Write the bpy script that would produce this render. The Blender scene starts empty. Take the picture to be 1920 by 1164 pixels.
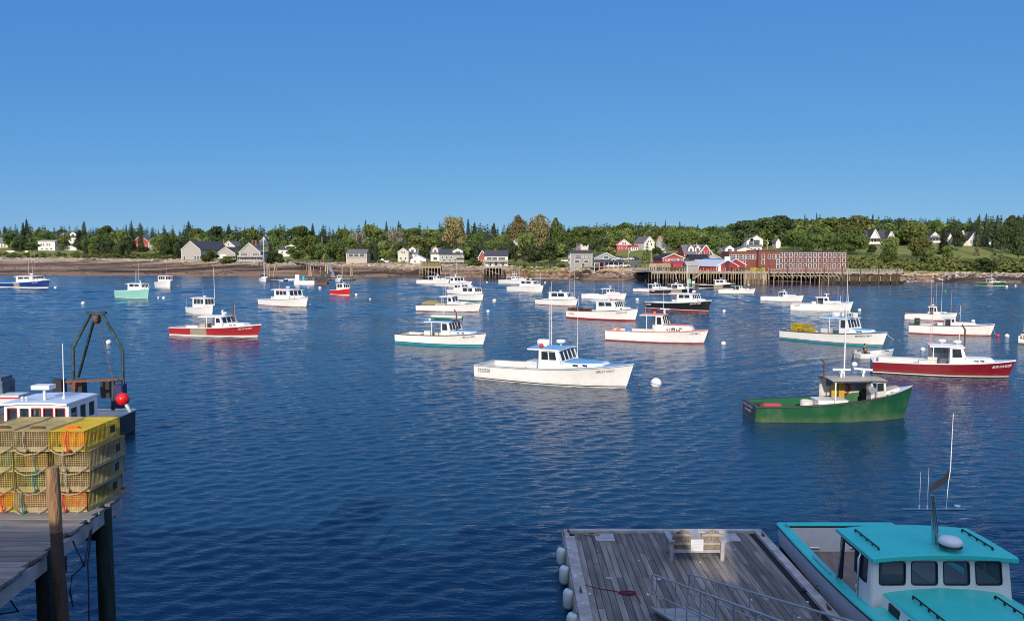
import bpy, bmesh, math, random
import numpy as np
from mathutils import Vector, Matrix, Quaternion
R = math.radians
C = bpy.context.scene.collection
# ------------------------------------------------------------------ camera, sky, sun
H = 9.6; F = 1400.0; PCX, PCY = 960.0, 582.0
PITCH = math.atan(102.0 / F); cP, sP = math.cos(PITCH), math.sin(PITCH)
sc = bpy.context.scene
cam = bpy.data.objects.new('camera', bpy.data.cameras.new('camera')); C.objects.link(cam)
cam.location = (0, 0, H); cam.rotation_euler = (R(90) - PITCH, 0, 0)
cam.data.sensor_width = 36; cam.data.lens = 36 * F / 1920; cam.data.clip_start = .2; cam.data.clip_end = 6000
sc.camera = cam; sc.cycles.filter_width = 1.0
SUN_EL, SUN_AZ = R(23), R(10)            # sun behind the camera, a little to the left
to_sun = Vector((-math.sin(SUN_AZ) * math.cos(SUN_EL), -math.cos(SUN_AZ) * math.cos(SUN_EL), math.sin(SUN_EL)))
w = bpy.data.worlds.new('World'); sc.world = w; w.use_nodes = True
nt = w.node_tree; bg = nt.nodes['Background']
sky = nt.nodes.new('ShaderNodeTexSky'); sky.sky_type = 'NISHITA'; sky.sun_disc = False
sky.sun_elevation = SUN_EL; sky.sun_rotation = math.pi + SUN_AZ
sky.altitude = 2500; sky.air_density = 1.0; sky.dust_density = 0; sky.ozone_density = 4.0
_sp = nt.nodes.new('ShaderNodeSeparateColor'); _cb = nt.nodes.new('ShaderNodeCombineColor'); nt.links.new(sky.outputs[0], _sp.inputs[0])
for _i, (_a, _p) in enumerate(((.665, .74), (1.655, .505), (4.60, .215))):     # clear-day blue: gentler zenith-to-horizon gradient than the model's
    _n = nt.nodes.new('ShaderNodeMath'); _n.operation = 'POWER'; _n.inputs[1].default_value = _p; nt.links.new(_sp.outputs[_i], _n.inputs[0])
    _m = nt.nodes.new('ShaderNodeMath'); _m.operation = 'MULTIPLY_ADD'; _m.inputs[1].default_value = _a; nt.links.new(_n.outputs[0], _m.inputs[0])
    _g = nt.nodes.new('ShaderNodeMath'); _g.operation = 'SUBTRACT'; _g.inputs[1].default_value = (8.5, 12.5, 14.5)[_i]; _g.use_clamp = False; nt.links.new(_sp.outputs[_i], _g.inputs[0])
    _x = nt.nodes.new('ShaderNodeMath'); _x.operation = 'MAXIMUM'; _x.inputs[1].default_value = 0; nt.links.new(_g.outputs[0], _x.inputs[0])       # the glow round the sun, boosted to help fill the shade
    _y = nt.nodes.new('ShaderNodeMath'); _y.operation = 'MULTIPLY'; _y.inputs[1].default_value = 2.5; nt.links.new(_x.outputs[0], _y.inputs[0]); nt.links.new(_y.outputs[0], _m.inputs[2]); nt.links.new(_m.outputs[0], _cb.inputs[_i])
# unseen fill light added to the sky overhead and behind, brightening the shade
_tc = nt.nodes.new('ShaderNodeTexCoord'); _d = nt.nodes.new('ShaderNodeVectorMath'); _d.operation = 'DOT_PRODUCT'; _d.inputs[1].default_value = Vector((0, -.55, .835)); nt.links.new(_tc.outputs['Generated'], _d.inputs[0])
_vn = nt.nodes.new('ShaderNodeTexNoise'); _vn.inputs['Scale'].default_value = 2.5; _vn.inputs['Detail'].default_value = 3; nt.links.new(_tc.outputs['Generated'], _vn.inputs['Vector'])
_r = nt.nodes.new('ShaderNodeMapRange'); _r.interpolation_type = 'SMOOTHSTEP'; _r.inputs[1].default_value = .42; _r.inputs[2].default_value = .80; nt.links.new(_d.outputs['Value'], _r.inputs[0])
_vm = nt.nodes.new('ShaderNodeMath'); _vm.operation = 'MULTIPLY'; nt.links.new(_r.outputs[0], _vm.inputs[0]); nt.links.new(_vn.outputs['Fac'], _vm.inputs[1])
_vs = nt.nodes.new('ShaderNodeVectorMath'); _vs.operation = 'SCALE'; _vs.inputs[0].default_value = (13.5, 13.0, 12.3); nt.links.new(_vm.outputs[0], _vs.inputs['Scale'])
_va = nt.nodes.new('ShaderNodeVectorMath'); _va.operation = 'ADD'; nt.links.new(_cb.outputs[0], _va.inputs[0]); nt.links.new(_vs.outputs[0], _va.inputs[1])
nt.links.new(_va.outputs[0], bg.inputs[0]); bg.inputs[1].default_value = 0.09
sl = bpy.data.lights.new('sun', 'SUN'); sl.energy = 3.7; sl.angle = R(.5); sl.color = (1, .87, .70)
so = bpy.data.objects.new('sun', sl); C.objects.link(so); so.rotation_euler = to_sun.to_track_quat('Z', 'Y').to_euler()
so.location = (-60, -200, 150)
sc.view_settings.view_transform = 'Standard'; sc.view_settings.look = 'None'
sc.view_settings.exposure = 0.15; sc.view_settings.gamma = 1
# ------------------------------------------------------------------ pixel <-> world (used to measure the place)
def ray(px, py):
    u = (px - PCX) / F; v = (PCY - py) / F
    return Vector((u, cP + v * sP, -sP + v * cP))
def at(px, py, d):
    r = ray(px, py); k = d / r.y
    return Vector((k * r.x, d, H + k * r.z))
def atz(px, py, z):
    r = ray(px, py); k = (z - H) / r.z
    return Vector((k * r.x, k * r.y, z))
def W(px, py): return atz(px, py, 0)
# ------------------------------------------------------------------ materials
MATS = {}
def nd(t, typ, **kw):
    n = t.nodes.new(typ)
    for k, v in kw.items(): setattr(n, k, v)
    return n
def M(name, col=None, rough=.55, metal=0, var=.12, scale=3, bump=0, bscale=20, island=0, spec=.5, stretch=(1, 1, 1), dirt=None, dscale=.8, damt=.5, objvar=0):
    """painted / weathered surface: base colour with procedural variation, optional stains, bump, per-board variation"""
    if name in MATS: return MATS[name]
    m = bpy.data.materials.new(name); m.use_nodes = True; MATS[name] = m
    t = m.node_tree; L = t.links; b = t.nodes['Principled BSDF']
    b.inputs['Roughness'].default_value = rough; b.inputs['Metallic'].default_value = metal
    b.inputs['Specular IOR Level'].default_value = spec
    tc = nd(t, 'ShaderNodeTexCoord'); mp = nd(t, 'ShaderNodeMapping'); mp.inputs['Scale'].default_value = stretch
    L.new(tc.outputs['Object'], mp.inputs['Vector'])
    n = nd(t, 'ShaderNodeTexNoise'); n.inputs['Scale'].default_value = scale; n.inputs['Detail'].default_value = 5
    L.new(mp.outputs[0], n.inputs['Vector'])
    mr = nd(t, 'ShaderNodeMapRange'); mr.inputs[1].default_value = .3; mr.inputs[2].default_value = .7
    mr.inputs[3].default_value = 1 - var; mr.inputs[4].default_value = 1 + var
    L.new(n.outputs['Fac'], mr.inputs[0])
    fac = mr.outputs[0]
    if island:
        g = nd(t, 'ShaderNodeNewGeometry'); mi = nd(t, 'ShaderNodeMapRange')
        mi.inputs[3].default_value = 1 - island; mi.inputs[4].default_value = 1 + island
        L.new(g.outputs['Random Per Island'], mi.inputs[0])
        mu = nd(t, 'ShaderNodeMath', operation='MULTIPLY'); L.new(fac, mu.inputs[0]); L.new(mi.outputs[0], mu.inputs[1]); fac = mu.outputs[0]
    if objvar:
        g = nd(t, 'ShaderNodeObjectInfo'); mi = nd(t, 'ShaderNodeMapRange')
        mi.inputs[3].default_value = 1 - objvar; mi.inputs[4].default_value = 1 + objvar
        L.new(g.outputs['Random'], mi.inputs[0])
        mu = nd(t, 'ShaderNodeMath', operation='MULTIPLY'); L.new(fac, mu.inputs[0]); L.new(mi.outputs[0], mu.inputs[1]); fac = mu.outputs[0]
    vm = nd(t, 'ShaderNodeVectorMath', operation='SCALE'); vm.inputs[0].default_value = col[:3]
    L.new(fac, vm.inputs['Scale']); out = vm.outputs[0]
    if dirt:
        n2 = nd(t, 'ShaderNodeTexNoise'); n2.inputs['Scale'].default_value = dscale; n2.inputs['Detail'].default_value = 8; n2.inputs['Roughness'].default_value = .65
        L.new(mp.outputs[0], n2.inputs['Vector'])
        r2 = nd(t, 'ShaderNodeMapRange'); r2.inputs[1].default_value = .5; r2.inputs[2].default_value = .72; r2.inputs[3].default_value = 0; r2.inputs[4].default_value = damt
        L.new(n2.outputs['Fac'], r2.inputs[0])
        mx = nd(t, 'ShaderNodeMix', data_type='RGBA'); L.new(r2.outputs[0], mx.inputs['Factor']); L.new(out, mx.inputs[6]); mx.inputs[7].default_value = (*dirt, 1)
        out = mx.outputs[2]
    L.new(out, b.inputs['Base Color'])
    if bump:
        nb = nd(t, 'ShaderNodeTexNoise'); nb.inputs['Scale'].default_value = bscale; nb.inputs['Detail'].default_value = 6
        L.new(mp.outputs[0], nb.inputs['Vector'])
        bp = nd(t, 'ShaderNodeBump'); bp.inputs['Strength'].default_value = bump; bp.inputs['Distance'].default_value = .05
        L.new(nb.outputs['Fac'], bp.inputs['Height']); L.new(bp.outputs[0], b.inputs['Normal'])
    return m
def hullpaint(name, col, scum=(.20, .19, .11), streak=(.30, .17, .08), amt=1.0, **kw):
    """hull paint with a slimy band above the waterline and a few rust runs below the rail"""
    m = paint(name, col, .32, **kw); t = m.node_tree; L = t.links; b = t.nodes['Principled BSDF']; src = b.inputs['Base Color'].links[0].from_socket
    tc = nd(t, 'ShaderNodeTexCoord'); sx = nd(t, 'ShaderNodeSeparateXYZ'); L.new(tc.outputs['Object'], sx.inputs[0])
    mp = nd(t, 'ShaderNodeMapping'); mp.inputs['Scale'].default_value = (1, 1, .12); L.new(tc.outputs['Object'], mp.inputs[0])
    def ns(sc_, vec): n = nd(t, 'ShaderNodeTexNoise'); n.inputs['Scale'].default_value = sc_; n.inputs['Detail'].default_value = 5; L.new(vec, n.inputs['Vector']); return n.outputs['Fac']
    def mr(f, a, b_, c, d): r = nd(t, 'ShaderNodeMapRange'); r.inputs[1].default_value = a; r.inputs[2].default_value = b_; r.inputs[3].default_value = c; r.inputs[4].default_value = d; L.new(f, r.inputs[0]); return r.outputs[0]
    def mul(a, b_): x = nd(t, 'ShaderNodeMath', operation='MULTIPLY'); L.new(a, x.inputs[0]); L.new(b_, x.inputs[1]); return x.outputs[0]
    def mix(f, a, col_): x = nd(t, 'ShaderNodeMix', data_type='RGBA'); L.new(f, x.inputs['Factor']); L.new(a, x.inputs[6]); x.inputs[7].default_value = (*col_, 1); return x.outputs[2]
    f1 = mul(mr(sx.outputs['Z'], .06, .42, .40 * amt, 0), mr(ns(1.1, mp.outputs[0]), .35, .65, .25, 1)); o = mix(f1, src, scum)
    f2 = mul(mr(ns(2.6, mp.outputs[0]), .66, .80, 0, .34 * amt), mr(sx.outputs['Z'], .3, .9, .4, 1)); o = mix(f2, o, streak)
    L.new(o, b.inputs['Base Color']); return m
def M_glass(name='window_glass', see=.35, tint=(.45, .5, .53), base=(.012, .018, .024)):
    if name in MATS: return MATS[name]
    m = bpy.data.materials.new(name); m.use_nodes = True; MATS[name] = m
    t = m.node_tree; L = t.links; b = t.nodes['Principled BSDF']; o = t.nodes['Material Output']
    n = nd(t, 'ShaderNodeTexNoise'); n.inputs['Scale'].default_value = 3
    cr = nd(t, 'ShaderNodeMix', data_type='RGBA'); cr.inputs[6].default_value = (*base, 1); cr.inputs[7].default_value = (base[0] * 2, base[1] * 2, base[2] * 2, 1)
    L.new(n.outputs['Fac'], cr.inputs['Factor']); L.new(cr.outputs[2], b.inputs['Base Color'])
    b.inputs['Roughness'].default_value = .04; b.inputs['Specular IOR Level'].default_value = .5
    tr = nd(t, 'ShaderNodeBsdfTransparent'); tr.inputs[0].default_value = (*tint, 1)
    mx = nd(t, 'ShaderNodeMixShader'); mx.inputs[0].default_value = see
    L.new(b.outputs[0], mx.inputs[1]); L.new(tr.outputs[0], mx.inputs[2]); L.new(mx.outputs[0], o.inputs[0])
    return m
WHITE = (.80, .785, .745)
def paint(name, col=None, rough=.35, **kw):
    if name in MATS: return MATS[name]
    kw.setdefault('var', .05); kw.setdefault('dirt', tuple(c * .55 + .02 for c in col)); kw.setdefault('damt', .22); kw.setdefault('dscale', 1.6)
    return M(name, col, rough=rough, **kw)
# ------------------------------------------------------------------ mesh builder
class MB:
    def __init__(s): s.v = []; s.f = []; s.m = []; s.sm = []
    def add(s, vs, fs, mi=0, smooth=False):
        o = len(s.v); s.v += [tuple(v) for v in vs]
        for f in fs: s.f.append([o + i for i in f]); s.m.append(mi); s.sm.append(smooth)
        return s
    def quad(s, a, b, c, d, mi=0): return s.add([a, b, c, d], [(0, 1, 2, 3)], mi)
    def box(s, c, size, mi=0, rz=0, mat=None):
        x, y, z = size[0] / 2, size[1] / 2, size[2] / 2
        vs = [Vector((sx * x, sy * y, sz * z)) for sz in (-1, 1) for sy in (-1, 1) for sx in (-1, 1)]
        if mat is not None: vs = [mat @ v for v in vs]
        elif rz: q = Matrix.Rotation(rz, 3, 'Z'); vs = [q @ v for v in vs]
        c = Vector(c); vs = [v + c for v in vs]
        return s.add(vs, [(0, 2, 3, 1), (4, 5, 7, 6), (0, 1, 5, 4), (2, 6, 7, 3), (0, 4, 6, 2), (1, 3, 7, 5)], mi)
    def bb(s, x0, x1, y0, y1, z0, z1, mi=0): return s.box(((x0 + x1) / 2, (y0 + y1) / 2, (z0 + z1) / 2), (abs(x1 - x0), abs(y1 - y0), abs(z1 - z0)), mi)
    def bar(s, a, b, wx, wy=None, mi=0):
        a = Vector(a); b = Vector(b); d = b - a; L = d.length
        if L < 1e-6: return s
        q = d.to_track_quat('Z', 'Y').to_matrix()
        return s.box((a + b) / 2, (wx, wy or wx, L), mi, mat=q)
    def tube(s, pts, r, n=6, mi=0, cap=True, smooth=True):
        pts = [Vector(p) for p in pts]; k = len(pts); rs = r if isinstance(r, (list, tuple)) else [r] * k
        vs = []; 
        for i, p in enumerate(pts):
            d = (pts[min(i + 1, k - 1)] - pts[max(i - 1, 0)]).normalized()
            a = Vector((0, 0, 1)) if abs(d.z) < .9 else Vector((1, 0, 0))
            e1 = d.cross(a).normalized(); e2 = d.cross(e1)
            for j in range(n):
                th = 2 * math.pi * j / n; vs.append(p + rs[i] * (math.cos(th) * e1 + math.sin(th) * e2))
        fs = [(i * n + j, i * n + (j + 1) % n, (i + 1) * n + (j + 1) % n, (i + 1) * n + j) for i in range(k - 1) for j in range(n)]
        s.add(vs, fs, mi, smooth)
        if cap: s.add(vs[:n], [tuple(range(n))], mi); s.add(vs[-n:], [tuple(range(n))], mi)
        return s
    def lathe(s, c, prof, n=12, mi=0, smooth=True, mat=None):
        c = Vector(c); vs = []
        for r, z in prof:
            for j in range(n):
                th = 2 * math.pi * j / n; p = Vector((r * math.cos(th), r * math.sin(th), z))
                vs.append(c + (mat @ p if mat is not None else p))
        fs = [(i * n + j, i * n + (j + 1) % n, (i + 1) * n + (j + 1) % n, (i + 1) * n + j) for i in range(len(prof) - 1) for j in range(n)]
        s.add(vs, fs, mi, smooth)
        for e, idx in ((0, 0), (-1, len(prof) - 1)):
            if prof[e][0] > 1e-4: s.add(vs[idx * n:idx * n + n], [tuple(range(n))], mi)
        return s
    def ball(s, c, r, n=12, mi=0, zs=1.0, mat=None):
        k = max(4, n // 2)
        return s.lathe(c, [(r * math.sin(math.pi * i / k) + 1e-5, -r * zs * math.cos(math.pi * i / k)) for i in range(k + 1)], n, mi, True, mat)
    def panel(s, p00, p10, p11, p01, wins, th, mi=0):
        """wall with real openings; returns for each opening its four corners"""
        P = [Vector(p) for p in (p00, p10, p11, p01)]
        nrm = (P[1] - P[0]).cross(P[3] - P[0]).normalized() * th / 2
        def S(u, v): return P[0] * (1 - u) * (1 - v) + P[1] * u * (1 - v) + P[2] * u * v + P[3] * (1 - u) * v
        us = sorted({0, 1, *[w_[0] for w_ in wins], *[w_[2] for w_ in wins]}); vs = sorted({0, 1, *[w_[1] for w_ in wins], *[w_[3] for w_ in wins]})
        for i in range(len(us) - 1):
            for j in range(len(vs) - 1):
                uc, vc = (us[i] + us[i + 1]) / 2, (vs[j] + vs[j + 1]) / 2
                if any(a < uc < c and b < vc < d for a, b, c, d in wins): continue
                q = [S(us[i], vs[j]), S(us[i + 1], vs[j]), S(us[i + 1], vs[j + 1]), S(us[i], vs[j + 1])]
                s.add([p + nrm for p in q] + [p - nrm for p in q], [(0, 1, 2, 3), (7, 6, 5, 4), (0, 4, 5, 1), (1, 5, 6, 2), (2, 6, 7, 3), (3, 7, 4, 0)], mi)
        return [[S(a, b), S(c, b), S(c, d), S(a, d)] for a, b, c, d in wins]
    def mesh(s, name, mats, fix=True):
        me = bpy.data.meshes.new(name); me.from_pydata(s.v, [], s.f)
        for m in (mats if isinstance(mats, (list, tuple)) else [mats]): me.materials.append(m)
        me.polygons.foreach_set('material_index', s.m); me.polygons.foreach_set('use_smooth', s.sm)
        if fix:
            bm = bmesh.new(); bm.from_mesh(me); bmesh.ops.recalc_face_normals(bm, faces=bm.faces); bm.to_mesh(me); bm.free()
        me.update(); return me
    def build(s, name, mats, parent=None, loc=(0, 0, 0), rz=0, fix=True):
        if not s.v: return None
        return link(name, s.mesh(name, mats, fix), parent, loc, rz)
def link(name, me, parent=None, loc=(0, 0, 0), rz=0):
    o = bpy.data.objects.new(name, me); C.objects.link(o); o.location = loc; o.rotation_euler = (0, 0, rz)
    if parent: o.parent = parent
    return o
def tag(o, label=None, cat=None, group=None, kind=None):
    if label: o['label'] = label
    if cat: o['category'] = cat
    if group: o['group'] = group
    if kind: o['kind'] = kind
    return o
def thing(name, label, cat, loc=(0, 0, 0), rz=0, group=None):
    o = link(name, None, None, loc, rz); return tag(o, label, cat, group)
def copy_tree(o, parent=None):
    c = o.copy(); C.objects.link(c)
    if parent: c.parent = parent
    for ch in list(o.children): copy_tree(ch, c)
    return c
def text_mesh(txt, size, shear=0, space=1.0, bold=0):
    cu = bpy.data.curves.new('lettering', 'FONT'); cu.body = txt; cu.size = size; cu.shear = shear; cu.space_character = space; cu.offset = bold; cu.resolution_u = 3
    o = bpy.data.objects.new('lettering', cu); C.objects.link(o); bpy.context.view_layer.update()
    me = bpy.data.meshes.new_from_object(o.evaluated_get(bpy.context.evaluated_depsgraph_get()))
    bpy.data.objects.remove(o); bpy.data.curves.remove(cu)
    return me
def lettering(txt, size, fn, mat, parent, shear=0, space=1.0, bold=.0):
    me = text_mesh(txt, size, shear, space, bold)
    for v in me.vertices: v.co = fn(v.co.x, v.co.y)
    me.materials.clear(); me.materials.append(mat)
    return link('lettering', me, parent)
GLASS = M_glass(base=(.02, .028, .036))
DARKGLASS = M_glass('dark_window_glass', see=.0, base=(.02, .026, .033))
MW = paint('white_paint', WHITE); MGREYW = paint('pale_grey_paint', (.62, .64, .65)); MBLACK = M('black_rubber', (.012, .012, .013), .5)
MSTEEL = M('stainless_steel', (.62, .63, .65), .25, 1, var=.05); MALU = M('dull_aluminium', (.5, .52, .55), .42, .8, var=.1)
MRUST = M('rusty_steel', (.16, .07, .04), .8, var=.35, scale=8); MORANGE = paint('orange_plastic', (.85, .16, .03)); MRED = paint('red_paint', (.55, .025, .03))
MTXT = M('black_lettering', (.02, .02, .025), .5); MTXTW = M('white_lettering', (.8, .8, .78), .5)
# ------------------------------------------------------------------ the far shore: ground, water
# px : waterline py | beach-top py, distance | slope py, distance | ridge distance, height
COLS = [(-900, 513, 482, 480, 470, 570, 760, 17), (0, 516.5, 484, 450, 471, 545, 690, 23), (130, 517.5, 484, 440, 471, 540, 690, 23), (340, 517.5, 486.5, 405, 479, 480, 660, 21),
        (480, 518.5, 492, 385, 487, 440, 640, 20), (620, 519.5, 493, 375, 488, 430, 620, 19), (760, 519, 493.5, 362, 487, 420, 600, 19), (900, 520.5, 497, 345, 489, 400, 590, 16),
        (1000, 522, 502, 322, 491, 380, 580, 18), (1100, 524.5, 501, 310, 478, 385, 560, 19), (1200, 526.5, 502, 300, 470, 390, 540, 20), (1300, 531, 505, 285, 470, 380, 520, 22),
        (1450, 530, 506, 285, 466, 380, 520, 24), (1600, 528, 508, 285, 461, 380, 530, 25), (1700, 528, 510.5, 285, 460, 385, 540, 25), (1850, 529.5, 512, 285, 465, 385, 540, 24),
        (1920, 530.5, 513, 285, 474, 390, 540, 23), (2700, 531, 513, 285, 474, 390, 540, 23)]
_c = np.array(COLS, float)
_px = _c[:, 0]; _u = (_px - 960) / F
D0 = H * F / (_c[:, 1] - 480); D1 = _c[:, 3]; Z1 = H - (_c[:, 2] - 480) * D1 / F; D2 = _c[:, 5]; Z2 = H - (_c[:, 4] - 480) * D2 / F; D3 = _c[:, 6]; Z3 = _c[:, 7]
def _n2(x, y):
    return (np.sin(x * .071 + 1.3) * np.sin(y * .093 + .4) + .6 * np.sin(x * .19 + y * .11) + .4 * np.sin(y * .27 - x * .23 + 2) + .35 * np.sin(x * .53 + 1) * np.sin(y * .47))
def terrain(x, y):
    x = np.asarray(x, float); y = np.asarray(y, float); u = x / np.maximum(y, 1)
    d0, d1, z1, d2, z2, d3, z3 = (np.interp(u, _u, a) for a in (D0, D1, Z1, D2, Z2, D3, Z3))
    d0 = d0 + 3 * np.sin(u * 37) + 1.5 * np.sin(u * 91 + 1)
    s = np.clip((y - d0) / (d1 - d0), 0, 1); nz = _n2(x, y)
    z = np.where(y < d0, -(d0 - y) * .05, z1 * (.75 * s ** 1.0 + .25 * s ** 3))
    z = np.where((y >= d0) & (y < d1), z + .14 * nz * np.sin(np.pi * s) , z)
    t = np.clip((y - d1) / (d2 - d1), 0, 1); zz = z1 + (z2 - z1) * t
    z = np.where(y >= d1, zz + .18 * nz * t, z)
    t3 = np.clip((y - d2) / (d3 - d2), 0, 1); z = np.where(y >= d2, z2 + (z3 - z2) * (t3 * t3 * (3 - 2 * t3)) + .18 * nz, z)
    return np.maximum(z, -4), s, np.clip((y - d1) / 6, -1, 1)
def tz(x, y): return float(terrain(x, y)[0])
def hit(px, py, d0=215, d1=900):
    r = ray(px, py); ys = np.arange(d0, d1, .5); k = ys / r.y
    zt = terrain(k * r.x, ys)[0]; dz = (H + k * r.z) - zt
    i = np.argmax(dz < 0)
    if dz[i] >= 0: i = int(np.argmin(dz))
    y = float(ys[i]); return Vector((r.x * y / r.y, y, float(zt[i])))
def build_ground():
    us = np.linspace(-1.45, 1.35, 420); ys = np.concatenate([np.linspace(205, 460, 190), np.linspace(463, 700, 60), np.linspace(720, 1600, 25)])
    U, Y = np.meshgrid(us, ys); X = U * Y; Z, S, Lm = terrain(X, Y)
    nx, ny = len(us), len(ys)
    vs = np.stack([X, Y, Z], -1).reshape(-1, 3)
    idx = np.arange(nx * ny).reshape(ny, nx)
    fs = np.stack([idx[:-1, :-1], idx[:-1, 1:], idx[1:, 1:], idx[1:, :-1]], -1).reshape(-1, 4)
    me = bpy.data.meshes.new('ground'); me.from_pydata(vs.tolist(), [], fs.tolist())
    a = me.attributes.new('land', 'FLOAT', 'POINT'); a.data.foreach_set('value', ((Lm.reshape(-1) + 1) / 2).astype(np.float32))
    a = me.attributes.new('tide', 'FLOAT', 'POINT'); a.data.foreach_set('value', S.reshape(-1).astype(np.float32))
    me.polygons.foreach_set('use_smooth', [True] * len(me.polygons))
    m = bpy.data.materials.new('ground'); m.use_nodes = True; t = m.node_tree; L = t.links; b = t.nodes['Principled BSDF']; b.inputs['Roughness'].default_value = .85
    b.inputs['Specular IOR Level'].default_value = .25
    geo = nd(t, 'ShaderNodeNewGeometry'); al = nd(t, 'ShaderNodeAttribute', attribute_name='land'); ti = nd(t, 'ShaderNodeAttribute', attribute_name='tide')
    def noise(sc_, det=6, st=(1, 1, 1)):
        mp = nd(t, 'ShaderNodeMapping'); mp.inputs['Scale'].default_value = st; L.new(geo.outputs['Position'], mp.inputs[0])
        n = nd(t, 'ShaderNodeTexNoise'); n.inputs['Scale'].default_value = sc_; n.inputs['Detail'].default_value = det; n.inputs['Roughness'].default_value = .65; L.new(mp.outputs[0], n.inputs['Vector']); return n.outputs['Fac']
    def ramp(f, pts):
        r = nd(t, 'ShaderNodeValToRGB'); L.new(f, r.inputs[0]); e = r.color_ramp.elements
        while len(e) < len(pts): e.new(.5)
        for q, (p, c) in zip(e, pts): q.position = p; q.color = (*c, 1)
        return r.outputs[0]
    def mix(f, a_, b_):
        x = nd(t, 'ShaderNodeMix', data_type='RGBA'); L.new(f, x.inputs['Factor']); L.new(a_, x.inputs[6]); L.new(b_, x.inputs[7]); return x.outputs[2]
    def math_(op, a_, b_):
        x = nd(t, 'ShaderNodeMath', operation=op)
        for i, q in enumerate((a_, b_)):
            if isinstance(q, (int, float)): x.inputs[i].default_value = q
            else: L.new(q, x.inputs[i])
        return x.outputs[0]
    tt = math_('ADD', ti.outputs['Fac'], math_('MULTIPLY', math_('SUBTRACT', noise(.045, 7, (.5, 1.6, 1)), .5), .55))
    mud = ramp(tt, [(0, (0.235, 0.143, 0.083)), (.16, (0.304, 0.197, 0.114)), (.3, (0.179, 0.116, 0.074)), (.45, (0.345, 0.231, 0.141)), (.62, (0.152, 0.095, 0.060)), (.78, (0.304, 0.204, 0.127)), (.93, (0.524, 0.394, 0.268)), (1, (0.414, 0.313, 0.188))])
    weed = ramp(noise(.16, 8, (.45, 1.5, 1)), [(.0, (.022, .016, .011)), (.5, (.05, .034, .022)), (1, (.11, .075, .05))])
    fine = ramp(noise(.9, 5), [(.3, (.55, .55, .55)), (.7, (1.35, 1.35, 1.35))])
    wm = nd(t, 'ShaderNodeMapRange'); wm.inputs[1].default_value = .50; wm.inputs[2].default_value = .57; L.new(noise(.032, 8, (.35, 2.2, 1)), wm.inputs[0])
    beach = mix(wm.outputs[0], mud, weed)
    mul = nd(t, 'ShaderNodeMix', data_type='RGBA', blend_type='MULTIPLY'); mul.inputs['Factor'].default_value = 1; L.new(beach, mul.inputs[6]); L.new(fine, mul.inputs[7])
    grass = ramp(noise(.08, 8), [(.25, (.08, .11, .022)), (.45, (.17, .20, .04)), (.6, (.25, .23, .06)), (.8, (.17, .14, .055))])
    lm = nd(t, 'ShaderNodeMapRange'); lm.inputs[1].default_value = .47; lm.inputs[2].default_value = .56
    L.new(math_('ADD', al.outputs['Fac'], math_('MULTIPLY', math_('SUBTRACT', noise(.25, 4), .5), .25)), lm.inputs[0])
    L.new(mix(lm.outputs[0], mul.outputs[2], grass), b.inputs['Base Color'])
    bp = nd(t, 'ShaderNodeBump'); bp.inputs['Strength'].default_value = .9; bp.inputs['Distance'].default_value = .5; L.new(noise(.7, 8), bp.inputs['Height']); L.new(bp.outputs[0], b.inputs['Normal'])
    me.materials.append(m)
    tag(link('ground', me), 'far shore of brown mud beach rising to grassy wooded slopes', None, None, 'structure')
    del_ = None
build_ground()
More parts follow.
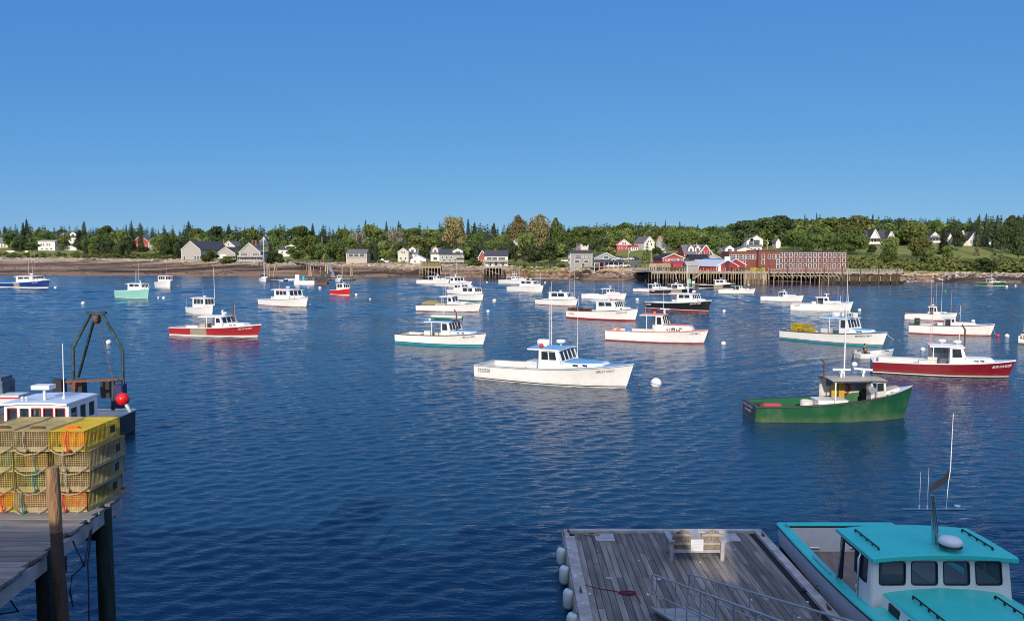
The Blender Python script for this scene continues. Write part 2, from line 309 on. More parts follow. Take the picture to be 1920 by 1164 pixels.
# near shore under and behind the camera (carries the buildings whose shadow falls on the float)
MB().bb(-60, 60, -70, -1.5, -3, 7.6).build('quay', M('quay_stone', (.22, .2, .18), .9, var=.3, bump=.4))
tag(bpy.data.objects['quay'], 'raised stone quay at the near shore', None, None, 'structure')
SK = W(1601, 669); SKB = W(1682, 659)          # the moving skiff: stern and bow on the water
def build_water():
    # real wind waves: a grid fine enough to carry them out to the far shore, flat water all round it
    ys = [14.0]
    while ys[-1] < 420: ys.append(ys[-1] + max(.11, ys[-1] * .0023))
    ys = np.array(ys); us = np.linspace(-.86, .86, 460); U, Y = np.meshgrid(us, ys); X = U * Y; DY = np.maximum(.11, Y * .0023) * 1.3
    rg = np.random.default_rng(12); Z = np.zeros_like(X); DXo = np.zeros_like(X)
    for k in range(34):
        lam = .40 * (2.9 / .40) ** (k / 33); th = R(-90 + 24) + rg.normal() * .55; kx, ky = 2 * math.pi / lam * math.cos(th), 2 * math.pi / lam * math.sin(th)
        vis = np.clip((lam / DY - 2.6) / 2.5, 0, 1); ph = kx * X + ky * Y + rg.uniform(0, 6.28) + .8 * np.sin(X * .05 * rg.uniform(.6, 1.4) + Y * .037 + k)
        far = np.clip((Y / 130) ** 1.2, .12, 1.45) if lam > 1.1 else 1.25; Z += vis * far * WSL * lam / (2 * math.pi) * np.sin(ph)
    for k in range(9):                                   # longer chop out in the open water
        lam = 3.2 + k * .55; th = R(-90 + 20) + rg.normal() * .5; kx, ky = 2 * math.pi / lam * math.cos(th), 2 * math.pi / lam * math.sin(th)
        Z += np.clip((Y - 80) / 110, 0, 1) * .034 * lam / (2 * math.pi) * np.sin(kx * X + ky * Y + rg.uniform(0, 6.28) + np.sin(X * .04 + k))
    gust = .85 + .28 * np.sin(X * .031 + 1.2 * np.sin(Y * .021)) * np.sin(Y * .047 + X * .012) + .15 * np.sin(Y * .11 + X * .03)
    edge = np.clip((.86 - np.abs(U)) / .06, 0, 1) * np.clip((Y - 14) / 1.5, 0, 1) * np.clip((420 - Y) / 20, 0, 1); Z *= gust * edge
    nx, ny = len(us), len(ys); vs = np.stack([X, Y, Z], -1).reshape(-1, 3); idx = np.arange(nx * ny).reshape(ny, nx); fs = np.stack([idx[:-1, :-1], idx[:-1, 1:], idx[1:, 1:], idx[1:, :-1]], -1).reshape(-1, 4)
    ex = np.array([(-1500, -60, 0), (1500, -60, 0), (1500, 14, 0), (-1500, 14, 0), (1500, 420, 0), (-1500, 420, 0), (1500, 1400, 0), (-1500, 1400, 0)], float); o = len(vs); vs = np.concatenate([vs, ex])
    bl, br, tl, tr = 0, nx - 1, (ny - 1) * nx, ny * nx - 1
    me = bpy.data.meshes.new('water'); me.vertices.add(len(vs)); me.vertices.foreach_set('co', vs.astype(np.float32).ravel())
    extra = [(o, o + 1, br, bl), (o, bl, tl, o + 5), (o + 1, o + 4, tr, br), (tl, tr, o + 4, o + 6, o + 7, o + 5)]
    loops = np.concatenate([fs.ravel(), np.array([i for f in extra for i in f])]); cnt = np.concatenate([np.full(len(fs), 4), [len(f) for f in extra]]); st = np.concatenate([[0], np.cumsum(cnt)[:-1]])
    me.loops.add(len(loops)); me.loops.foreach_set('vertex_index', loops.astype(np.int32)); me.polygons.add(len(cnt)); me.polygons.foreach_set('loop_start', st.astype(np.int32)); me.polygons.foreach_set('loop_total', cnt.astype(np.int32)); me.polygons.foreach_set('use_smooth', np.ones(len(cnt), bool)); me.update(calc_edges=True); me.validate()
    m = bpy.data.materials.new('sea_water'); m.use_nodes = True; t = m.node_tree; L = t.links; b = t.nodes['Principled BSDF']
    b.inputs['Base Color'].default_value = (.006, .038, .086, 1); b.inputs['Specular IOR Level'].default_value = .36; b.inputs['Roughness'].default_value = .06; b.inputs['IOR'].default_value = 1.333
    geo = nd(t, 'ShaderNodeNewGeometry')
    def math_(op, *a_):
        x = nd(t, 'ShaderNodeMath', operation=op)
        for i, q in enumerate(a_):
            if isinstance(q, (int, float)): x.inputs[i].default_value = q
            else: L.new(q, x.inputs[i])
        return x.outputs[0]
    def noise(sc_, rot=0, st=(1, 1, 1), det=3, rough=.55, dist=0):
        mp = nd(t, 'ShaderNodeMapping'); mp.inputs['Scale'].default_value = st; mp.inputs['Rotation'].default_value = (0, 0, R(rot)); L.new(geo.outputs['Position'], mp.inputs[0])
        n = nd(t, 'ShaderNodeTexNoise'); n.inputs['Scale'].default_value = sc_; n.inputs['Detail'].default_value = det; n.inputs['Roughness'].default_value = rough; n.inputs['Distortion'].default_value = dist
        L.new(mp.outputs[0], n.inputs['Vector']); return n.outputs['Fac']
    fine = noise(2.5, 20, (.42, 1.25, 1), 4, .6, .3)
    mid = noise(.62, 14, (.4, 1.3, 1), 3, .5, .2)
    cross = noise(1.0, -35, (.5, 1.4, 1), 2, .5)
    big = noise(.10, 12, (.5, 1.2, 1), 2)
    gust = noise(.022, 8, (.5, 1.6, 1), 4)                      # patches of calmer and rougher water
    gm = nd(t, 'ShaderNodeMapRange'); gm.inputs[1].default_value = .38; gm.inputs[2].default_value = .62; gm.inputs[3].default_value = .55; gm.inputs[4].default_value = 1.1; L.new(gust, gm.inputs[0])
    h = math_('ADD', math_('MULTIPLY', fine, WV[0]), math_('ADD', math_('MULTIPLY', mid, WV[1]), math_('ADD', math_('MULTIPLY', cross, WV[2]), math_('MULTIPLY', big, WV[3]))))
    h = math_('MULTIPLY', h, gm.outputs[0])
    # wake of the skiff: two ridges spreading astern
    d = (SKB - SK).normalized(); px_ = Vector((-d.y, d.x, 0))
    def dot(vec, off):
        v = nd(t, 'ShaderNodeVectorMath', operation='DOT_PRODUCT'); L.new(geo.outputs['Position'], v.inputs[0]); v.inputs[1].default_value = vec
        return math_('SUBTRACT', v.outputs['Value'], off)
    s = dot(-d, -(d.dot(SK))); q = math_('ABSOLUTE', dot(px_, px_.dot(SK)))
    wob = math_('MULTIPLY', math_('SUBTRACT', noise(.15), .5), 1.6)
    e = math_('SUBTRACT', math_('ADD', q, wob), math_('ADD', math_('MULTIPLY', s, .10), .35))
    g = math_('POWER', 2.718, math_('MULTIPLY', math_('MULTIPLY', e, e), -1.3))
    on = math_('MULTIPLY', math_('GREATER_THAN', s, 0), math_('SUBTRACT', 1, math_('MINIMUM', math_('MULTIPLY', s, 1 / 45), 1)))
    h = math_('ADD', h, math_('MULTIPLY', math_('MULTIPLY', g, on), .12))
    bp = nd(t, 'ShaderNodeBump'); bp.inputs['Strength'].default_value = 1; bp.inputs['Distance'].default_value = 1; L.new(h, bp.inputs['Height']); L.new(bp.outputs[0], b.inputs['Normal'])
    me.materials.append(m); tag(link('water', me), 'blue rippled harbour water', None, None, 'structure')
WSL = .029
WV = (.075, .0, .045, .0)
build_water()
# ------------------------------------------------------------------ lobster boats
MBOT = {k: paint('bottom_paint_' + k, c, .55) for k, c in dict(red=(.30, .02, .02), green=(.02, .17, .10), teal=(.02, .30, .36), black=(.02, .022, .025), white=(.7, .69, .62), blue=(.02, .06, .25)).items()}
MHULL = {k: hullpaint('hull_paint_' + k, c, **kw) for k, c, kw in [
    ('white', WHITE, dict(dirt=(.70, .60, .47), damt=.10, dscale=.6)), ('cream', (.84, .82, .75), dict(dirt=(.6, .5, .38), damt=.2)), ('blue', (.012, .045, .21), {}), ('mint', (.25, .58, .51), dict(dirt=(.20, .62, .36), damt=.5, dscale=.5)),
    ('red', (.62, .022, .02), {}), ('crimson', (.36, .022, .028), dict(dirt=(.30, .05, .05))), ('maroon', (.19, .008, .016), dict(dirt=(.3, .06, .07), damt=.25)), ('black', (.014, .014, .018), {}),
    ('green', (.012, .085, .032), dict(dirt=(.10, .17, .09), damt=.6, dscale=.55)), ('grey', (.68, .70, .72), {}), ('charcoal', (.035, .045, .05), {})]}
MRAIL = {k: paint('rail_paint_' + k, c, .5) for k, c in dict(white=(.8, .79, .76), brown=(.11, .065, .05), dark=(.05, .05, .055), salmon=(.62, .24, .17), blue=(.10, .30, .62), teal=(.055, .50, .50), green=(.03, .20, .09), grey=(.45, .46, .46)).items()}
MTOP = {k: paint('deck_paint_' + k, c, .6) for k, c in dict(white=(.78, .78, .76), blue=(.16, .37, .60), skyblue=(.13, .42, .68), salmon=(.62, .25, .18), teal=(.045, .47, .47), buff=(.42, .37, .28), grey=(.5, .53, .55), green=(.05, .27, .17), paleblue=(.5, .6, .72)).items()}
MPATCH = paint('worn_hauling_plate', (.30, .24, .17), .7, damt=.5); MSOLE = M('worn_deck_boards', (.20, .16, .13), .8, var=.3, scale=2, stretch=(1, 7, 1), bump=.2)
MCOCK = paint('cockpit_paint', (.74, .73, .69)); MDARKIN = M('dark_cabin_inside', (.05, .05, .05), .8)
MPINK = paint('whip_paint_pink', (.75, .38, .36)); MWHIP = M('white_whip', (.8, .8, .8), .4); MPIPE = M('rusty_exhaust', (.11, .055, .045), .75, var=.3, scale=6)
def lerp(a, b, t): return a + (b - a) * t
class Hull:
    def __init__(h, L, B, sb, ss, rake=.045, stern=.86):
        h.L, h.B, h.sb, h.ss, h.rk, h.st = L, B, sb, ss, rake * L, stern
    def zs(h, t): return h.ss + (h.sb - h.ss) * (.10 * t + .90 * t ** 2.5)
    def bs(h, t):
        if t < .45: return h.B / 2 * (h.st + (1 - h.st) * math.sin(t / .45 * math.pi / 2))
        return h.B / 2 * max(1 - ((t - .45) / .55) ** 2.5, .0) ** .92
    def bw(h, t):
        if t < .4: return h.B / 2 * (h.st * .95 + (.95 - h.st * .95) * math.sin(t / .4 * math.pi / 2))
        return h.B / 2 * .95 * max(1 - ((t - .4) / .6) ** 1.75, 0)
    def p(h, t, z, side=-1, off=0):
        zs = h.zs(t); k = max(min(z / zs, 1.0), 0)
        y = lerp(h.bw(t), h.bs(t), k ** lerp(1, 1.5, t))
        if z < 0: y *= lerp(1, .72, min(-z / .5, 1))
        x = -h.L / 2 + h.L * t - h.rk * t ** 5 * (1 - k)
        return Vector((x, side * (max(y, .012) + off), z))
def boat(name, label, S, E, bh, sh, rh, hull='white', bottom='red', stripe=None, rail='white', top='white', wt=(.43, .6, .84), B=.30, ns=2, nf=3, open_=True, oa=.09, sole=.3,
         whips=(), gear=(), group='boats moored in the harbour', hd=0, Lx=None, boot=.14, port=2, cat='fishing boat', text=(), patch=None, trunk=.36, fine=False, transom=None, glass=None, ww=.84, head=None, stern=.86, rkw=.3, tside=None, boxy=0, opf=.52, housemat=None, cock=None, redge=None, nowheel=False, nring=5):
    """one boat: S, E = where its near stern corner and its stem meet the water (measured points)"""
    S = Vector(S); E = Vector(E); d = E - S; D = d.length; ang = math.atan2(d.y, d.x)
    if head is not None:
        L = Lx; hdg = R(head); hv = Vector((math.cos(hdg), math.sin(hdg), 0)); cen = E - hv * (L / 2 - .045 * L)
    else:
        hb = B * D / 2 * .82; Dw = math.sqrt(D * D - hb * hb); L = Dw / (1 - .045)
        hdg = ang - math.atan2(hb, Dw) + R(hd); hv = Vector((math.cos(hdg), math.sin(hdg), 0)); cen = E - hv * (L / 2 - .045 * L)
    s = L / 11.0; Bm = B * L
    h = Hull(L, Bm, bh, sh, stern=stern)
    root = thing(name, label, cat, (cen.x, cen.y, 0), hdg, group)
    # --- hull shell
    n = 26 if fine else 16; ts = [i / n for i in range(n)] + [.985, 1.0]; b0 = boot * s; b1 = b0 + .07 * s
    mb = MB(); hm = MHULL[hull]; st = MBOT[stripe] if stripe in MBOT else (MHULL[stripe] if stripe else hm)
    def rows(t):
        zs = h.zs(t); return [-.5, -.02, b0, b1] + [lerp(b1, zs, (i + 1) / nring) for i in range(nring)]
    nr = len(rows(0)); mats = [MBOT[bottom], st, hm, MHULL[transom] if transom else hm, MPATCH]
    for side in (-1, 1):
        vs = [h.p(t, z, side) for t in ts for z in rows(t)]
        fs = []; mi = []
        for i in range(len(ts) - 1):
            for j in range(nr - 1):
                k = 0 if j < 2 else (1 if j == 2 else 2)
                if k == 2 and patch and side == -1 and patch[0] <= (ts[i] + ts[i + 1]) / 2 <= patch[1]: k = 4
                q = (i * nr + j, (i + 1) * nr + j, (i + 1) * nr + j + 1, i * nr + j + 1)
                o = len(mb.v); mb.add([vs[a] for a in q], [(0, 1, 2, 3)], k, False)
    rr = rows(0)
    for j in range(nr - 1):
        a, b, c, dd = h.p(0, rr[j], -1), h.p(0, rr[j], 1), h.p(0, rr[j + 1], 1), h.p(0, rr[j + 1], -1)
        mb.quad(a, b, c, dd, 0 if j < 2 else (1 if j == 2 else 3))
    me = mb.mesh('hull', mats)
    bm = bmesh.new(); bm.from_mesh(me); bmesh.ops.remove_doubles(bm, verts=bm.verts, dist=.0005); bmesh.ops.recalc_face_normals(bm, faces=bm.faces)
    for f in bm.faces: f.smooth = True
    for e in bm.edges:
        if len(e.link_faces) == 2 and e.calc_face_angle(0) > R(35): e.smooth = False
    bm.to_mesh(me); bm.free()
    link('hull', me, root)
    # --- washboards, foredeck, rub rail
    ta, tf, tk = wt; wd = .24 * s
    def inner(t): return max(h.bs(t) - wd, .0)
    rm = MB(); tsw = [t for t in ts if t <= min(tf + .02, .9)]
    for side in (-1, 1):
        for a, b in zip(tsw[:-1], tsw[1:]):
            pa, pb = h.p(a, h.zs(a), side), h.p(b, h.zs(b), side)
            rm.quad(pa + Vector((0, 0, .012)), pb + Vector((0, 0, .012)), (pb.x, side * inner(b), pb.z + .012), (pa.x, side * inner(a), pa.z + .012))
        rm.tube([h.p(t, h.zs(t), side) + Vector((0, 0, -.03 * s)) for t in ts], .045 * s, 4)
    x0 = -L / 2; z0 = h.zs(0)
    rm.bb(x0 - .03, x0 + wd, -h.bs(0) + .02, h.bs(0) - .02, z0 - .05, z0 + .02)
    rm.build('washboard', MRAIL[rail], root)
    dk = MB(); tsd = [t for t in ts if t >= tf - .02]
    for a, b in zip(tsd[:-1], tsd[1:]):
        for u0, u1 in ((-1, -.5), (-.5, 0), (0, .5), (.5, 1)):
            def q(t, u):
                p = h.p(t, h.zs(t), 1); return Vector((p.x, p.y * u, p.z + .016 + .05 * s * (1 - u * u)))
            dk.quad(q(a, u0), q(b, u0), q(b, u1), q(a, u1), 0)
    dk.build('foredeck', MTOP[top] if tside is None else MTOP[tside], root)
    ck = MB()
    def low(t): return max(min(inner(t), abs(h.p(t, sole, 1).y) - .07), 0)
    tsk = [t for t in tsw if t <= .76]; te = tsk[-1]
    for side in (-1, 1):
        for a, b in zip(tsk[:-1], tsk[1:]):
            pa, pb = h.p(a, h.zs(a), side), h.p(b, h.zs(b), side)
            ck.quad((pa.x, side * inner(a), pa.z), (pb.x, side * inner(b), pb.z), (pb.x, side * low(b), sole), (pa.x, side * low(a), sole), 0)
            if side == 1: ck.quad((pa.x, low(a), sole), (pb.x, low(b), sole), (pb.x, -low(b), sole), (pa.x, -low(a), sole), 1)
    ck.quad((x0 + wd, -low(0), sole), (x0 + wd, low(0), sole), (x0 + wd, inner(0), z0), (x0 + wd, -inner(0), z0), 0)
    xe = -L / 2 + L * te; ck.quad((xe, -low(te), sole), (xe, low(te), sole), (xe, inner(te), h.zs(te)), (xe, -inner(te), h.zs(te)), 0)
    ck.build('cockpit', [cock or MCOCK, MSOLE], root)
    root['L'] = L; info = dict(root=root, h=h, L=L, s=s, hdg=hdg, cen=cen, wt=wt, sole=sole)
    X = lambda t: -L / 2 + L * t
    # --- trunk cabin
    wy = h.bs((ta + tf) / 2) * ww; zt0 = h.zs(tf) + trunk * s
    wyf = min(wy, h.bs(tf) - .10 * s); wif = wyf * .955
    info.update(wy=wy, X=X, rh=rh, zt0=zt0)
    if nowheel: return info
    tr = MB(); secs = []; m_ = 8
    for i in range(m_ + 1):
        t = lerp(tf - .03, tk, i / m_); hw = min(wyf, max(h.bs(t) - .30 * s, .12 * s)); zb = h.zs(t) - .02; zt = max(lerp(zt0, zt0 + .02 * s, i / m_), h.zs(t) + .22 * s) - (.06 * s if i == m_ else 0)
        x = X(t) + (.0 if i < m_ else 0); sl_ = .94
        secs.append([Vector((x, u * hw * (1 if k in (0, 6) else sl_), zz)) for k, (u, zz) in enumerate([(-1, zb), (-1, zt), (-.55, zt + .06 * s), (0, zt + .085 * s), (.55, zt + .06 * s), (1, zt), (1, zb)])])
        if i == m_:
            for k in range(1, 6): secs[-1][k].x -= .22 * s
    for a, b in zip(secs[:-1], secs[1:]):
        for k in range(6): tr.quad(a[k], b[k], b[k + 1], a[k + 1], 0 if k in (0, 5) else 1)
    tr.add(secs[-1], [tuple(range(7))], 0)
    trunk_o = tr.build('cabin_trunk', [MW, MTOP[top]], root)
    for side in (-1, 1):
        for i in range(port):
            t = lerp(tf + .05, tk - .08, (i + .5) / port) if port > 1 else lerp(tf, tk, .4)
            hw = min(wyf, max(h.bs(t) - .30 * s, .1 * s)); zc = lerp(h.zs(t), zt0, .55)
            mbp = MB(); mbp.box((X(t), side * (hw * .975), zc), (.36 * s, .05, .13 * s)); mbp.build('portlight', DARKGLASS, trunk_o)
    # --- wheelhouse
    xa, xf = X(ta), X(tf); za, zf = h.zs(ta) - .02, h.zs(tf) - .02; rk = rkw * s; wi = wy * .955; zr = rh - .07 * s
    wh = MB(); holes = []; th = .06 * s
    hside = lambda n_, lo=.08, hi=.92, v0=.47, v1=.90: [(lerp(lo, hi, (i + .06) / n_), v0, lerp(lo, hi, (i + .94) / n_), v1) for i in range(n_)]
    def side_wall(side, xa_, n_):
        k = (xa_ - xa) / (xf - xa); wk = lerp(wy, wyf, k); q = (Vector((xa_, side * wk, lerp(za, zf, k))), Vector((xf, side * wyf, zf)), Vector((xf - rk, side * wif, zr)), Vector((xa_, side * wk * .955, zr)))
        zb = q[0].z; v0 = (zt0 + .12 * s - zb) / (zr - zb)
        return wh.panel(*q, hside(n_, .1, .86 if rk > .1 else .92, min(max(v0, .3), .58), .93), th)
    if open_:
        xm = lerp(xa, xf, opf); holes += side_wall(-1, xm, 1)
        cp = MB(); cp.bb(xa, xa + .07 * s, -wy, -wy + .07 * s, za, zr); cp.build('corner_post', MW, root)
        wh.panel((xm, -wy, za), (xm, -wy * .45, za), (xm, -wi * .45, zr), (xm, -wi, zr), [], th)
    else: holes += side_wall(-1, xa, ns)
    holes += side_wall(1, xa, ns)
    if not open_ or boxy: holes += wh.panel((xa, -wy, za), (xa, wy, za), (xa, wi, zr), (xa, -wi, zr), [(.12, .5, .42, .88), (.55, .02, .85, .88)], th)[:1]
    zw = zt0 - .05 * s
    holes += wh.panel((xf, -wyf, zw), (xf, wyf, zw), (xf - rk, wif, zr), (xf - rk, -wif, zr), [(lerp(.05, .95, (i + .07) / nf), .20, lerp(.05, .95, (i + .93) / nf), .93) for i in range(nf)], th)
    who = wh.build('wheelhouse', housemat or MW, root)
    for c4 in holes:
        g = MB(); g.quad(*c4); g.build('window', glass or GLASS, who, fix=False)
    co = MB(); co.bb(xf - .75 * s, xf - .3 * s, -wif * .75, wif * .75, max(sole, h.zs(tf) * .55), zw + .05 * s); co.build('helm_console', MDARKIN, root)
    # --- roof
    rf = MB(); xs = [xa - oa * L, lerp(xa, xf, .3), lerp(xa, xf, .75), xf - rk + .16 * s]; wr = wi + .10 * s; us = [-1, -.97, -.5, 0, .5, .97, 1]
    sec = [[Vector((x, u * (wr * (.94 if i == 0 else 1) if i < 2 else (lerp(wi, wif, .75 if i == 2 else 1) + .10 * s)), rh - .02 * s + .09 * s * (1 - u * u) + .04 * s * math.sin(i))) for u in us] for i, x in enumerate(xs)]
    lo = [[v - Vector((0, 0, .085 * s)) for v in a] for a in sec]
    for i in range(3):
        for k in range(6):
            rf.quad(sec[i][k], sec[i + 1][k], sec[i + 1][k + 1], sec[i][k + 1], 1 if 0 < k < 5 else 0); rf.quad(lo[i][k], lo[i + 1][k], lo[i + 1][k + 1], lo[i][k + 1], 0)
        for k in (0, 6): rf.quad(sec[i][k], sec[i + 1][k], lo[i + 1][k], lo[i][k], 0)
    for i in (0, 3): rf.add(sec[i] + lo[i][::-1], [tuple(range(14))], 0)
    roof = rf.build('roof', [redge or MW, MTOP[top]], root)
    # --- fittings
    for w_ in whips:
        t, yf, hh, mt = w_[:4]; zb = rh if ta - oa <= t <= tf - .02 else max(h.zs(t), zt0 if t < tk else 0); lean = w_[4] if len(w_) > 4 else 0
        a = MB(); r0 = (.022 if mt != 'mast' else .05); r0 = max(r0 * s, r0)
        a.tube([(X(t), yf * wi, zb - .03), (X(t) + lean * hh, yf * wi, zb + hh)], [r0, r0 * .6], 5)
        a.build('mast' if mt == 'mast' else 'whip_antenna', {'w': MWHIP, 'p': MPINK, 'mast': MWHIP, 'd': MPIPE}[mt], root)
    for g_ in gear:
        k, t, yf = g_[:3]; y = yf * wi; x = X(t); z = rh + .05 * s
        if k == 'dome':
            a = MB(); a.lathe((x, y, z), [(.06 * s, 0), (.06 * s, .22 * s)], 8); a.lathe((x, y, z + .2 * s), [(.02, 0), (.30 * s, .02 * s), (.33 * s, .12 * s), (.28 * s, .22 * s), (.02, .25 * s)], 14); a.build('radar_dome', MW, root)
        elif k == 'bar':
            a = MB(); a.tube([(x, y, z - .1), (x, y, z + .35 * s)], .08 * s, 8); a.tube([(x - .08 * s, y, z + .4 * s), (x + .08 * s, y, z + .4 * s)], .14 * s, 8); a.box((x, y, z + .56 * s), (.14 * s, 1.15 * s, .13 * s), rz=g_[3] if len(g_) > 3 else .6); a.build('radar_scanner', MW, root)
        elif k == 'raft':
            a = MB(); a.tube([(x - .42 * s, y, z + .25 * s), (x - .4 * s, y, z + .25 * s), (x + .4 * s, y, z + .25 * s), (x + .42 * s, y, z + .25 * s)], [.15 * s, .22 * s, .22 * s, .15 * s], 12); a.bb(x - .3 * s, x + .3 * s, y - .2 * s, y + .2 * s, z - .02, z + .08 * s); a.build('life_raft_canister', MW, root)
        elif k == 'tower':
            a = MB(); hh = g_[3]
            for sx in (-1, 1):
                for sy in (-1, 1): a.tube([(x + sx * .5 * s, y + sy * .6 * s, z - .1), (x + sx * .3 * s, y + sy * .4 * s, z + hh)], .035 * s, 5)
            for zz in (.5, 1): a.tube([(x - .35 * s, y - .45 * s, z + hh * zz), (x + .35 * s, y - .45 * s, z + hh * zz), (x + .35 * s, y + .45 * s, z + hh * zz), (x - .35 * s, y + .45 * s, z + hh * zz), (x - .35 * s, y - .45 * s, z + hh * zz)], .03 * s, 5)
            a.build('spotting_tower', MW, root)
        elif k == 'pipe':
            zz = max(h.zs(t), zt0) if t > tf else rh; a = MB(); hh = g_[3]
            a.tube([(x, y, zz - .1), (x, y, zz + hh * .85), (x - .25 * s, y, zz + hh)], .07 * s, 8); a.build('exhaust_pipe', MPIPE, root)
        elif k == 'buoy':
            a = MB(); a.ball((x, y, z + .12 * s), .16 * s, 10); a.build('deck_float', {'o': MORANGE, 'r': MRED, 'w': MW}[g_[3]], root)
        elif k == 'frame':
            a = MB(); xb = x; zz = h.zs(.1); y0 = h.bs(t) - .1
            for yy in (-y0, y0):
                a.tube([(xb, yy, zz), (xb, yy, zz + g_[3])], .04 * s, 5); a.tube([(xb, yy, zz + g_[3]), (xa, yy * .9, zz + g_[3])], .035 * s, 5); a.tube([(xb, yy, zz + g_[3] * .5), (xa, yy * .9, zz + g_[3] * .5)], .03 * s, 5)
            a.tube([(xb, -y0, zz + g_[3]), (xb, y0, zz + g_[3])], .035 * s, 5); a.tube([(xb, -y0, zz + g_[3] * .5), (xb, y0, zz + g_[3] * .5)], .03 * s, 5); a.build('stern_rail', MALU, root)
        elif k == 'davit':
            a = MB(); a.bb(xa - .9 * s, xa - .15 * s, -wy, -wy * .2, za - .3, za + .45 * s); a.build('bait_box', g_[3] if len(g_) > 3 else MGREYW, root)
    for tx in text:
        txt, t0, dz, size, mt = tx[:5]; x0_ = X(t0); shear = tx[5] if len(tx) > 5 else 0
        def fn(u, v, t0=t0, dz=dz):
            t = t0 + u * .78 / L; return h.p(t, h.zs(t) - dz + v, -1, .02)
        lettering(txt, size * 1.22, fn, mt, root, shear, 1.05, .012 * size)
    return info
def on(info, t, y, z):
    """world position of a point given in a boat's own measures"""
    q = Matrix.Rotation(info['hdg'], 3, 'Z') @ Vector((info['X'](t), y, z)); return info['cen'] + q
# ------------------------------------------------------------------ wire traps
MWIRE = {'yellow': M('yellow_coated_wire', (.62, .47, .03), .5, var=.15), 'faded': M('faded_yellow_wire', (.46, .38, .10), .65, var=.3, scale=4), 'tan': M('grimy_tan_wire', (.44, .36, .17), .7, var=.25, scale=4),
         'green': M('green_wire', (.05, .10, .05), .6, var=.3), 'dark': M('brown_weedy_wire', (.12, .06, .04), .8, var=.4)}
MNET = {'orange': M('orange_netting', (.75, .13, .02), .8, var=.3, scale=25, bump=.4, bscale=60), 'tan': M('tan_netting', (.12, .065, .03), .85, var=.4, scale=25, bump=.4, bscale=60), 'green': M('green_netting', (.04, .14, .10), .85, var=.3, scale=25), 'rust': M('rust_netting', (.28, .10, .04), .85, var=.3, scale=25)}
MRUN = M('pale_runner', (.42, .35, .26), .85, var=.25, scale=6); MROPE = {'tan': M('tan_rope', (.36, .29, .20), .9, var=.2, scale=30), 'green': M('teal_rope', (.03, .16, .14), .9, var=.2, scale=30), 'red': M('red_rope', (.5, .03, .03), .9), 'dark': M('dark_rope', (.03, .035, .06), .9), 'maroon': M('maroon_rope', (.16, .012, .045), .9), 'white': M('white_rope', (.6, .6, .6), .8)}
TRAPMESH = {}
def cage_mesh(w, l, h, pitch, wt, key):
    k = (w, l, h, pitch, wt, key)
    if k in TRAPMESH: return TRAPMESH[k]
    mb = MB()
    def grid(o, a, b, na, nb):
        o, a, b = Vector(o), Vector(a), Vector(b)
        for i in range(na + 1):
            t = wt * (1.6 if i in (0, na) else 1); mb.bar(o + a * (i / na), o + a * (i / na) + b, t)
        for j in range(nb + 1):
            t = wt * (1.6 if j in (0, nb) else 1); mb.bar(o + b * (j / nb), o + b * (j / nb) + a, t)
    nw, nl, nh = max(2, round(w / pitch)), max(3, round(l / pitch)), max(2, round(h / pitch))
    x, y = w / 2, l / 2
    grid((-x, -y, 0), (w, 0, 0), (0, 0, h), nw, nh); grid((-x, y, 0), (w, 0, 0), (0, 0, h), nw, nh)
    grid((-x, -y, 0), (0, l, 0), (0, 0, h), nl, nh); grid((x, -y, 0), (0, l, 0), (0, 0, h), nl, nh)
    grid((-x, -y, h), (w, 0, 0), (0, l, 0), nw, nl); grid((-x, -y, .01), (w, 0, 0), (0, l, 0), nw // 2, nl // 2)
    TRAPMESH[k] = mb.mesh('wire_cage', MWIRE[key], fix=False); return TRAPMESH[k]
def trap(label, loc, rz, col='yellow', net='tan', size=(.6, 1.2, .36), pitch=.11, wt=.016, group='wire lobster traps', near=False, side='faded'):
    w, l, h = size; t = thing('lobster_trap', label, 'lobster trap', loc, rz, group)
    link('wire_cage', cage_mesh(w, l, h, pitch, wt, col), t)
    a = MB()
    if near:
        a.bb(-w / 2 + .03, w / 2 - .03, -l / 2 + .012, -l / 2 + .05, .012, .068); a.bb(-w / 2 + .03, w / 2 - .03, l / 2 - .06, l / 2 - .02, .012, .068); a.bb(-w / 2 + .01, -w / 2 + .05, -l / 2 + .06, l / 2 - .07, .015, .06); a.bb(w / 2 - .05, w / 2 - .01, -l / 2 + .06, l / 2 - .07, .015, .06)
    else:
        for sx in (-1, 1): a.bb(sx * w * .45 - .03, sx * w * .45 + .03, -l / 2, l / 2, -.0, .04)
    a.build('runner', MRUN, t)
    b = MB(); q = Matrix.Rotation(R(90), 3, 'X'); rnd = random.Random(hash(label) % 1000)
    b.lathe((0, -l * .16, h * .5), [(w * .40, .22), (w * .33, .10), (w * .2, -.05), (w * .14, -.15)], 10, mat=q); b.build('netting_head', MNET[net], t)
    b = MB(); b.bb(-w * .42, w * .42, l * .12, l * .14, .03, h * .92); b.build('parlour_net', MNET['tan'], t)
    if near:
        b = MB(); b.bb(w / 2 - .004, w / 2 + .012, l * .22, l * .34, h * .35, h * .72); b.build('escape_vent', MBLACK, t)
        b = MB(); b.bb(-w * .1, w * .2, -.1, .15, .02, h * .5); b.build('bait_bag', MNET[rnd.choice(['tan', 'rust', 'green'])], t)
    return t
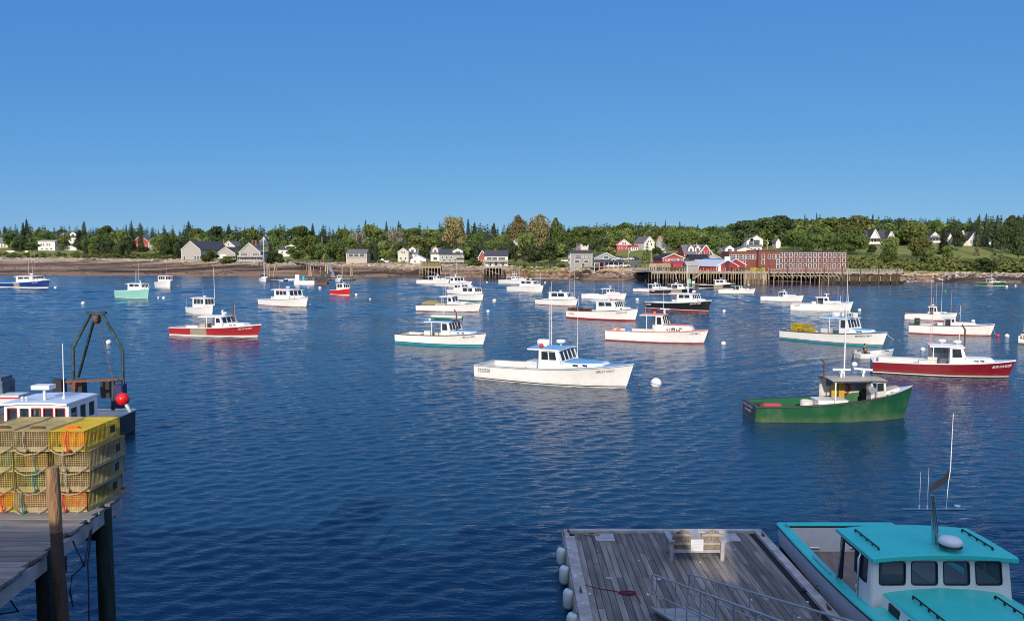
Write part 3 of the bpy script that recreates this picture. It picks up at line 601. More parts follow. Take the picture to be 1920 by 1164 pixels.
# ------------------------------------------------------------------ the boats in the harbour, measured from where they meet the water
def qh(p, wl): return p * H / (wl - 480)
def bt(name, label, s, e, bh, sh, rh, **o):
    m = (s[1] + e[1]) / 2
    return boat(name, label, W(*s), W(*e), qh(bh, e[1]), qh(sh, s[1]), qh(rh, m), **o)
LB = 'lobster_boat'
perley = bt(LB, 'large white lobster boat with bright blue roof, numbered 1233950, in the middle of the harbour', (890, 709), (1174, 727), 46, 26, 66, bottom='white', stripe='black', rail='grey', top='blue', wt=(.45, .60, .84), nf=4, open_=False, ns=2, oa=.08, sole=.25, fine=True,
    whips=[(.45, .25, 4.6, 'w'), (.47, .1, 5, 'w'), (.6, .95, 3.9, 'w')], gear=[('raft', .43, -.1), ('dome', .52, .35), ('buoy', .45, -.75, 'r'), ('davit', .4, 0)], text=[('1233950', .028, .52, .34, MTXT), ('PERLEY ISAAC', .805, .42, .21, MTXT, .25)], boot=.05)
green = bt(LB, 'worn green lobster boat with dark transom, rusty exhaust stack and buff roof', (1407, 786.5), (1695, 783), 60, 29, 75, hull='green', bottom='black', rail='dark', top='buff', tside='grey', wt=(.475, .79, .92), opf=.70, housemat=M('weathered_white_paint', (.62, .59, .53), .6, var=.15, scale=2, dirt=(.22, .17, .12), damt=.75, dscale=1.3), cock=paint('bulwark_green', (.02, .12, .05)), redge=M('dark_roof_edge', (.06, .06, .055), .7), nf=3, oa=.01, hd=4, boot=.0, transom='charcoal', sole=.15, fine=True, patch=None, B=.29, trunk=.15, port=2, rkw=.05,
    whips=[(.58, .05, 4.3, 'mast')], gear=[('bar', .70, .1, .9), ('bar', .56, .0, 1.5), ('pipe', .465, .2, 1.1)], text=[])
maroon = bt(LB, 'maroon lobster boat with white cabin and white lettering on its bow', (1636, 699), (1890, 708), 33, 22, 56, hull='maroon', bottom='black', stripe='white', rail='white', top='white', tside='paleblue', wt=(.42, .65, .86), nf=3, transom='charcoal', fine=True, oa=.02, boot=.08, sole=.3,
    whips=[(.40, -.8, 3.9, 'p'), (.42, -.4, 3.9, 'p'), (.62, .2, 3.2, 'w')], gear=[('dome', .5, .1), ('dome', .6, -.2), ('pipe', .66, .3, 2.6)], text=[('BUN DANCER', .835, .46, .24, MTXTW, .3)])
blueroof = bt(LB, 'white lobster boat with sky blue roof carrying yellow traps', (1462, 635.5), (1654, 650.5), 29, 17, 49, bottom='teal', stripe='red', rail='dark', top='skyblue', wt=(.51, .70, .88), nf=4, fine=True, boot=.16, B=.31, oa=.10,
    whips=[(.55, 0, 2.4, 'w'), (.6, .4, 2.6, 'w'), (.58, .8, 2.2, 'w')], gear=[('raft', .52, -.2), ('bar', .6, .3, .9), ('davit', .5, 0)], text=[('MORNING MIST', .76, .42, .22, MTXT)])
pink = bt(LB, 'white lobster boat with salmon pink roof and rails, numbered 600866', (1135, 637.5), (1319, 644), 26, 19, 51, rail='salmon', top='salmon', wt=(.42, .60, .86), nf=3, oa=.07, fine=True, boot=.1, trunk=.62,
    whips=[(.40, -.6, 1.8, 'p'), (.55, .3, 2.6, 'w')], gear=[('buoy', .47, 0, 'o'), ('bar', .57, .1, 1.2), ('pipe', .615, -.1, 1.7)], text=[('LORI MAY', .84, .42, .24, MTXT)])
white9 = bt(LB, 'white lobster boat with blue roof carrying a green and white skiff', (741, 643.5), (904.5, 650.5), 27, 18, 45, bottom='teal', stripe='black', rail='brown', top='blue', wt=(.44, .66, .88), nf=4, fine=True, oa=.09, boot=.2, gear=[('davit', .44, 0, MW), ('buoy', .4, -.7, 'w'), ('pipe', .68, -.3, 2.3)], whips=[(.5, .1, 3.6, 'w')], text=[('MISS ALYSSA', .79, .38, .22, MTXT)])
bt(LB, 'white lobster boat with brown rail and a heap of tan nets on its stern', (780, 583), (897, 584.5), 18, 11.5, 28, rail='brown', wt=(.42, .60, .80), nf=2, oa=.04, whips=[(.42, .2, 4, 'w'), (.46, .6, 2.5, 'w')], boot=.1, text=[])
net8 = W(806, 581)
red6 = bt(LB, 'long red lobster boat with a tan patch along its side and white cabin', (318, 628.5), (483, 631), 23, 15, 37, hull='crimson', bottom='white', stripe='white', rail='white', wt=(.45, .64, .85), nf=3, oa=.10, patch=(.27, .47), fine=True, boot=.1,
    gear=[('bar', .54, .2, .5), ('dome', .60, -.3), ('pipe', .66, .2, 2.6), ('davit', .45, 0, MRUN)], whips=[(.63, .8, 2.2, 'p')], text=[('SALTY DAWN', .80, .42, .24, MTXTW)])
bt(LB, 'white boat with stern railing and tall mast, behind the long red boat', (351, 586), (398, 590.5), 17, 10.5, 30, bottom='white', wt=(.36, .84, .95), B=.36, ns=3, nf=3, open_=False, oa=.12, head=-46, Lx=8.4, trunk=.3, port=1, whips=[(.78, .9, 5.0, 'mast'), (.5, .1, 2, 'p')], gear=[('dome', .62, 0), ('frame', .06, 0, 1.5)], rkw=.05)
bt(LB, 'white lobster boat with a thin red waterline, alone left of the landing', (484.5, 571.5), (574, 576), 19, 11, 31, wt=(.40, .74, .88), open_=False, ns=3, nf=3, oa=.09, rail='grey', gear=[('dome', .55, 0), ('buoy', .5, -.5, 'r'), ('davit', .42, 0)], whips=[(.7, .6, 2.8, 'p'), (.45, -.6, 1.8, 'p'), (.76, 0, 1.6, 'p')], boot=.08, port=1)
bt(LB, 'small bright red lobster boat with white cabin near the landing', (612.5, 552), (655, 553.5), 13, 8, 21, hull='red', bottom='white', stripe='white', wt=(.42, .80, .92), open_=False, nf=3, ns=2, oa=.08, gear=[('dome', .6, .2)], whips=[(.5, .3, 1.6, 'w'), (.7, .3, 2, 'w')], boot=.12, port=1, B=.34, hd=-8)
bt(LB, 'dark blue lobster boat with white cabin at the left edge', (-2, 539.5), (90.5, 540.5), 16.5, 9.5, 22, hull='blue', bottom='white', stripe='white', rail='white', wt=(.40, .76, .90), open_=False, nf=4, ns=2, oa=.05, whips=[(.68, 0, 8, 'p'), (.56, .4, 5, 'w'), (.6, -.4, 5.4, 'w')], gear=[('dome', .6, 0), ('buoy', .54, -.3, 'r')], boot=.16, patch=(.40, .52), port=1, text=[('IRENE MARIE', .74, .55, .32, MTXTW)])
bt(LB, 'mint green lobster boat with white cabin in front of the beach', (198, 558), (277.5, 559.5), 18, 12.5, 27, hull='mint', bottom='white', rail='white', wt=(.48, .88, .95), open_=False, nf=5, ns=2, oa=.10, B=.34, hd=-12, gear=[('bar', .66, .2, .9)], whips=[(.58, .3, 5, 'w'), (.65, -.3, 3.2, 'p'), (.68, -.6, 3, 'w')], port=1, boot=.14)
bt(LB, 'white boat seen bow on with a boxy cabin, right of the mint green boat', (283, 538), (319, 540), 13.5, 9.5, 22, bottom='white', stripe=None, wt=(.34, .86, .95), open_=False, nf=4, ns=3, B=.36, head=-50, Lx=11, oa=.05, gear=[('buoy', .7, .2, 'r')], whips=[(.4, -.7, 3.4, 'p'), (.66, 0, 4.6, 'p'), (.84, .7, 3.2, 'p')], port=0, rkw=0, boot=.1)
bt(LB, 'white lobster boat with green bottom turned bow on, moored to a ball', (858, 560), (904, 565.5), 15, 11, 25, bottom='green', wt=(.44, .84, .94), open_=False, nf=3, ns=2, B=.34, head=-48, Lx=10.5, oa=.1, rail='dark', whips=[(.6, 0, 3.4, 'p'), (.8, .6, 4.4, 'w')], gear=[('dome', .62, 0)], boot=.25, port=1)
bt(LB, 'small white boat half hidden behind the bow on boat with green bottom', (838, 550), (893, 552), 11, 7, 17, wt=(.26, .56, .8), open_=False, nf=2, ns=2, oa=.05, gear=[('buoy', .45, 0, 'r')], whips=[(.5, .4, 4, 'w')], boot=.08)
bt(LB, 'white lobster boat with twin pale whips in the cluster off the small wharf', (816, 536.5), (882, 539), 11, 5.5, 18, bottom='white', wt=(.34, .62, .84), nf=3, oa=.06, whips=[(.36, 0, 4.5, 'w'), (.46, .5, 5, 'w'), (.8, 0, 4.6, 'p')], gear=[('bar', .5, 0, .4)], boot=.05)
bt(LB, 'white lobster boat with a red waterline, leftmost of the cluster off the small wharf', (781, 532), (840, 533), 10, 7, 14.5, wt=(.40, .70, .86), nf=2, oa=.06, gear=[('dome', .62, 0)], whips=[(.86, 0, 3.4, 'p')], boot=.1)
bt(LB, 'white boat with a spotting tower over its cabin off the beach', (935, 531), (985, 532.5), 10, 6.5, 13, bottom='white', wt=(.34, .70, .86), nf=3, oa=.03, gear=[('tower', .52, 0, 1.8)], whips=[(.05, .2, 2.6, 'p'), (.16, .4, 2.8, 'p'), (.72, 0, 5, 'w')], boot=.05)
bt(LB, 'white lobster boat with dark waterline and tall whips in front of the tower boat', (950.5, 546), (1016, 548.5), 13.5, 9, 21, bottom='black', wt=(.40, .80, .9), open_=False, nf=4, ns=2, oa=.0, whips=[(.78, 0, 5.4, 'w'), (.85, .6, 3.4, 'w')], gear=[('dome', .62, 0)], boot=.05, port=1)
bt(LB, 'white lobster boat turned towards the viewer, with two tall whips', (1033, 571), (1080, 573.5), 13.5, 10, 24, wt=(.36, .82, .94), open_=False, nf=4, ns=2, B=.35, head=-40, Lx=9.4, oa=.04, whips=[(.76, .3, 5, 'p'), (.84, .8, 6.5, 'w'), (.68, .8, 2, 'd')], gear=[('dome', .56, 0)], boot=.08, rail='dark', port=1)
bt(LB, 'white boat with dark hauler box amidships and tall orange whips', (1090.5, 560), (1171, 562), 12, 9, 20, bottom='white', wt=(.50, .68, .84), nf=2, oa=.05, whips=[(.82, 0, 5.4, 'p'), (.9, .3, 6.4, 'w'), (.24, 0, 1.6, 'w')], gear=[('bar', .62, 0, .8), ('davit', .5, 0, M('dark_green_box', (.03, .07, .05)))], boot=.03)
red17 = bt(LB, 'white lobster boat with red bottom and a pile of rusty brown traps on its stern', (1062, 596), (1190.5, 602), 24, 14.5, 35, wt=(.46, .74, .88), open_=False, nf=4, ns=2, oa=.08, rail='brown', fine=True, boot=.2, whips=[(.15, -.5, 1.6, 'w')], gear=[('buoy', .66, .4, 'r'), ('buoy', .6, .1, 'r'), ('bar', .55, .3, .5)], text=[('113166', .04, .62, .34, MTXT), ('THERESA ANN', .74, .52, .26, MTXT, .3)], port=2)
bt(LB, 'black lobster boat with white cabin and red bottom in the middle right', (1209.5, 579), (1328, 585), 22, 13, 32, hull='black', bottom='red', stripe='white', rail='white', wt=(.53, .78, .9), open_=False, nf=4, ns=2, oa=.14, fine=True, boot=.18, whips=[(.6, .3, 5.6, 'w'), (.66, -.3, 4, 'w')], gear=[('bar', .62, .2, .4), ('dome', .74, -.2), ('davit', .52, 0, MGREYW)], text=[('540782', .03, .52, .34, MTXTW), ('JERICHO ROSE', .74, .42, .28, MTXTW, .2)], port=2)
bt(LB, 'pale lobster boat behind the black and white boats near the big wharf', (1187, 547), (1262, 549), 10, 6, 15, wt=(.40, .60, .8), nf=2, oa=.04, gear=[('dome', .5, .1)], whips=[(.56, 0, 3, 'w')], boot=.1)
bt(LB, 'black lobster boat with a grey patch on its side, behind the larger black boat', (1217.5, 552), (1296, 552.5), 13, 9, 19, hull='black', bottom='red', stripe='white', wt=(.50, .78, .9), nf=3, oa=.0, patch=(.50, .72), gear=[('dome', .6, 0)], whips=[(.66, .2, 3, 'mast', -.3), (.86, 0, 6, 'w'), (.9, .3, 6, 'w')], boot=.14, text=[('318240', .03, .42, .34, MTXTW)])
bt(LB, 'black lobster boat with a tan patch lying in front of the big wharf', (1310, 540.5), (1375, 541.5), 10, 6.5, 16, hull='black', bottom='white', stripe='white', wt=(.46, .76, .88), open_=False, nf=4, ns=2, patch=(.44, .66), oa=.05, gear=[('bar', .6, 0, .5), ('buoy', .44, -.7, 'r')], whips=[(.7, .4, 2.6, 'w')], boot=.1, port=1)
bt(LB, 'white lobster boat with green cabin roof and red forefoot off the big wharf', (1347, 550.5), (1413, 551), 9.5, 7, 14.5, bottom='green', top='green', tside='white', wt=(.45, .66, .84), nf=2, oa=.12, gear=[('dome', .82, 0)], whips=[(.62, .2, 3.4, 'w')], boot=.1)
bt(LB, 'white lobster boat with an orange ball on deck, below the brick hotel', (1426, 564), (1503, 565.5), 11.5, 8, 18, bottom='black', wt=(.43, .62, .84), nf=2, oa=.0, gear=[('dome', .54, 0), ('buoy', .46, -.5, 'r')], whips=[(.46, 0, 4.0, 'p')], boot=.04)
bt(LB, 'white lobster boat with a very tall white mast and a number on its stern', (1482, 581.5), (1594, 583), 17, 12, 25, bottom='white', wt=(.42, .62, .82), nf=2, oa=.02, rail='grey', fine=True, gear=[('bar', .58, 0, .7), ('davit', .42, 0, MW), ('pipe', .66, .2, 1.8)], whips=[(.9, 0, 6.8, 'mast'), (.76, .2, 2.4, 'p'), (.84, .5, 2.6, 'p'), (.50, .3, 2.6, 'p'), (.46, -.2, 2.6, 'p')], boot=.06, text=[('576877', .05, .45, .34, MTXT)])
bt(LB, 'white lobster boat with open cabin and pink whips, behind the boat with the dark traps', (1696, 599), (1790, 601), 15, 10.5, 25, rail='brown', wt=(.46, .62, .82), nf=2, oa=.02, gear=[('dome', .54, 0)], whips=[(.50, 0, 5, 'p'), (.60, .3, 4, 'p'), (.70, 0, 5.2, 'w'), (.88, 0, 3.8, 'p')], boot=.1, text=[])
traps29 = bt(LB, 'white lobster boat with red bottom and dark green traps piled on its stern', (1703.5, 624.5), (1857, 629.5), 22, 16, 31, rail='brown', wt=(.42, .56, .80), nf=2, oa=.02, fine=True, gear=[('pipe', .60, .3, 1.1), ('davit', .42, 0, MGREYW)], whips=[(.6, .8, 1.2, 'w')], boot=.12, text=[])
bt(LB, 'white lobster boat with green bottom cut off by the right edge', (1909, 645), (2060, 652), 26, 17, 48, bottom='green', stripe='red', rail='brown', wt=(.43, .6, .84), gear=[], whips=[(.06, -.6, 3.6, 'p')], boot=.16, text=[('RELENTLESS', .02, .42, .4, MTXT)])
bt(LB, 'small green lobster boat off the right hand beach', (1827.5, 535), (1884, 536.5), 8, 5.5, 12.5, hull='green', bottom='white', rail='white', wt=(.40, .60, .80), nf=2, oa=.04, gear=[('dome', .52, 0)], whips=[(.5, 0, 3, 'w')], boot=.16, patch=(.44, .62))
# number on the pink boat's trunk
def _fn(u, v): return Vector((pink['X'](.62) + u, -pink['wy'] * .985 - .02, pink['h'].zs(.66) + .10 + v))
lettering('600866', .42, _fn, MTXT, pink['root'], 0, 1.25, .008)
# registration board over the blue roofed boat's cabin
def _sb():
    i = blueroof; rt = i['root']; x0 = i['X'](.62); a = MB(); z = i['rh'] + .14
    a.bb(x0, x0 + 1.7, -i['wy'] * .75 - .03, -i['wy'] * .75, z, z + .52); b = a.build('number_board', MW, rt)
    lettering('2885', .56, lambda u, v: Vector((x0 + .15 + u, -i['wy'] * .75 - .045, z + .06 + v)), MTXT, b, 0, 1, .01)
_sb()
# name on the green boat's transom
def _tr():
    i = green; h = i['h']
    def f(y0, z0): return lambda u, v: Vector((-i['L'] / 2 - .02, y0 - u, z0 + v))
    lettering('Anna Abigail', .34, f(1.05, .68), M('pink_lettering', (.7, .45, .5)), i['root'], .2, 1, .006); lettering('BASS HARBOR', .18, f(.72, .42), MTXTW, i['root'], 0, 1, .002)
_tr()
# skiff lying on the blue roof
def _rs():
    i = white9; s = i['s']; mb = MB(); rows_ = []
    for k in range(9):
        t = k / 8; w_ = .62 * s * (1 - max(0, (t - .5) / .5) ** 2 * .8) + .02; x = -1.9 * s + 3.8 * s * t; rows_.append([Vector((x, -w_, 0)), Vector((x, -w_ * .9, .22 * s)), Vector((x, -w_ * .4, .38 * s)), Vector((x, w_ * .4, .38 * s)), Vector((x, w_ * .9, .22 * s)), Vector((x, w_, 0))])
    for a, b in zip(rows_[:-1], rows_[1:]):
        for k in range(5): mb.quad(a[k], b[k], b[k + 1], a[k + 1], 1 if k == 2 or k in (1, 3) else 0)
    mb.add(rows_[0], [tuple(range(6))], 0); mb.add(rows_[-1], [tuple(range(6))], 0)
    for x in (-1.2, 1.1): mb.bb(x * s - .05, x * s + .05, -.8 * s, .8 * s, -.12, .005)
    o = mb.build('upturned_skiff', [paint('skiff_green', (.02, .12, .06)), MW], None, on(i, .55, .1, i['rh'] + .22 * s), i['hdg'])
    tag(o, 'green and white skiff upside down on the blue cabin roof', 'skiff')
_rs()
# traps stacked on the boats' sterns
def stack(info, cells, col, desc, net='tan', size=(.62, 1.15, .42), dirs='across'):
    n = 0
    for (t, y, lev, c) in cells:
        p = on(info, t, y, info['h'].zs(.1) * .45 + lev * (size[2] + .02)); n += 1
        trap(desc[n - 1], p, info['hdg'] + (R(90) if dirs == 'along' else 0), c or col, net, size, .10, .022, 'traps stacked on the moored boats')
stack(blueroof, [(.08, .5, 0, None), (.08, .5, 1, None), (.08, .5, 2, None), (.15, -.7, 0, None), (.15, -.7, 1, None), (.15, .4, 2, None), (.22, -.7, 0, None), (.22, -.7, 1, None), (.22, .4, 2, 'faded'), (.29, -.6, 0, None), (.29, -.6, 1, None), (.35, -.4, 0, 'faded')], 'yellow',
      ['yellow trap, bottom of the aftmost stack on the sky blue roofed boat', 'yellow trap in the middle of the aftmost stack on the sky blue roofed boat', 'yellow trap on top of the aftmost stack on the sky blue roofed boat', 'yellow trap low at the rail, nearest the blue roofed boat stern', 'yellow trap one up at the rail, nearest the blue roofed boat stern', 'yellow trap high on the far side of the sky blue roofed boat',
       'yellow trap low at the rail, second from the stern, on the sky blue roofed boat', 'yellow trap one up, second from the stern on the sky blue roofed boat', 'faded yellow trap high on the far side of the sky blue roofed boat', 'yellow trap low at the rail, third from the stern, on the sky blue roofed boat', 'yellow trap one up, third from the stern, on the sky blue roofed boat', 'faded low trap nearest the cabin of the sky blue roofed boat'])
stack(traps29, [(.10, -.3, 0, None), (.10, -.3, 1, None), (.10, .3, 2, None), (.17, -.2, 0, None), (.23, -.2, 0, None)], 'green',
      ['dark green trap at the bottom of the stern pile on the brown railed white boat', 'dark green trap in the middle of the stern pile on the brown railed white boat', 'dark green trap on top of the stern pile on the brown railed white boat', 'dark green trap beside the stern pile on the brown railed white boat', 'dark green trap lying nearest the cabin on the brown railed white boat'], 'green')
stack(red17, [(.03, 0, 1.5, None), (.10, -.1, 1.5, None), (.17, 0, 1.4, None), (.24, -.1, 1.3, None)], 'dark',
      ['rusty brown trap overhanging the stern of the white boat with red bottom', 'rusty brown trap second from the stern of the white boat with red bottom', 'rusty brown trap third from the stern of the white boat with red bottom', 'rusty brown trap nearest the cabin of the white boat with red bottom'], 'rust', (.7, 1.9, .38))
# tan nets on the white boat with brown rail
def heap(name, label, cat, loc, sx, sy, sz, mat, seed=1, rz=0):
    rnd = random.Random(seed); mb = MB(); n = 12; k = 5; vs = [Vector((0, 0, sz))]
    rings = []
    for i in range(1, k + 1):
        a = i / k * math.pi / 2; rings.append([Vector((sx * math.sin(a) * math.cos(2 * math.pi * j / n) * rnd.uniform(.9, 1.1), sy * math.sin(a) * math.sin(2 * math.pi * j / n) * rnd.uniform(.9, 1.1), sz * math.cos(a) * rnd.uniform(.8, 1.15))) for j in range(n)])
    for j in range(n): mb.add([vs[0], rings[0][j], rings[0][(j + 1) % n]], [(0, 1, 2)], 0)
    for a, b in zip(rings[:-1], rings[1:]):
        for j in range(n): mb.quad(a[j], b[j], b[(j + 1) % n], a[(j + 1) % n])
    o = mb.build(name, mat, None, loc, rz); return tag(o, label, cat)
heap('net_heap', 'heap of tan netting on the stern of a white boat with brown rail', 'net', W(807, 581.5) + Vector((.2, .8, .9)), 2.1, .9, .75, M('tan_net', (.26, .2, .09), .9, var=.4, scale=9, bump=.6), 3)
# barrels and gear lying in cockpits
def barrel(label, loc, r, h, mat, name='barrel'):
    mb = MB(); mb.lathe((0, 0, 0), [(r * .9, 0), (r, .06), (r, h * .32), (r * 1.04, h * .35), (r, h * .38), (r, h * .66), (r * 1.04, h * .69), (r, h * .72), (r * .94, h), (r * .8, h), (r * .78, h - .05), (.01, h - .05)], 14)
    return tag(mb.build(name, mat, None, loc), label, 'barrel')
barrel('blue plastic barrel in the cockpit of the salmon roofed boat', on(pink, .22, -.6, .45), .38, .95, paint('blue_plastic', (.03, .22, .6)))
heap('oilskins', 'orange oilskins heaped at the stern of the salmon roofed boat', 'oilskins', on(pink, .11, -.5, .8), .45, .4, .5, MORANGE, 5)
barrel('white bait barrel beside the bait box in the green boat', on(green, .335, -.4, .2), .36, .95, M('dirty_white_plastic', (.6, .55, .47), .6, var=.15, scale=3, dirt=(.3, .2, .12)))
def _gb():
    i = green; q = i['hdg']
    a = MB(); a.bb(-.85, .85, -.55, .55, 0, .95); a.bb(-.88, .88, -.58, .58, .95, 1.0); tag(a.build('bait_box', paint('bait_box_white', (.8, .79, .76), dirt=(.4, .32, .25), damt=.4), None, on(i, .47, -.45, .25), q), 'white bait box amidships in the green boat', 'box')
    a = MB(); a.bb(-.6, .6, -.3, .3, 0, .25); a.bb(-.5, .5, -.22, .22, .25, .34); tag(a.build('fish_tote', paint('tote_red', (.6, .07, .04)), None, on(i, .13, -.2, .55), q), 'red fish tote at the stern of the green boat', 'tote')
    a = MB(); a.bb(-.75, .75, -.2, .2, 0, .18); a.bb(-.7, .7, -.15, .15, .18, .22); tag(a.build('fish_tote', paint('tote_teal', (.05, .45, .35)), None, on(i, .22, -.6, .5), q), 'teal fish tote along the rail of the green boat', 'tote')
    a = MB(); a.bb(-.45, .45, -.25, .25, 0, .3); a.bb(-.4, .4, -.2, .2, .3, .34); tag(a.build('bait_tray', MW, None, on(i, .29, -.9, .45), q), 'small white tray beside the barrel in the green boat', 'tray')
    # open cabin side: hauler, oilskins and life ring
    rt = i['root']; a = MB(); a.tube([(i['X'](.72), -i['wy'] - .05, i['h'].zs(.7) + .1), (i['X'](.72), -i['wy'] - .05, i['h'].zs(.7) + .9), (i['X'](.68), -i['wy'] - .2, i['h'].zs(.7) + 1.1)], .05, 6); a.lathe((i['X'](.69), -i['wy'] - .12, i['h'].zs(.7) + .55), [(.2, -.05), (.12, 0), (.2, .05)], 12, mat=Matrix.Rotation(R(90), 3, 'X')); a.build('pot_hauler', MALU, rt)
    a = MB(); q2 = Matrix.Rotation(R(90), 3, 'X')
    pts = [(i['X'](.62) + .3 * math.cos(k * math.pi / 8), i['wy'] * .7, i['rh'] - .75 + .3 * math.sin(k * math.pi / 8)) for k in range(17)]; a.tube(pts, .06, 6); tag(a.build('life_ring', MRED, rt), None)
    for k, t in enumerate((.55, .595)):
        a = MB(); a.bb(-.17, .17, -.05, .05, -.55, .3); a.bb(-.1, .1, -.06, .06, .3, .42); a.build('oilskin_jacket', paint('oilskin', (.55, .36, .05)), rt, (i['X'](t), i['wy'] * .6, i['rh'] - .75))
_gb()
def crate(label, loc, size, mat, rz=0, name='fish_crate', cat='crate'):
    x, y, z = size; m = MB(); m.bb(-x / 2, x / 2, -y / 2, y / 2, 0, z); m.bb(-x / 2 - .03, x / 2 + .03, -y / 2 - .03, y / 2 + .03, z, z + .05); m.bb(-x / 2 + .05, x / 2 - .05, -y / 2 - .015, -y / 2, z * .3, z * .7)
    return tag(m.build(name, mat, None, loc, rz), label, cat)
MTOTE = {k: paint('tote_' + k, c) for k, c in dict(grey=(.3, .31, .33), blue=(.03, .15, .4), orange=(.7, .2, .03), black=(.03, .03, .03), white=(.7, .69, .66)).items()}
for i_, t_, y_, z_, sz, k_, lab in ((perley, .30, 1.0, .26, (.9, .6, .5), 'grey', 'grey crate against the far rail of the 1233950 boat'), (perley, .12, -.9, .26, (.8, .6, .35), 'black', 'black crate in the stern corner of the 1233950 boat'), (perley, .40, -.9, .26, (.7, .5, .85), 'white', 'white bait crate near the cabin of the 1233950 boat'),
        (maroon, .22, .75, .5, (3.4, .6, .62), 'white', 'long white locker along the far side of the maroon boat'), (maroon, .36, -.7, .4, (.6, .6, .75), 'white', 'white bait crate beside the cabin of the maroon boat'), (pink, .33, .3, .4, (1.6, .7, .5), 'white', 'long white crate amidships in the salmon roofed boat'),
        (white9, .28, .5, .4, (1.2, .7, .6), 'grey', 'grey crate in the cockpit of the boat with a skiff on its roof'), (red6, .30, .2, .5, (1.0, .7, .6), 'grey', 'grey crate in the cockpit of the long red boat'), (blueroof, .42, -.9, .5, (.8, .6, .75), 'grey', 'grey tote by the rail of the sky blue roofed boat'), (blueroof, .46, -.2, .5, (.6, .6, .9), 'blue', 'navy tote beside the cabin of the sky blue roofed boat'),
        (traps29, .33, -.3, .5, (.9, .7, .55), 'blue', 'blue tote amidships on the brown railed boat with traps'), (green, .08, .6, .3, (.9, .6, .4), 'black', 'black crate in the far stern corner of the green boat'), (traps29, .38, .2, .5, (.6, .5, .9), 'orange', 'orange crate by the cabin of the brown railed boat with traps')):
    crate(lab, on(i_, t_, y_, z_), sz, MTOTE[k_], i_['hdg'])
# ------------------------------------------------------------------ skiff under way with one person
SKF = boat('motor_skiff', 'small white open skiff under way behind the green boat', W(1609, 671.5), W(1672, 668.5), .72, .42, 1.0, hull='white', bottom='white', rail='white', wt=(.3, .80, .9), nowheel=True, sole=.12, B=.38, boot=.05, group='', cat='skiff', hd=4)
SKF['root'].pop('group', None)
def _sk():
    i = SKF; rt = i['root']; L = i['L']; x0 = -L / 2; wd = i['h'].bs(.4) - .1
    for x in (-.28, .12): a = MB(); a.bb(L * x - .13, L * x + .13, -wd, wd, .28, .32); a.build('thwart', MW, rt)
    a = MB(); a.bb(x0 - .28, x0 - .02, -.13, .13, .38, .72); a.bb(x0 - .25, x0 - .05, -.11, .11, .72, .78); a.tube([(x0 - .16, 0, .4), (x0 - .18, 0, -.3)], .06, 8); a.build('outboard_motor', paint('outboard_grey', (.5, .42, .4)), rt)
    a = MB(); a.tube([(x0 - .05, 0, .66), (x0 + .42, -.05, .7)], .018, 6); a.build('tiller', MBLACK, rt)
_sk()
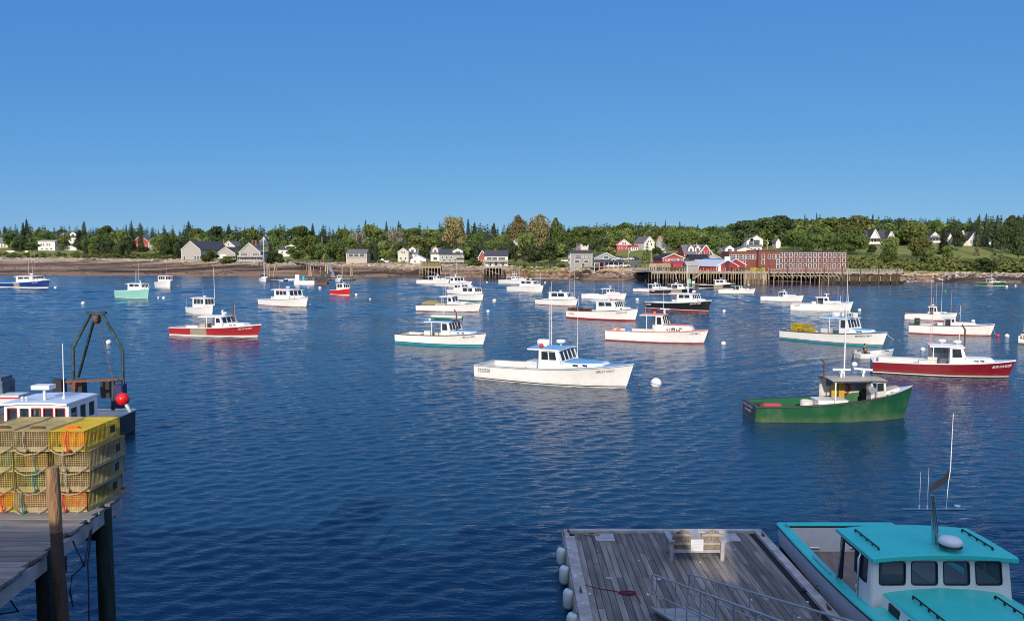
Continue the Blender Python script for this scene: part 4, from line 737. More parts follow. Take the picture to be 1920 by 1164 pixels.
def person(label, root_loc, rz, J, shirt, trousers, skin=(.42, .23, .15), hair=(.04, .025, .018)):
    """J: joint positions; one continuous skinned surface, coloured by garment"""
    names = ['pelvis', 'waist', 'chest', 'neck', 'chin', 'head', 'crown']; rad = [.15, .145, .17, .062, .07, .098, .06]
    V, E, Rr, part = [], [], [], []
    def av(p, r, g): V.append(Vector(p)); Rr.append(r); part.append(g); return len(V) - 1
    idx = {}
    for k, (n, r) in enumerate(zip(names, rad)):
        idx[n] = av(J[n], r, 's' if k < 3 else 'k')
        if k: E.append((idx[names[k - 1]], idx[n]))
    for sd in ('l', 'r'):
        a = av(J['sh' + sd], .075, 's'); b = av(J['el' + sd], .052, 'k'); c = av(J['wr' + sd], .033, 'k'); E += [(idx['chest'], a), (a, b), (b, c)]
        wv = Vector(J['wr' + sd]); dv = (wv - Vector(J['el' + sd])).normalized(); sv = dv.cross(Vector((0, 0, 1))).normalized(); dn = sv.cross(dv)
        pa = av(wv + dv * .06, .036, 'k'); E.append((c, pa))
        for f in range(4):
            o = (f - 1.5) * .021; l = (.07, .08, .076, .06)[f]
            f1 = av(wv + dv * (.085 + l * .4) + sv * o + dn * .006, .0095, 'k'); f2 = av(wv + dv * (.08 + l * .7) + sv * o + dn * .035, .008, 'k'); E += [(pa, f1), (f1, f2)]
        t1 = av(wv + dv * .06 + sv * .05, .011, 'k'); t2 = av(wv + dv * .09 + sv * .06 + dn * .02, .009, 'k'); E += [(pa, t1), (t1, t2)]
        h1 = av(J['hip' + sd], .095, 't'); k1 = av(J['kn' + sd], .062, 't'); a1 = av(J['an' + sd], .042, 't'); f1 = av(J['to' + sd], .035, 'b'); E += [(idx['pelvis'], h1), (h1, k1), (k1, a1), (a1, f1)]
    me = bpy.data.meshes.new('person'); me.from_pydata([tuple(v) for v in V], E, [])
    o = bpy.data.objects.new('person_tmp', me); C.objects.link(o); md = o.modifiers.new('skin', 'SKIN'); sb = o.modifiers.new('sub', 'SUBSURF'); sb.levels = 1; sb.render_levels = 1
    if not me.skin_vertices:
        bm = bmesh.new(); bm.from_mesh(me); bm.verts.layers.skin.verify(); bm.to_mesh(me); bm.free()
    for sv_, r in zip(me.skin_vertices[0].data, Rr): sv_.radius = (r, r)
    me.skin_vertices[0].data[0].use_root = True
    bpy.context.view_layer.update(); m2 = bpy.data.meshes.new_from_object(o.evaluated_get(bpy.context.evaluated_depsgraph_get())); bpy.data.objects.remove(o)
    m2.name = 'person'; m2.materials.clear()
    for m in (M('skin', skin, .6, var=.06), M('shirt_' + str(shirt), shirt, .9, var=.15, scale=8), M('trousers', trousers, .9, var=.15, scale=8), M('boots', (.03, .03, .035), .6)): m2.materials.append(m)
    tree_ = [(V[i], {'k': 0, 's': 1, 't': 2, 'b': 3}[part[i]]) for i in range(len(V))]
    seg = [((V[a] + V[b]) / 2, {'k': 0, 's': 1, 't': 2, 'b': 3}[part[b]]) for a, b in E]
    for f in m2.polygons:
        c = Vector(f.center); f.material_index = min(tree_ + seg, key=lambda q: (q[0] - c).length)[1]; f.use_smooth = True
    p = tag(link('person', m2, None, root_loc, rz), label, 'person')
    hd = Vector(J['head']); fw = Vector(J.get('face', (1, 0, 0))).normalized(); sd = Vector((0, 0, 1)).cross(fw)
    hm = MB(); hm.ball(hd + Vector((0, 0, .045)) - fw * .022, .105, 12, zs=.95); hm.build('hair', M('hair', hair, .8), p)
    fm = MB()
    for s_ in (-1, 1): fm.ball(hd + fw * .092 + sd * .034 * s_, .012, 6); 
    fm.build('eyes', MBLACK, p)
    nm = MB(); nm.tube([hd + fw * .09 + Vector((0, 0, .005)), hd + fw * .118 + Vector((0, 0, -.035))], [.009, .016], 6); nm.tube([hd + fw * .088 + sd * -.025 + Vector((0, 0, -.06)), hd + fw * .088 + sd * .025 + Vector((0, 0, -.06))], .007, 5)
    for s_ in (-1, 1): nm.ball(hd + sd * .098 * s_ - fw * .005, .026, 6)
    nm.build('face_features', M('skin'), p)
    return p
def _man():
    i = SKF; L = i['L']; xs = -L * .28; z = .40
    J = dict(pelvis=(xs, 0, z + .05), waist=(xs + .02, 0, z + .25), chest=(xs - .02, 0, z + .48), neck=(xs - .03, 0, z + .64), chin=(xs - .01, 0, z + .70), head=(xs, 0, z + .80), crown=(xs - .01, 0, z + .89),
             shl=(xs - .02, .19, z + .54), ell=(xs + .12, .28, z + .30), wrl=(xs + .32, .18, z + .16), shr=(xs - .04, -.19, z + .54), elr=(xs - .16, -.30, z + .32), wrr=(xs - .30, -.12, z + .26),
             hipl=(xs + .08, .1, z + .04), knl=(xs + .46, .16, z + .08), anl=(xs + .52, .16, z - .22), tol=(xs + .66, .17, z - .25), hipr=(xs + .08, -.1, z + .04), knr=(xs + .46, -.16, z + .08), anr=(xs + .52, -.16, z - .22), tor=(xs + .66, -.17, z - .25), face=(1, -.3, 0))
    person('person in a brown shirt seated at the stern of the moving skiff', i['cen'], i['hdg'], J, (.10, .035, .02), (.03, .035, .05))
_man()
# ------------------------------------------------------------------ mooring balls and lines
MBALL = M('mooring_ball_white', (.8, .79, .74), .4, var=.06, dirt=(.5, .45, .3), damt=.3, dscale=3); MBALLB = M('mooring_ball_foot', (.16, .12, .05), .8, var=.3); MBST = M('mooring_stripe_blue', (.05, .25, .55), .4)
def ball_mesh(kind):
    mb = MB(); c = {'white': 0, 'red': 0, 'pink': 0, 'green': 0}[kind]; k = 10; tilt = Matrix.Rotation(R(14), 3, 'Y')
    prof = [(.5 * math.sin(math.pi * i / k) + .001, -.5 * math.cos(math.pi * i / k)) for i in range(k + 1)]
    mb.lathe((0, 0, .22), prof[3:], 16, 0, mat=tilt); mb.lathe((0, 0, .22), prof[:4], 16, 1, mat=tilt)
    if kind == 'white': mb.lathe((0, 0, .22), [(.508 * math.sin(math.pi * i / k), -.508 * math.cos(math.pi * i / k)) for i in (4.6, 5.0)], 16, 2, mat=tilt)
    mb.tube([(.12, 0, .68), (.14, 0, .8), (.05, 0, .8), (.06, 0, .7)], .03, 5, 1)
    m0 = {'white': MBALL, 'red': MRED, 'pink': paint('pink_ball', (.75, .4, .42)), 'green': paint('green_buoy', (.08, .25, .08))}[kind]
    return mb.mesh('mooring_ball', [m0, MBALLB, MBST])
BM = {k: ball_mesh(k) for k in ('white', 'red', 'pink', 'green')}
for n_, (px, py, dpx, kind, lab) in enumerate([
    (1230, 723, 21, 'white', 'big white mooring ball with blue stripe off the bow of the 1233950 boat'), (104, 541, 5.5, 'white', 'white mooring ball off the bow of the dark blue boat'), (156, 570, 7, 'white', 'white mooring ball in open water between the blue and mint boats'),
    (307, 560.5, 6, 'white', 'white mooring ball off the bow of the mint green boat'), (297, 559, 4, 'white', 'tiny white float between the mint green boat and its mooring ball'), (333, 538.5, 6, 'white', 'white mooring ball right of the boxy bow on boat'),
    (600, 541.5, 6, 'white', 'white mooring ball between the landing and the bright red boat'), (578.5, 540.5, 3.5, 'pink', 'tiny pink buoy left of the bright red boat'), (581, 573.5, 6, 'white', 'white mooring ball at the bow of the lone white boat with thin red waterline'),
    (668, 554, 5.5, 'white', 'white mooring ball off the bow of the bright red boat'), (694, 561.5, 4, 'white', 'small white float in open water right of the bright red boat'), (927, 566, 8, 'white', 'white mooring ball of the bow on boat with green bottom'), (915, 585.5, 6.5, 'white', 'yellowish white mooring ball right of the brown railed boat with tan nets'),
    (864, 598.5, 8, 'pink', 'pink and white mooring ball behind the boat with a skiff on its roof'), (913, 530, 3.5, 'white', 'tiny white mooring ball left of the tower boat'), (1022, 531, 4, 'white', 'small white mooring ball right of the tower boat'), (1040, 549.5, 5, 'white', 'small white ball above the boat turned towards the viewer'), (1195, 563.5, 7, 'white', 'white mooring ball left of the black boats'),
    (1356.5, 646, 9, 'white', 'white mooring ball off the bow of the salmon roofed boat'), (1357.5, 585, 6.5, 'white', 'white mooring ball off the bow of the large black boat'), (1611.5, 583, 6.5, 'white', 'white mooring ball right of the boat with the very tall mast'), (1871, 631, 7, 'red', 'red mooring ball beside a white one off the brown railed boat with traps'),
    (1888, 631.5, 8, 'white', 'white mooring ball beside the red one near the right edge'), (1824.5, 604, 7, 'white', 'white mooring ball behind the boat with dark green traps'), (1887.5, 538.5, 5, 'white', 'white mooring ball off the bow of the small green boat'), (1904, 536.5, 3.5, 'white', 'tiny white float right of the small green boat'),
    (204, 644, 10, 'white', 'white mooring ball seen inside the steel gantry at the left'), (1772.5, 547.5, 5, 'green', 'small green buoy below the end of the right hand pier'), (1602, 686, 11, 'white', 'white mooring ball at the stern of the maroon boat'), (1730, 657, 9, 'white', 'white float hanging near the cabin of the maroon boat')]):
    p = W(px, py); d = dpx * H / (py - 480); me = BM[kind]
    o = link('mooring_ball', me, None, (p.x, p.y, 0), n_ * 1.3); o.scale = (d,) * 3; tag(o, lab, 'buoy', 'mooring balls on the water')
def rope(label, pts, r=.025, mat='white', sag=.15, n=8, name='mooring_line', group=None):
    mb = MB(); a, b = Vector(pts[0]), Vector(pts[-1])
    P = [a.lerp(b, i / n) - Vector((0, 0, sag * 4 * (i / n) * (1 - i / n))) for i in range(n + 1)] if len(pts) == 2 else [Vector(p) for p in pts]
    mb.tube(P, r, 5); return tag(mb.build(name, MROPE[mat], None), label, 'rope', group)
for lab, a, b in [('white mooring line from the bow of the sky blue roofed boat', at(1660, 623, 87), W(1687, 637)), ('mooring line from the mint green boat to its small float', at(278, 543, 172), W(297, 558)), ('mooring line from the bow on boat to its white ball', at(906, 554, 155), W(926, 564)), ('mooring line from the bright red boat to its white ball', at(657.5, 543, 184), W(667, 552.5)), ('mooring line from the bow of the orange ball boat', at(1506, 555, 158), W(1516, 561)), ('mooring line from the bow of the brown railed boat with traps', at(1862, 612, 90), W(1869, 628))]:
    rope(lab, [a, b], .03, 'white', .3)
rope('dark mooring line from the bow of the 1233950 boat to its ball', [at(1180, 690, 54.6), at(1190, 715, 54.4), W(1200, 727)], .02, 'dark')
# ------------------------------------------------------------------ the float with its bench, fenders and gangway
MDECK = M('weathered_float_boards', (.20, .18, .16), .8, var=.35, scale=1.6, island=.42, bump=.35, bscale=40, stretch=(5, .5, 5), dirt=(.07, .065, .06), dscale=.45, damt=.8)
MTRIM = M('weathered_trim', (.36, .345, .325), .8, var=.25, scale=3, island=.2, bump=.3, bscale=30, dirt=(.14, .14, .14), damt=.6)
FX0, FX1, FY0, FY1, FZ = 1.70, 8.28, 11.5, 24.25, .5
def _float():
    rnd = random.Random(4); t = thing('dock_float', 'grey weathered wooden float with a two seat bench on it', 'dock', (0, 0, 0))
    a = MB(); x = FX0 + .34; bw_ = .186
    while x + bw_ < FX1 - .3:
        y = FY0; k = 0
        while y < FY1 - .25:
            ln = rnd.choice((3.05, 3.65, 4.27)) if k else rnd.uniform(1.0, 3.6); y2 = min(y + ln, FY1 - .22); z = FZ - .006 + rnd.uniform(-.006, .004)
            a.bb(x + .009, x + bw_ - .009, y + .004, y2 - .004, z - .04, z); y = y2; k += 1
        x += bw_
    a.build('deck_boards', MDECK, t)
    a = MB()
    a.bb(FX0, FX0 + .33, FY0, FY1 - .62, FZ - .05, FZ + .055); a.bb(FX0 + .02, FX0 + .16, FY1 - .60, FY1, FZ - .05, FZ + .05)
    a.bb(FX1 - .26, FX1, FY0, FY1, FZ - .05, FZ + .05); a.bb(FX0 + .16, FX1 - .265, FY1 - .2, FY1, FZ - .04, FZ + .06)
    for q in range(3): a.bb(FX0 - .045, FX0 + .0, FY0, FY1, FZ - .05 - .17 * (q + 1) + .02, FZ - .05 - .17 * q)
    a.bb(FX0, FX1, FY1 + .002, FY1 + .05, -.05, FZ - .0); a.bb(FX1 + .002, FX1 + .05, FY0, FY1, -.05, FZ - .0)
    a.build('edge_trim', MTRIM, t)
    a = MB(); a.bb(FX0 + .1, FX1 - .1, FY0, FY1 - .1, -.25, FZ - .06); a.build('flotation', M('tarred_timber', (.012, .012, .013), .85), t)
    for (x, y, w, l) in ((3.0, FY1 - .62, .62, .62), (7.0, FY1 - .62, .7, .66), (2.75, 20.55, .16, .1), (4.1, 20.5, .2, .14)):
        a = MB(); a.bb(x - w / 2, x + w / 2, y - l / 2, y + l / 2, FZ, FZ + .016); a.build('patch_board', M('pale_patch_board', (.36, .36, .37), .8, var=.25, scale=5, island=.2), t)
    for (x, y) in ((FX0 + .16, 19.6), (FX1 - .13, 18.6), (FX1 - .13, FY1 - .6), (FX0 + .16, FY1 - .25)):
        a = MB(); a.bb(x - .03, x + .03, y - .06, y + .06, FZ + .05, FZ + .11); a.tube([(x, y - .15, FZ + .12), (x, y + .15, FZ + .12)], .022, 6); a.build('cleat', MRUST, t)
_float()
def _splats():
    rnd = random.Random(6); m = MB()
    for k in range(46):
        x = FX0 + rnd.choice((.05, .15, .25, .1)) if k < 24 else rnd.uniform(FX0 + .4, FX1 - .4); y = rnd.uniform(17.6, FY1 - .2); z = FZ + (.0585 if k < 24 else .0035); r = rnd.uniform(.012, .05); n = 7
        pts = [(x + r * rnd.uniform(.5, 1.2) * math.cos(a * 2 * math.pi / n), y + 1.5 * r * rnd.uniform(.5, 1.2) * math.sin(a * 2 * math.pi / n), z) for a in range(n)]; m.add(pts, [tuple(range(n))])
    o = m.build('gull_droppings', M('gull_white', (.55, .56, .55), .8, var=.2)); tag(o, 'white gull droppings spattered over the float boards and rail', 'droppings', None, 'stuff')
_splats()
MFEND = M('white_fender', (.52, .62, .62), .5, var=.12, scale=6, dirt=(.2, .27, .24), damt=.5, dscale=3)
for k, (py, lab) in enumerate(((1042, 'white cylinder fender farthest along the left side of the float'), (1077, 'second farthest white fender on the left side of the float'), (1122, 'third white fender along the left side of the float'), (1168, 'nearest white fender on the left side of the float, at the bottom edge'))):
    d = atz(1062, py, .3).y; t = thing('dock_fender', lab, 'fender', (FX0 - .17, d, .3), 0, 'fenders hung along the float')
    a = MB(); a.lathe((0, 0, 0), [(.03, -.27), (.1, -.26), (.145, -.18), (.15, 0), (.145, .18), (.1, .26), (.04, .27)], 14); a.build('fender_body', MFEND, t)
    a = MB(); a.lathe((0, 0, -.27), [(.05, -.05), (.05, .02)], 8); a.tube([(0, 0, .26), (.05, 0, .3), (.17, 0, .24)], .015, 5); a.build('fender_rope', MROPE['green'], t)
MBENCH = M('bench_wood', (.30, .235, .18), .75, var=.22, scale=4, island=.18, bump=.25, bscale=30, stretch=(2, 2, 6)); MBENCHG = M('grey_bench_wood', (.34, .335, .34), .75, var=.2, scale=4, island=.15, bump=.25, bscale=30)
def _bench():
    p = atz(1306, 1050, FZ + .002); W_ = 1.62; t = thing('garden_bench', 'wooden double Adirondack chair with a table between its seats, facing the water', 'bench', (p.x, p.y + .3, FZ))
    # local: y- is towards the camera (the back)
    for sx in (-1, 1):
        x = sx * (W_ / 2 - .05)
        a = MB(); a.bb(x - .055, x + .055, -.36, -.28, 0, .62); a.build('rear_leg', MBENCHG, t)
        a = MB(); a.bb(x - .05, x + .05, .38, .46, 0, .60); a.build('front_leg', MBENCHG, t)
        a = MB(); a.bb(x - .085, x + .085, -.42, .52, .605, .635); a.build('armrest', MBENCHG, t)
        a = MB(); a.bar((x * .93, -.30, .24), (x * .93, .42, .38), .03, .1); a.build('side_rail', MBENCH, t)
    a = MB(); a.bb(-W_ / 2 + .11, W_ / 2 - .11, -.30, -.265, .24, .33); a.build('rear_rail', MBENCHG, t)
    for sx in (-1, 1):
        cx = sx * .44; b = MB(); 
        for k in range(6):
            x = cx + (k - 2.5) * .1; top = .98 - .035 * abs(k - 2.5) ** 1.5; b.bar((x, -.15, .30), (x, -.36, top), .092, .022)
        bo = b.build('backrest', MBENCH, t)
        b = MB()
        for z in (.50, .80): y = -.15 - .21 * (z - .30) / .66 - .035; b.bb(cx - .31, cx + .31, y - .015, y + .012, z - .035, z + .035)
        b.build('back_batten', MBENCHG, bo)
        b = MB()
        for k in range(5): y = -.16 + k * .13; b.bb(cx - .30, cx + .30, y, y + .115, .33 + k * .018, .355 + k * .018)
        b.build('seat', MBENCH, t)
    a = MB()
    for k in range(4): a.bb(-.185, .185, -.34 + k * .2, -.15 + k * .2, .66, .685)
    a.build('table_top', MBENCHG, t)
    a = MB(); a.bb(-.19, .19, -.335, -.32, .30, .655); pn = a.build('notice_board', M('notice_paper', (.62, .64, .68), .6, var=.05), t)
    a = MB()
    for k in range(6): a.bb(-.15, .15 - .07 * (k % 2), -.338, -.336, .60 - k * .045, .607 - k * .045)
    a.build('faded_lines', M('faded_grey_print', (.45, .46, .5), .7), pn)
_bench()
def coil(label, c, r, n, mat, tail, seed=1, name='coiled_rope', th=.012):
    rnd = random.Random(seed); c = Vector(c); P = [Vector(p) for p in tail[0]]
    for k in range(n * 9):
        a = k / 9 * 2 * math.pi; q = r * rnd.uniform(.55, 1.05); P.append(c + Vector((q * 1.3 * math.cos(a), q * math.sin(a) * .7, .012 + .004 * (k / 9))))
    P += [Vector(p) for p in tail[1]]; mb = MB(); mb.tube(P, th, 5); return tag(mb.build(name, mat), label, 'rope')
zf_ = FZ + .07; p0 = atz(1097, 1096, zf_); p1 = atz(1130, 1104, FZ + .01); p2 = atz(1165, 1110, FZ + .01)
coil('dark red rope tied at the float edge, lying in a tangle on the boards', atz(1176, 1112, FZ), .22, 3, MROPE['maroon'], ([p0, p0.lerp(p1, .5), p1, p1.lerp(p2, .5) + Vector((0, .03, 0)), p2], [atz(1192, 1116, FZ + .01), atz(1198, 1121, FZ + .01), atz(1201, 1130, FZ + .01)]), 3)
coil('tan rope heaped on the far left corner of the float', atz(1110, 1001, FZ + .02), .22, 3, MROPE['tan'], ([atz(1104, 996, FZ + .02)], [atz(1122, 1006, FZ + .01)]), 5)
coil('black rope coiled on the float edge beside the teal boat', atz(1518, 1107, FZ), .22, 4, MROPE['dark'], ([atz(1496, 1106, FZ + .01)], [atz(1530, 1100, FZ + .07), atz(1534, 1097, FZ + .3)]), 7)
def _gang():
    t = thing('gangway', 'aluminium gangway with double rails sloping down to the float', 'gangway', (0, 0, 0)); y0, y1 = 18.5, -1.6; sl_ = math.tan(R(20)); z = lambda y: FZ + .02 + (18.5 - y) * sl_
    for x in (3.58, 4.52):
        a = MB(); P0 = Vector((x, y0, z(y0) + 1.0)); P1 = Vector((x, y1, z(y1) + 1.0))
        a.tube([(x, y0 + .0, z(y0) + .45), (x, y0 + .02, z(y0) + .95), (x, y0 - .05, z(y0) + 1.02), P1], .02, 8); a.tube([(x, y0, z(y0) + .52), (x, y1, z(y1) + .52)], .014, 6); a.tube([(x, y0, z(y0) + .12), (x, y1, z(y1) + .12)], .03, 6)
        y = y0 - .55
        while y > y1: a.tube([(x, y, z(y) + .1), (x, y, z(y) + 1.0)], .013, 6); y -= 1.05
        a.build('handrail', MALU, t)
    a = MB(); a.add([(3.6, y0, z(y0) + .1), (4.5, y0, z(y0) + .1), (4.5, y1, z(y1) + .1), (3.6, y1, z(y1) + .1), (3.6, y0, z(y0) + .04), (4.5, y0, z(y0) + .04), (4.5, y1, z(y1) + .04), (3.6, y1, z(y1) + .04)], [(0, 1, 2, 3), (7, 6, 5, 4), (0, 4, 5, 1), (2, 6, 7, 3), (0, 3, 7, 4), (1, 5, 6, 2)]); a.build('walkway', MTRIM, t)
_gang()
# ------------------------------------------------------------------ teal boat alongside
MTEAL = paint('teal_gelcoat', (.05, .60, .52), .4, dirt=(.05, .36, .36), damt=.25, dscale=2)
MRAIL['tealside'] = MTEAL; MTOP['tealside'] = MTEAL; MHULL['float_grey'] = paint('hull_pale_grey', (.62, .63, .66), .3)
MGL = M_glass('tinted_glass', see=.40, tint=(.5, .55, .58), base=(.055, .08, .10))
def rounded_frame(mb, c4, r, wd, th, mi=0):
    """gasket round a window opening: rounded inside, square outside"""
    A, B, Cc, D = [Vector(p) for p in c4]; ex = (B - A); ey = (D - A); lx, ly = ex.length, ey.length; ex.normalize(); ey.normalize(); nz = ex.cross(ey)
    inn, out = [], []
    for (cx, cy, a0) in ((lx - r, ly - r, 0), (r, ly - r, 90), (r, r, 180), (lx - r, r, 270)):
        for k in range(5):
            a = R(a0 + k * 22.5); inn.append((cx + (r - wd) * math.cos(a), cy + (r - wd) * math.sin(a))); q = (cx + r * math.cos(a), cy + r * math.sin(a)); out.append(q)
    n = len(inn); P = lambda q, o: A + ex * q[0] + ey * q[1] + nz * o
    for i in range(n):
        j = (i + 1) % n
        mb.quad(P(inn[i], th), P(inn[j], th), P(out[j], th), P(out[i], th), mi); mb.quad(P(inn[i], -th), P(inn[j], -th), P(out[j], -th), P(out[i], -th), mi); mb.quad(P(inn[i], th), P(inn[j], th), P(inn[j], -th), P(inn[i], -th), mi)
        # white corner infill
    sq = [(lx, ly), (0, ly), (0, 0), (lx, 0)]
    for c in range(4):
        for k in range(4):
            i = c * 5 + k
            for o in (th * .5, -th * .5): mb.add([P(sq[c], o), P(out[i], o), P(out[i + 1], o)], [(0, 1, 2)], 1 - mi)
def _teal():
    cx, cy = 10.55, 17.7
    i = boat('lobster_boat', 'teal and white lobster boat lying alongside the wooden float', (8.5, 23.9, 0), (10.55, 12.0, 0), 1.55, .90, 2.3, hull='float_grey', bottom='black', stripe='black', rail='tealside', top='tealside', wt=(.30, .49, .80), nowheel=True, head=-90, Lx=12.4, B=.325, sole=.06, boot=.1, fine=True, group='', ww=.86, cat='lobster boat', stern=.93, nring=6)
    rt = i['root']; L = i['L']; h = i['h']; X = i['X']
    off = rt.location.y     # bow towards the camera: local x = off - world y, local y = world x - rt.x
    wy, wi, zr, rh = 1.72, 1.66, 2.20, 2.3; xa, xf = X(.34), X(.49)
    za = h.zs(.4) - .02; zt = 1.32; rk = .16
    wh = MB()
    fr = [(.035 + k * .235 + .01, .30, .035 + k * .235 + .205, .90) for k in range(4)]
    holes = [(c, 'f') for c in wh.panel((xf, -wy, zt - .35), (xf, wy, zt - .35), (xf - rk, wi, zr), (xf - rk, -wi, zr), [(a, .46, c, .93) for a, b, c, d in fr], .07)]
    xm = lerp(xa, xf, .60)
    holes += [(c, 's') for c in wh.panel((xm, -wy, za), (xf, -wy, za), (xf - rk, -wi, zr), (xm, -wi, zr), [(.12, .42, .72, .93)], .07)]
    holes += [(c, 's') for c in wh.panel((xf, wy, za), (xa, wy, za), (xa, wi, zr), (xf - rk, wi, zr), [(.12, .42, .46, .93), (.54, .42, .9, .93)], .07)]
    wh.bb(xm - .05, xm + .02, -wy + .04, -wy + .6, i['sole'], zr)
    who = wh.build('wheelhouse', MW, rt)
    for c4, _ in holes:
        g = MB(); g.quad(*c4); wn = g.build('window', MGL, who, fix=False)
        f = MB(); rounded_frame(f, c4, .09, .022, .045, 0); f.build('window_gasket', [MBLACK, MW], wn)
    # roof: crowned teal slab
    rf = MB(); wr = 1.80; us = [-1, -.985, -.7, -.35, 0, .35, .7, .985, 1]; xs = [xa - .12, xa + .5, xf - .6, xf + .02, xf + .10]
    S_ = [[Vector((x, u * wr * (.985 if k in (0, 4) else 1), rh - .03 - (.10 * u * u) + .10 + (-.02 if k in (0, 4) else 0))) for u in us] for k, x in enumerate(xs)]
    for a, b in zip(S_[:-1], S_[1:]):
        for k in range(8): rf.add([a[k], b[k], b[k + 1], a[k + 1]], [(0, 1, 2, 3)], 0, True); lo = Vector((0, 0, -.09)); rf.quad(a[k] + lo, b[k] + lo, b[k + 1] + lo, a[k + 1] + lo, 1)
        for k in (0, 8): lo = Vector((0, 0, -.09)); rf.quad(a[k], b[k], b[k] + lo, a[k] + lo, 0)
    for a in (S_[0], S_[-1]):
        for k in range(8): lo = Vector((0, 0, -.09)); rf.quad(a[k], a[k + 1], a[k + 1] + lo, a[k] + lo, 0)
    roof = rf.build('roof', [MTEAL, MW], rt)
    # trunk cabin: crowned teal top sloping to the bow
    tr = MB(); secs = []
    for k in range(9):
        t = lerp(.475, .86, k / 8); hw = min(1.50, max(h.bs(t) - .42, .15)); zb = h.zs(t) - .02; z = max(lerp(1.42, 1.60, k / 8), zb + .12)
        secs.append([Vector((X(t), u * hw * (1.0 if q in (0, 8) else .97), zz)) for q, (u, zz) in enumerate([(-1, zb), (-1, z - .12), (-.97, z - .06), (-.5, z + .02), (0, z + .06), (.5, z + .02), (.97, z - .06), (1, z - .12), (1, zb)])])
    for a, b in zip(secs[:-1], secs[1:]):
        for q in range(8): tr.add([a[q], b[q], b[q + 1], a[q + 1]], [(0, 1, 2, 3)], 0 if q in (0, 7) else 1, 0 < q < 7)
    tr.add(secs[-1], [tuple(range(9))], 0)
    to = tr.build('cabin_trunk', [MW, MTEAL], rt)
    for t in (.54, .61, .68):
        for sd in (-1, 1):
            a = MB(); hw = min(1.50, h.bs(t) - .42); a.box((X(t), sd * (hw * .985 + .004), (h.zs(t) + 1.34) / 2 - .0), (.46, .05, .20)); a.build('portlight', MBLACK, to)
    MWOOD = M('dark_varnished_wood', (.035, .018, .014), .4, var=.2, scale=8)
    def grab(par, a, b, n=4):
        m = MB(); a = Vector(a); b = Vector(b); m.bar(a + Vector((0, 0, .05)), b + Vector((0, 0, .05)), .03, .03)
        for k in range(n + 1):
            p = a.lerp(b, k / n); m.bar(p - Vector((0, 0, .02)), p + Vector((0, 0, .05)), .055, .03)
        m.build('grab_rail', MWOOD, par)
    grab(roof, (xa + .25, -1.42, rh + .01), (xf - .35, -1.42, rh + .01)); grab(roof, (xa + .25, 1.42, rh + .01), (xf - .35, 1.42, rh + .01))
    grab(to, (X(.53), -.98, 1.47), (X(.64), -.98, 1.51)); grab(to, (X(.53), .98, 1.47), (X(.64), .98, 1.51))
    a = MB(); a.bb(X(.72) - .3, X(.72) + .3, -.3, .3, 1.58, 1.68); a.build('fore_hatch', MTEAL, to)
    # mast with spreader, radar, whips and a torn flag
    mx, my = X(.445), .10
    m = MB(); m.tube([(mx, my, rh), (mx - .04, my - .10, 3.62)], [.065, .05], 10); m.tube([(mx + .14, my + .04, rh), (mx - .0, my - .07, 3.5)], .025, 8); m.tube([(mx - .04, my - .10, 3.6), (mx - .04, my - .10, 3.75)], .03, 8); m.bb(mx - .1, mx + .25, my - .22, my + .22, rh + .03, rh + .06)
    ms = m.build('mast', MSTEEL, rt)
    m = MB(); m.bb(mx - .06, mx + .02, -.74, .86, 3.235, 3.275); m.build('spreader', MSTEEL, ms)
    m = MB(); m.lathe((mx + .36, my + .17, 2.52), [(.02, -.05), (.22, -.04), (.27, .03), (.27, .1), (.2, .16), (.02, .18)], 18); m.bb(mx + .02, mx + .5, my + .07, my + .25, 2.42, 2.475); m.build('radar_dome', paint('radar_white', (.78, .78, .8)), ms)
    m = MB(); m.lathe((mx + .36, my + .17, 2.515), [(.225, -.05), (.265, -.0), (.265, -.048)], 18); m.build('radar_base', MBLACK, ms)
    for y, hh in ((-.32, .95), (-.12, 1.05)):
        m = MB(); m.tube([(mx - .02, y, 3.27), (mx - .02, y, 3.27 + hh)], [.004, .003], 5); m.tube([(mx - .02, y, 3.27), (mx - .02, y, 3.37)], .022, 6); m.build('whip_antenna', MWHIP, ms)
    m = MB(); m.tube([(mx - .02, .36, 3.27), (mx - .02, .36, 3.34), (mx - .02, .38, 3.9), (mx - .02, .42, 4.3), (mx - .02, .43, 5.7)], [.022, .009, .008, .012, .007], 6); m.build('tall_whip_antenna', MWHIP, ms)
    m = MB(); g = []
    for k in range(7):
        u = k / 6; g.append([Vector((mx - .03 + .03 * math.sin(u * 5), .40 - .52 * u, 4.10 - .36 * u + .04 * math.sin(u * 9))), Vector((mx - .03 + .03 * math.sin(u * 5 + 1), .39 - .50 * u, 4.10 + (.06 - .26 * u) - .10 * u - .16 * (1 - u) * math.sin(u * 3)))])
    g = [[Vector((mx - .03, .41 - .5 * u, 4.0 - .33 * u + .02 * math.sin(u * 9))) for u in (0, .2, .4, .6, .8, 1)], [Vector((mx - .05, .41 - .46 * u, 4.28 - .50 * u - .05 * math.sin(u * 6))) for u in (0, .2, .4, .6, .8, 1)]]
    for k in range(5): m.quad(g[0][k], g[0][k + 1], g[1][k + 1], g[1][k])
    fl = m.build('flag', M('faded_navy_cloth', (.012, .016, .03), .9, var=.3, scale=6), ms); so_ = fl.modifiers.new('thickness', 'SOLIDIFY'); so_.thickness = .006
    m = MB(); m.lathe((mx, .62, 3.28), [(.03, 0), (.02, .05), (.07, .06), (.07, .09), (.02, .1)], 12); m.build('gps_puck', MW, ms)
    # starboard door opening: dark frame, side window, canvas, stainless posts
    m = MB(); m.bb(xa + .05, xm - .05, -wi - .02, -wi + .05, 2.02, 2.16); m.bar((xa + .08, -wi, 2.1), (xa + .12, -wy, za), .10, .06); m.build('door_frame', MBLACK, rt)
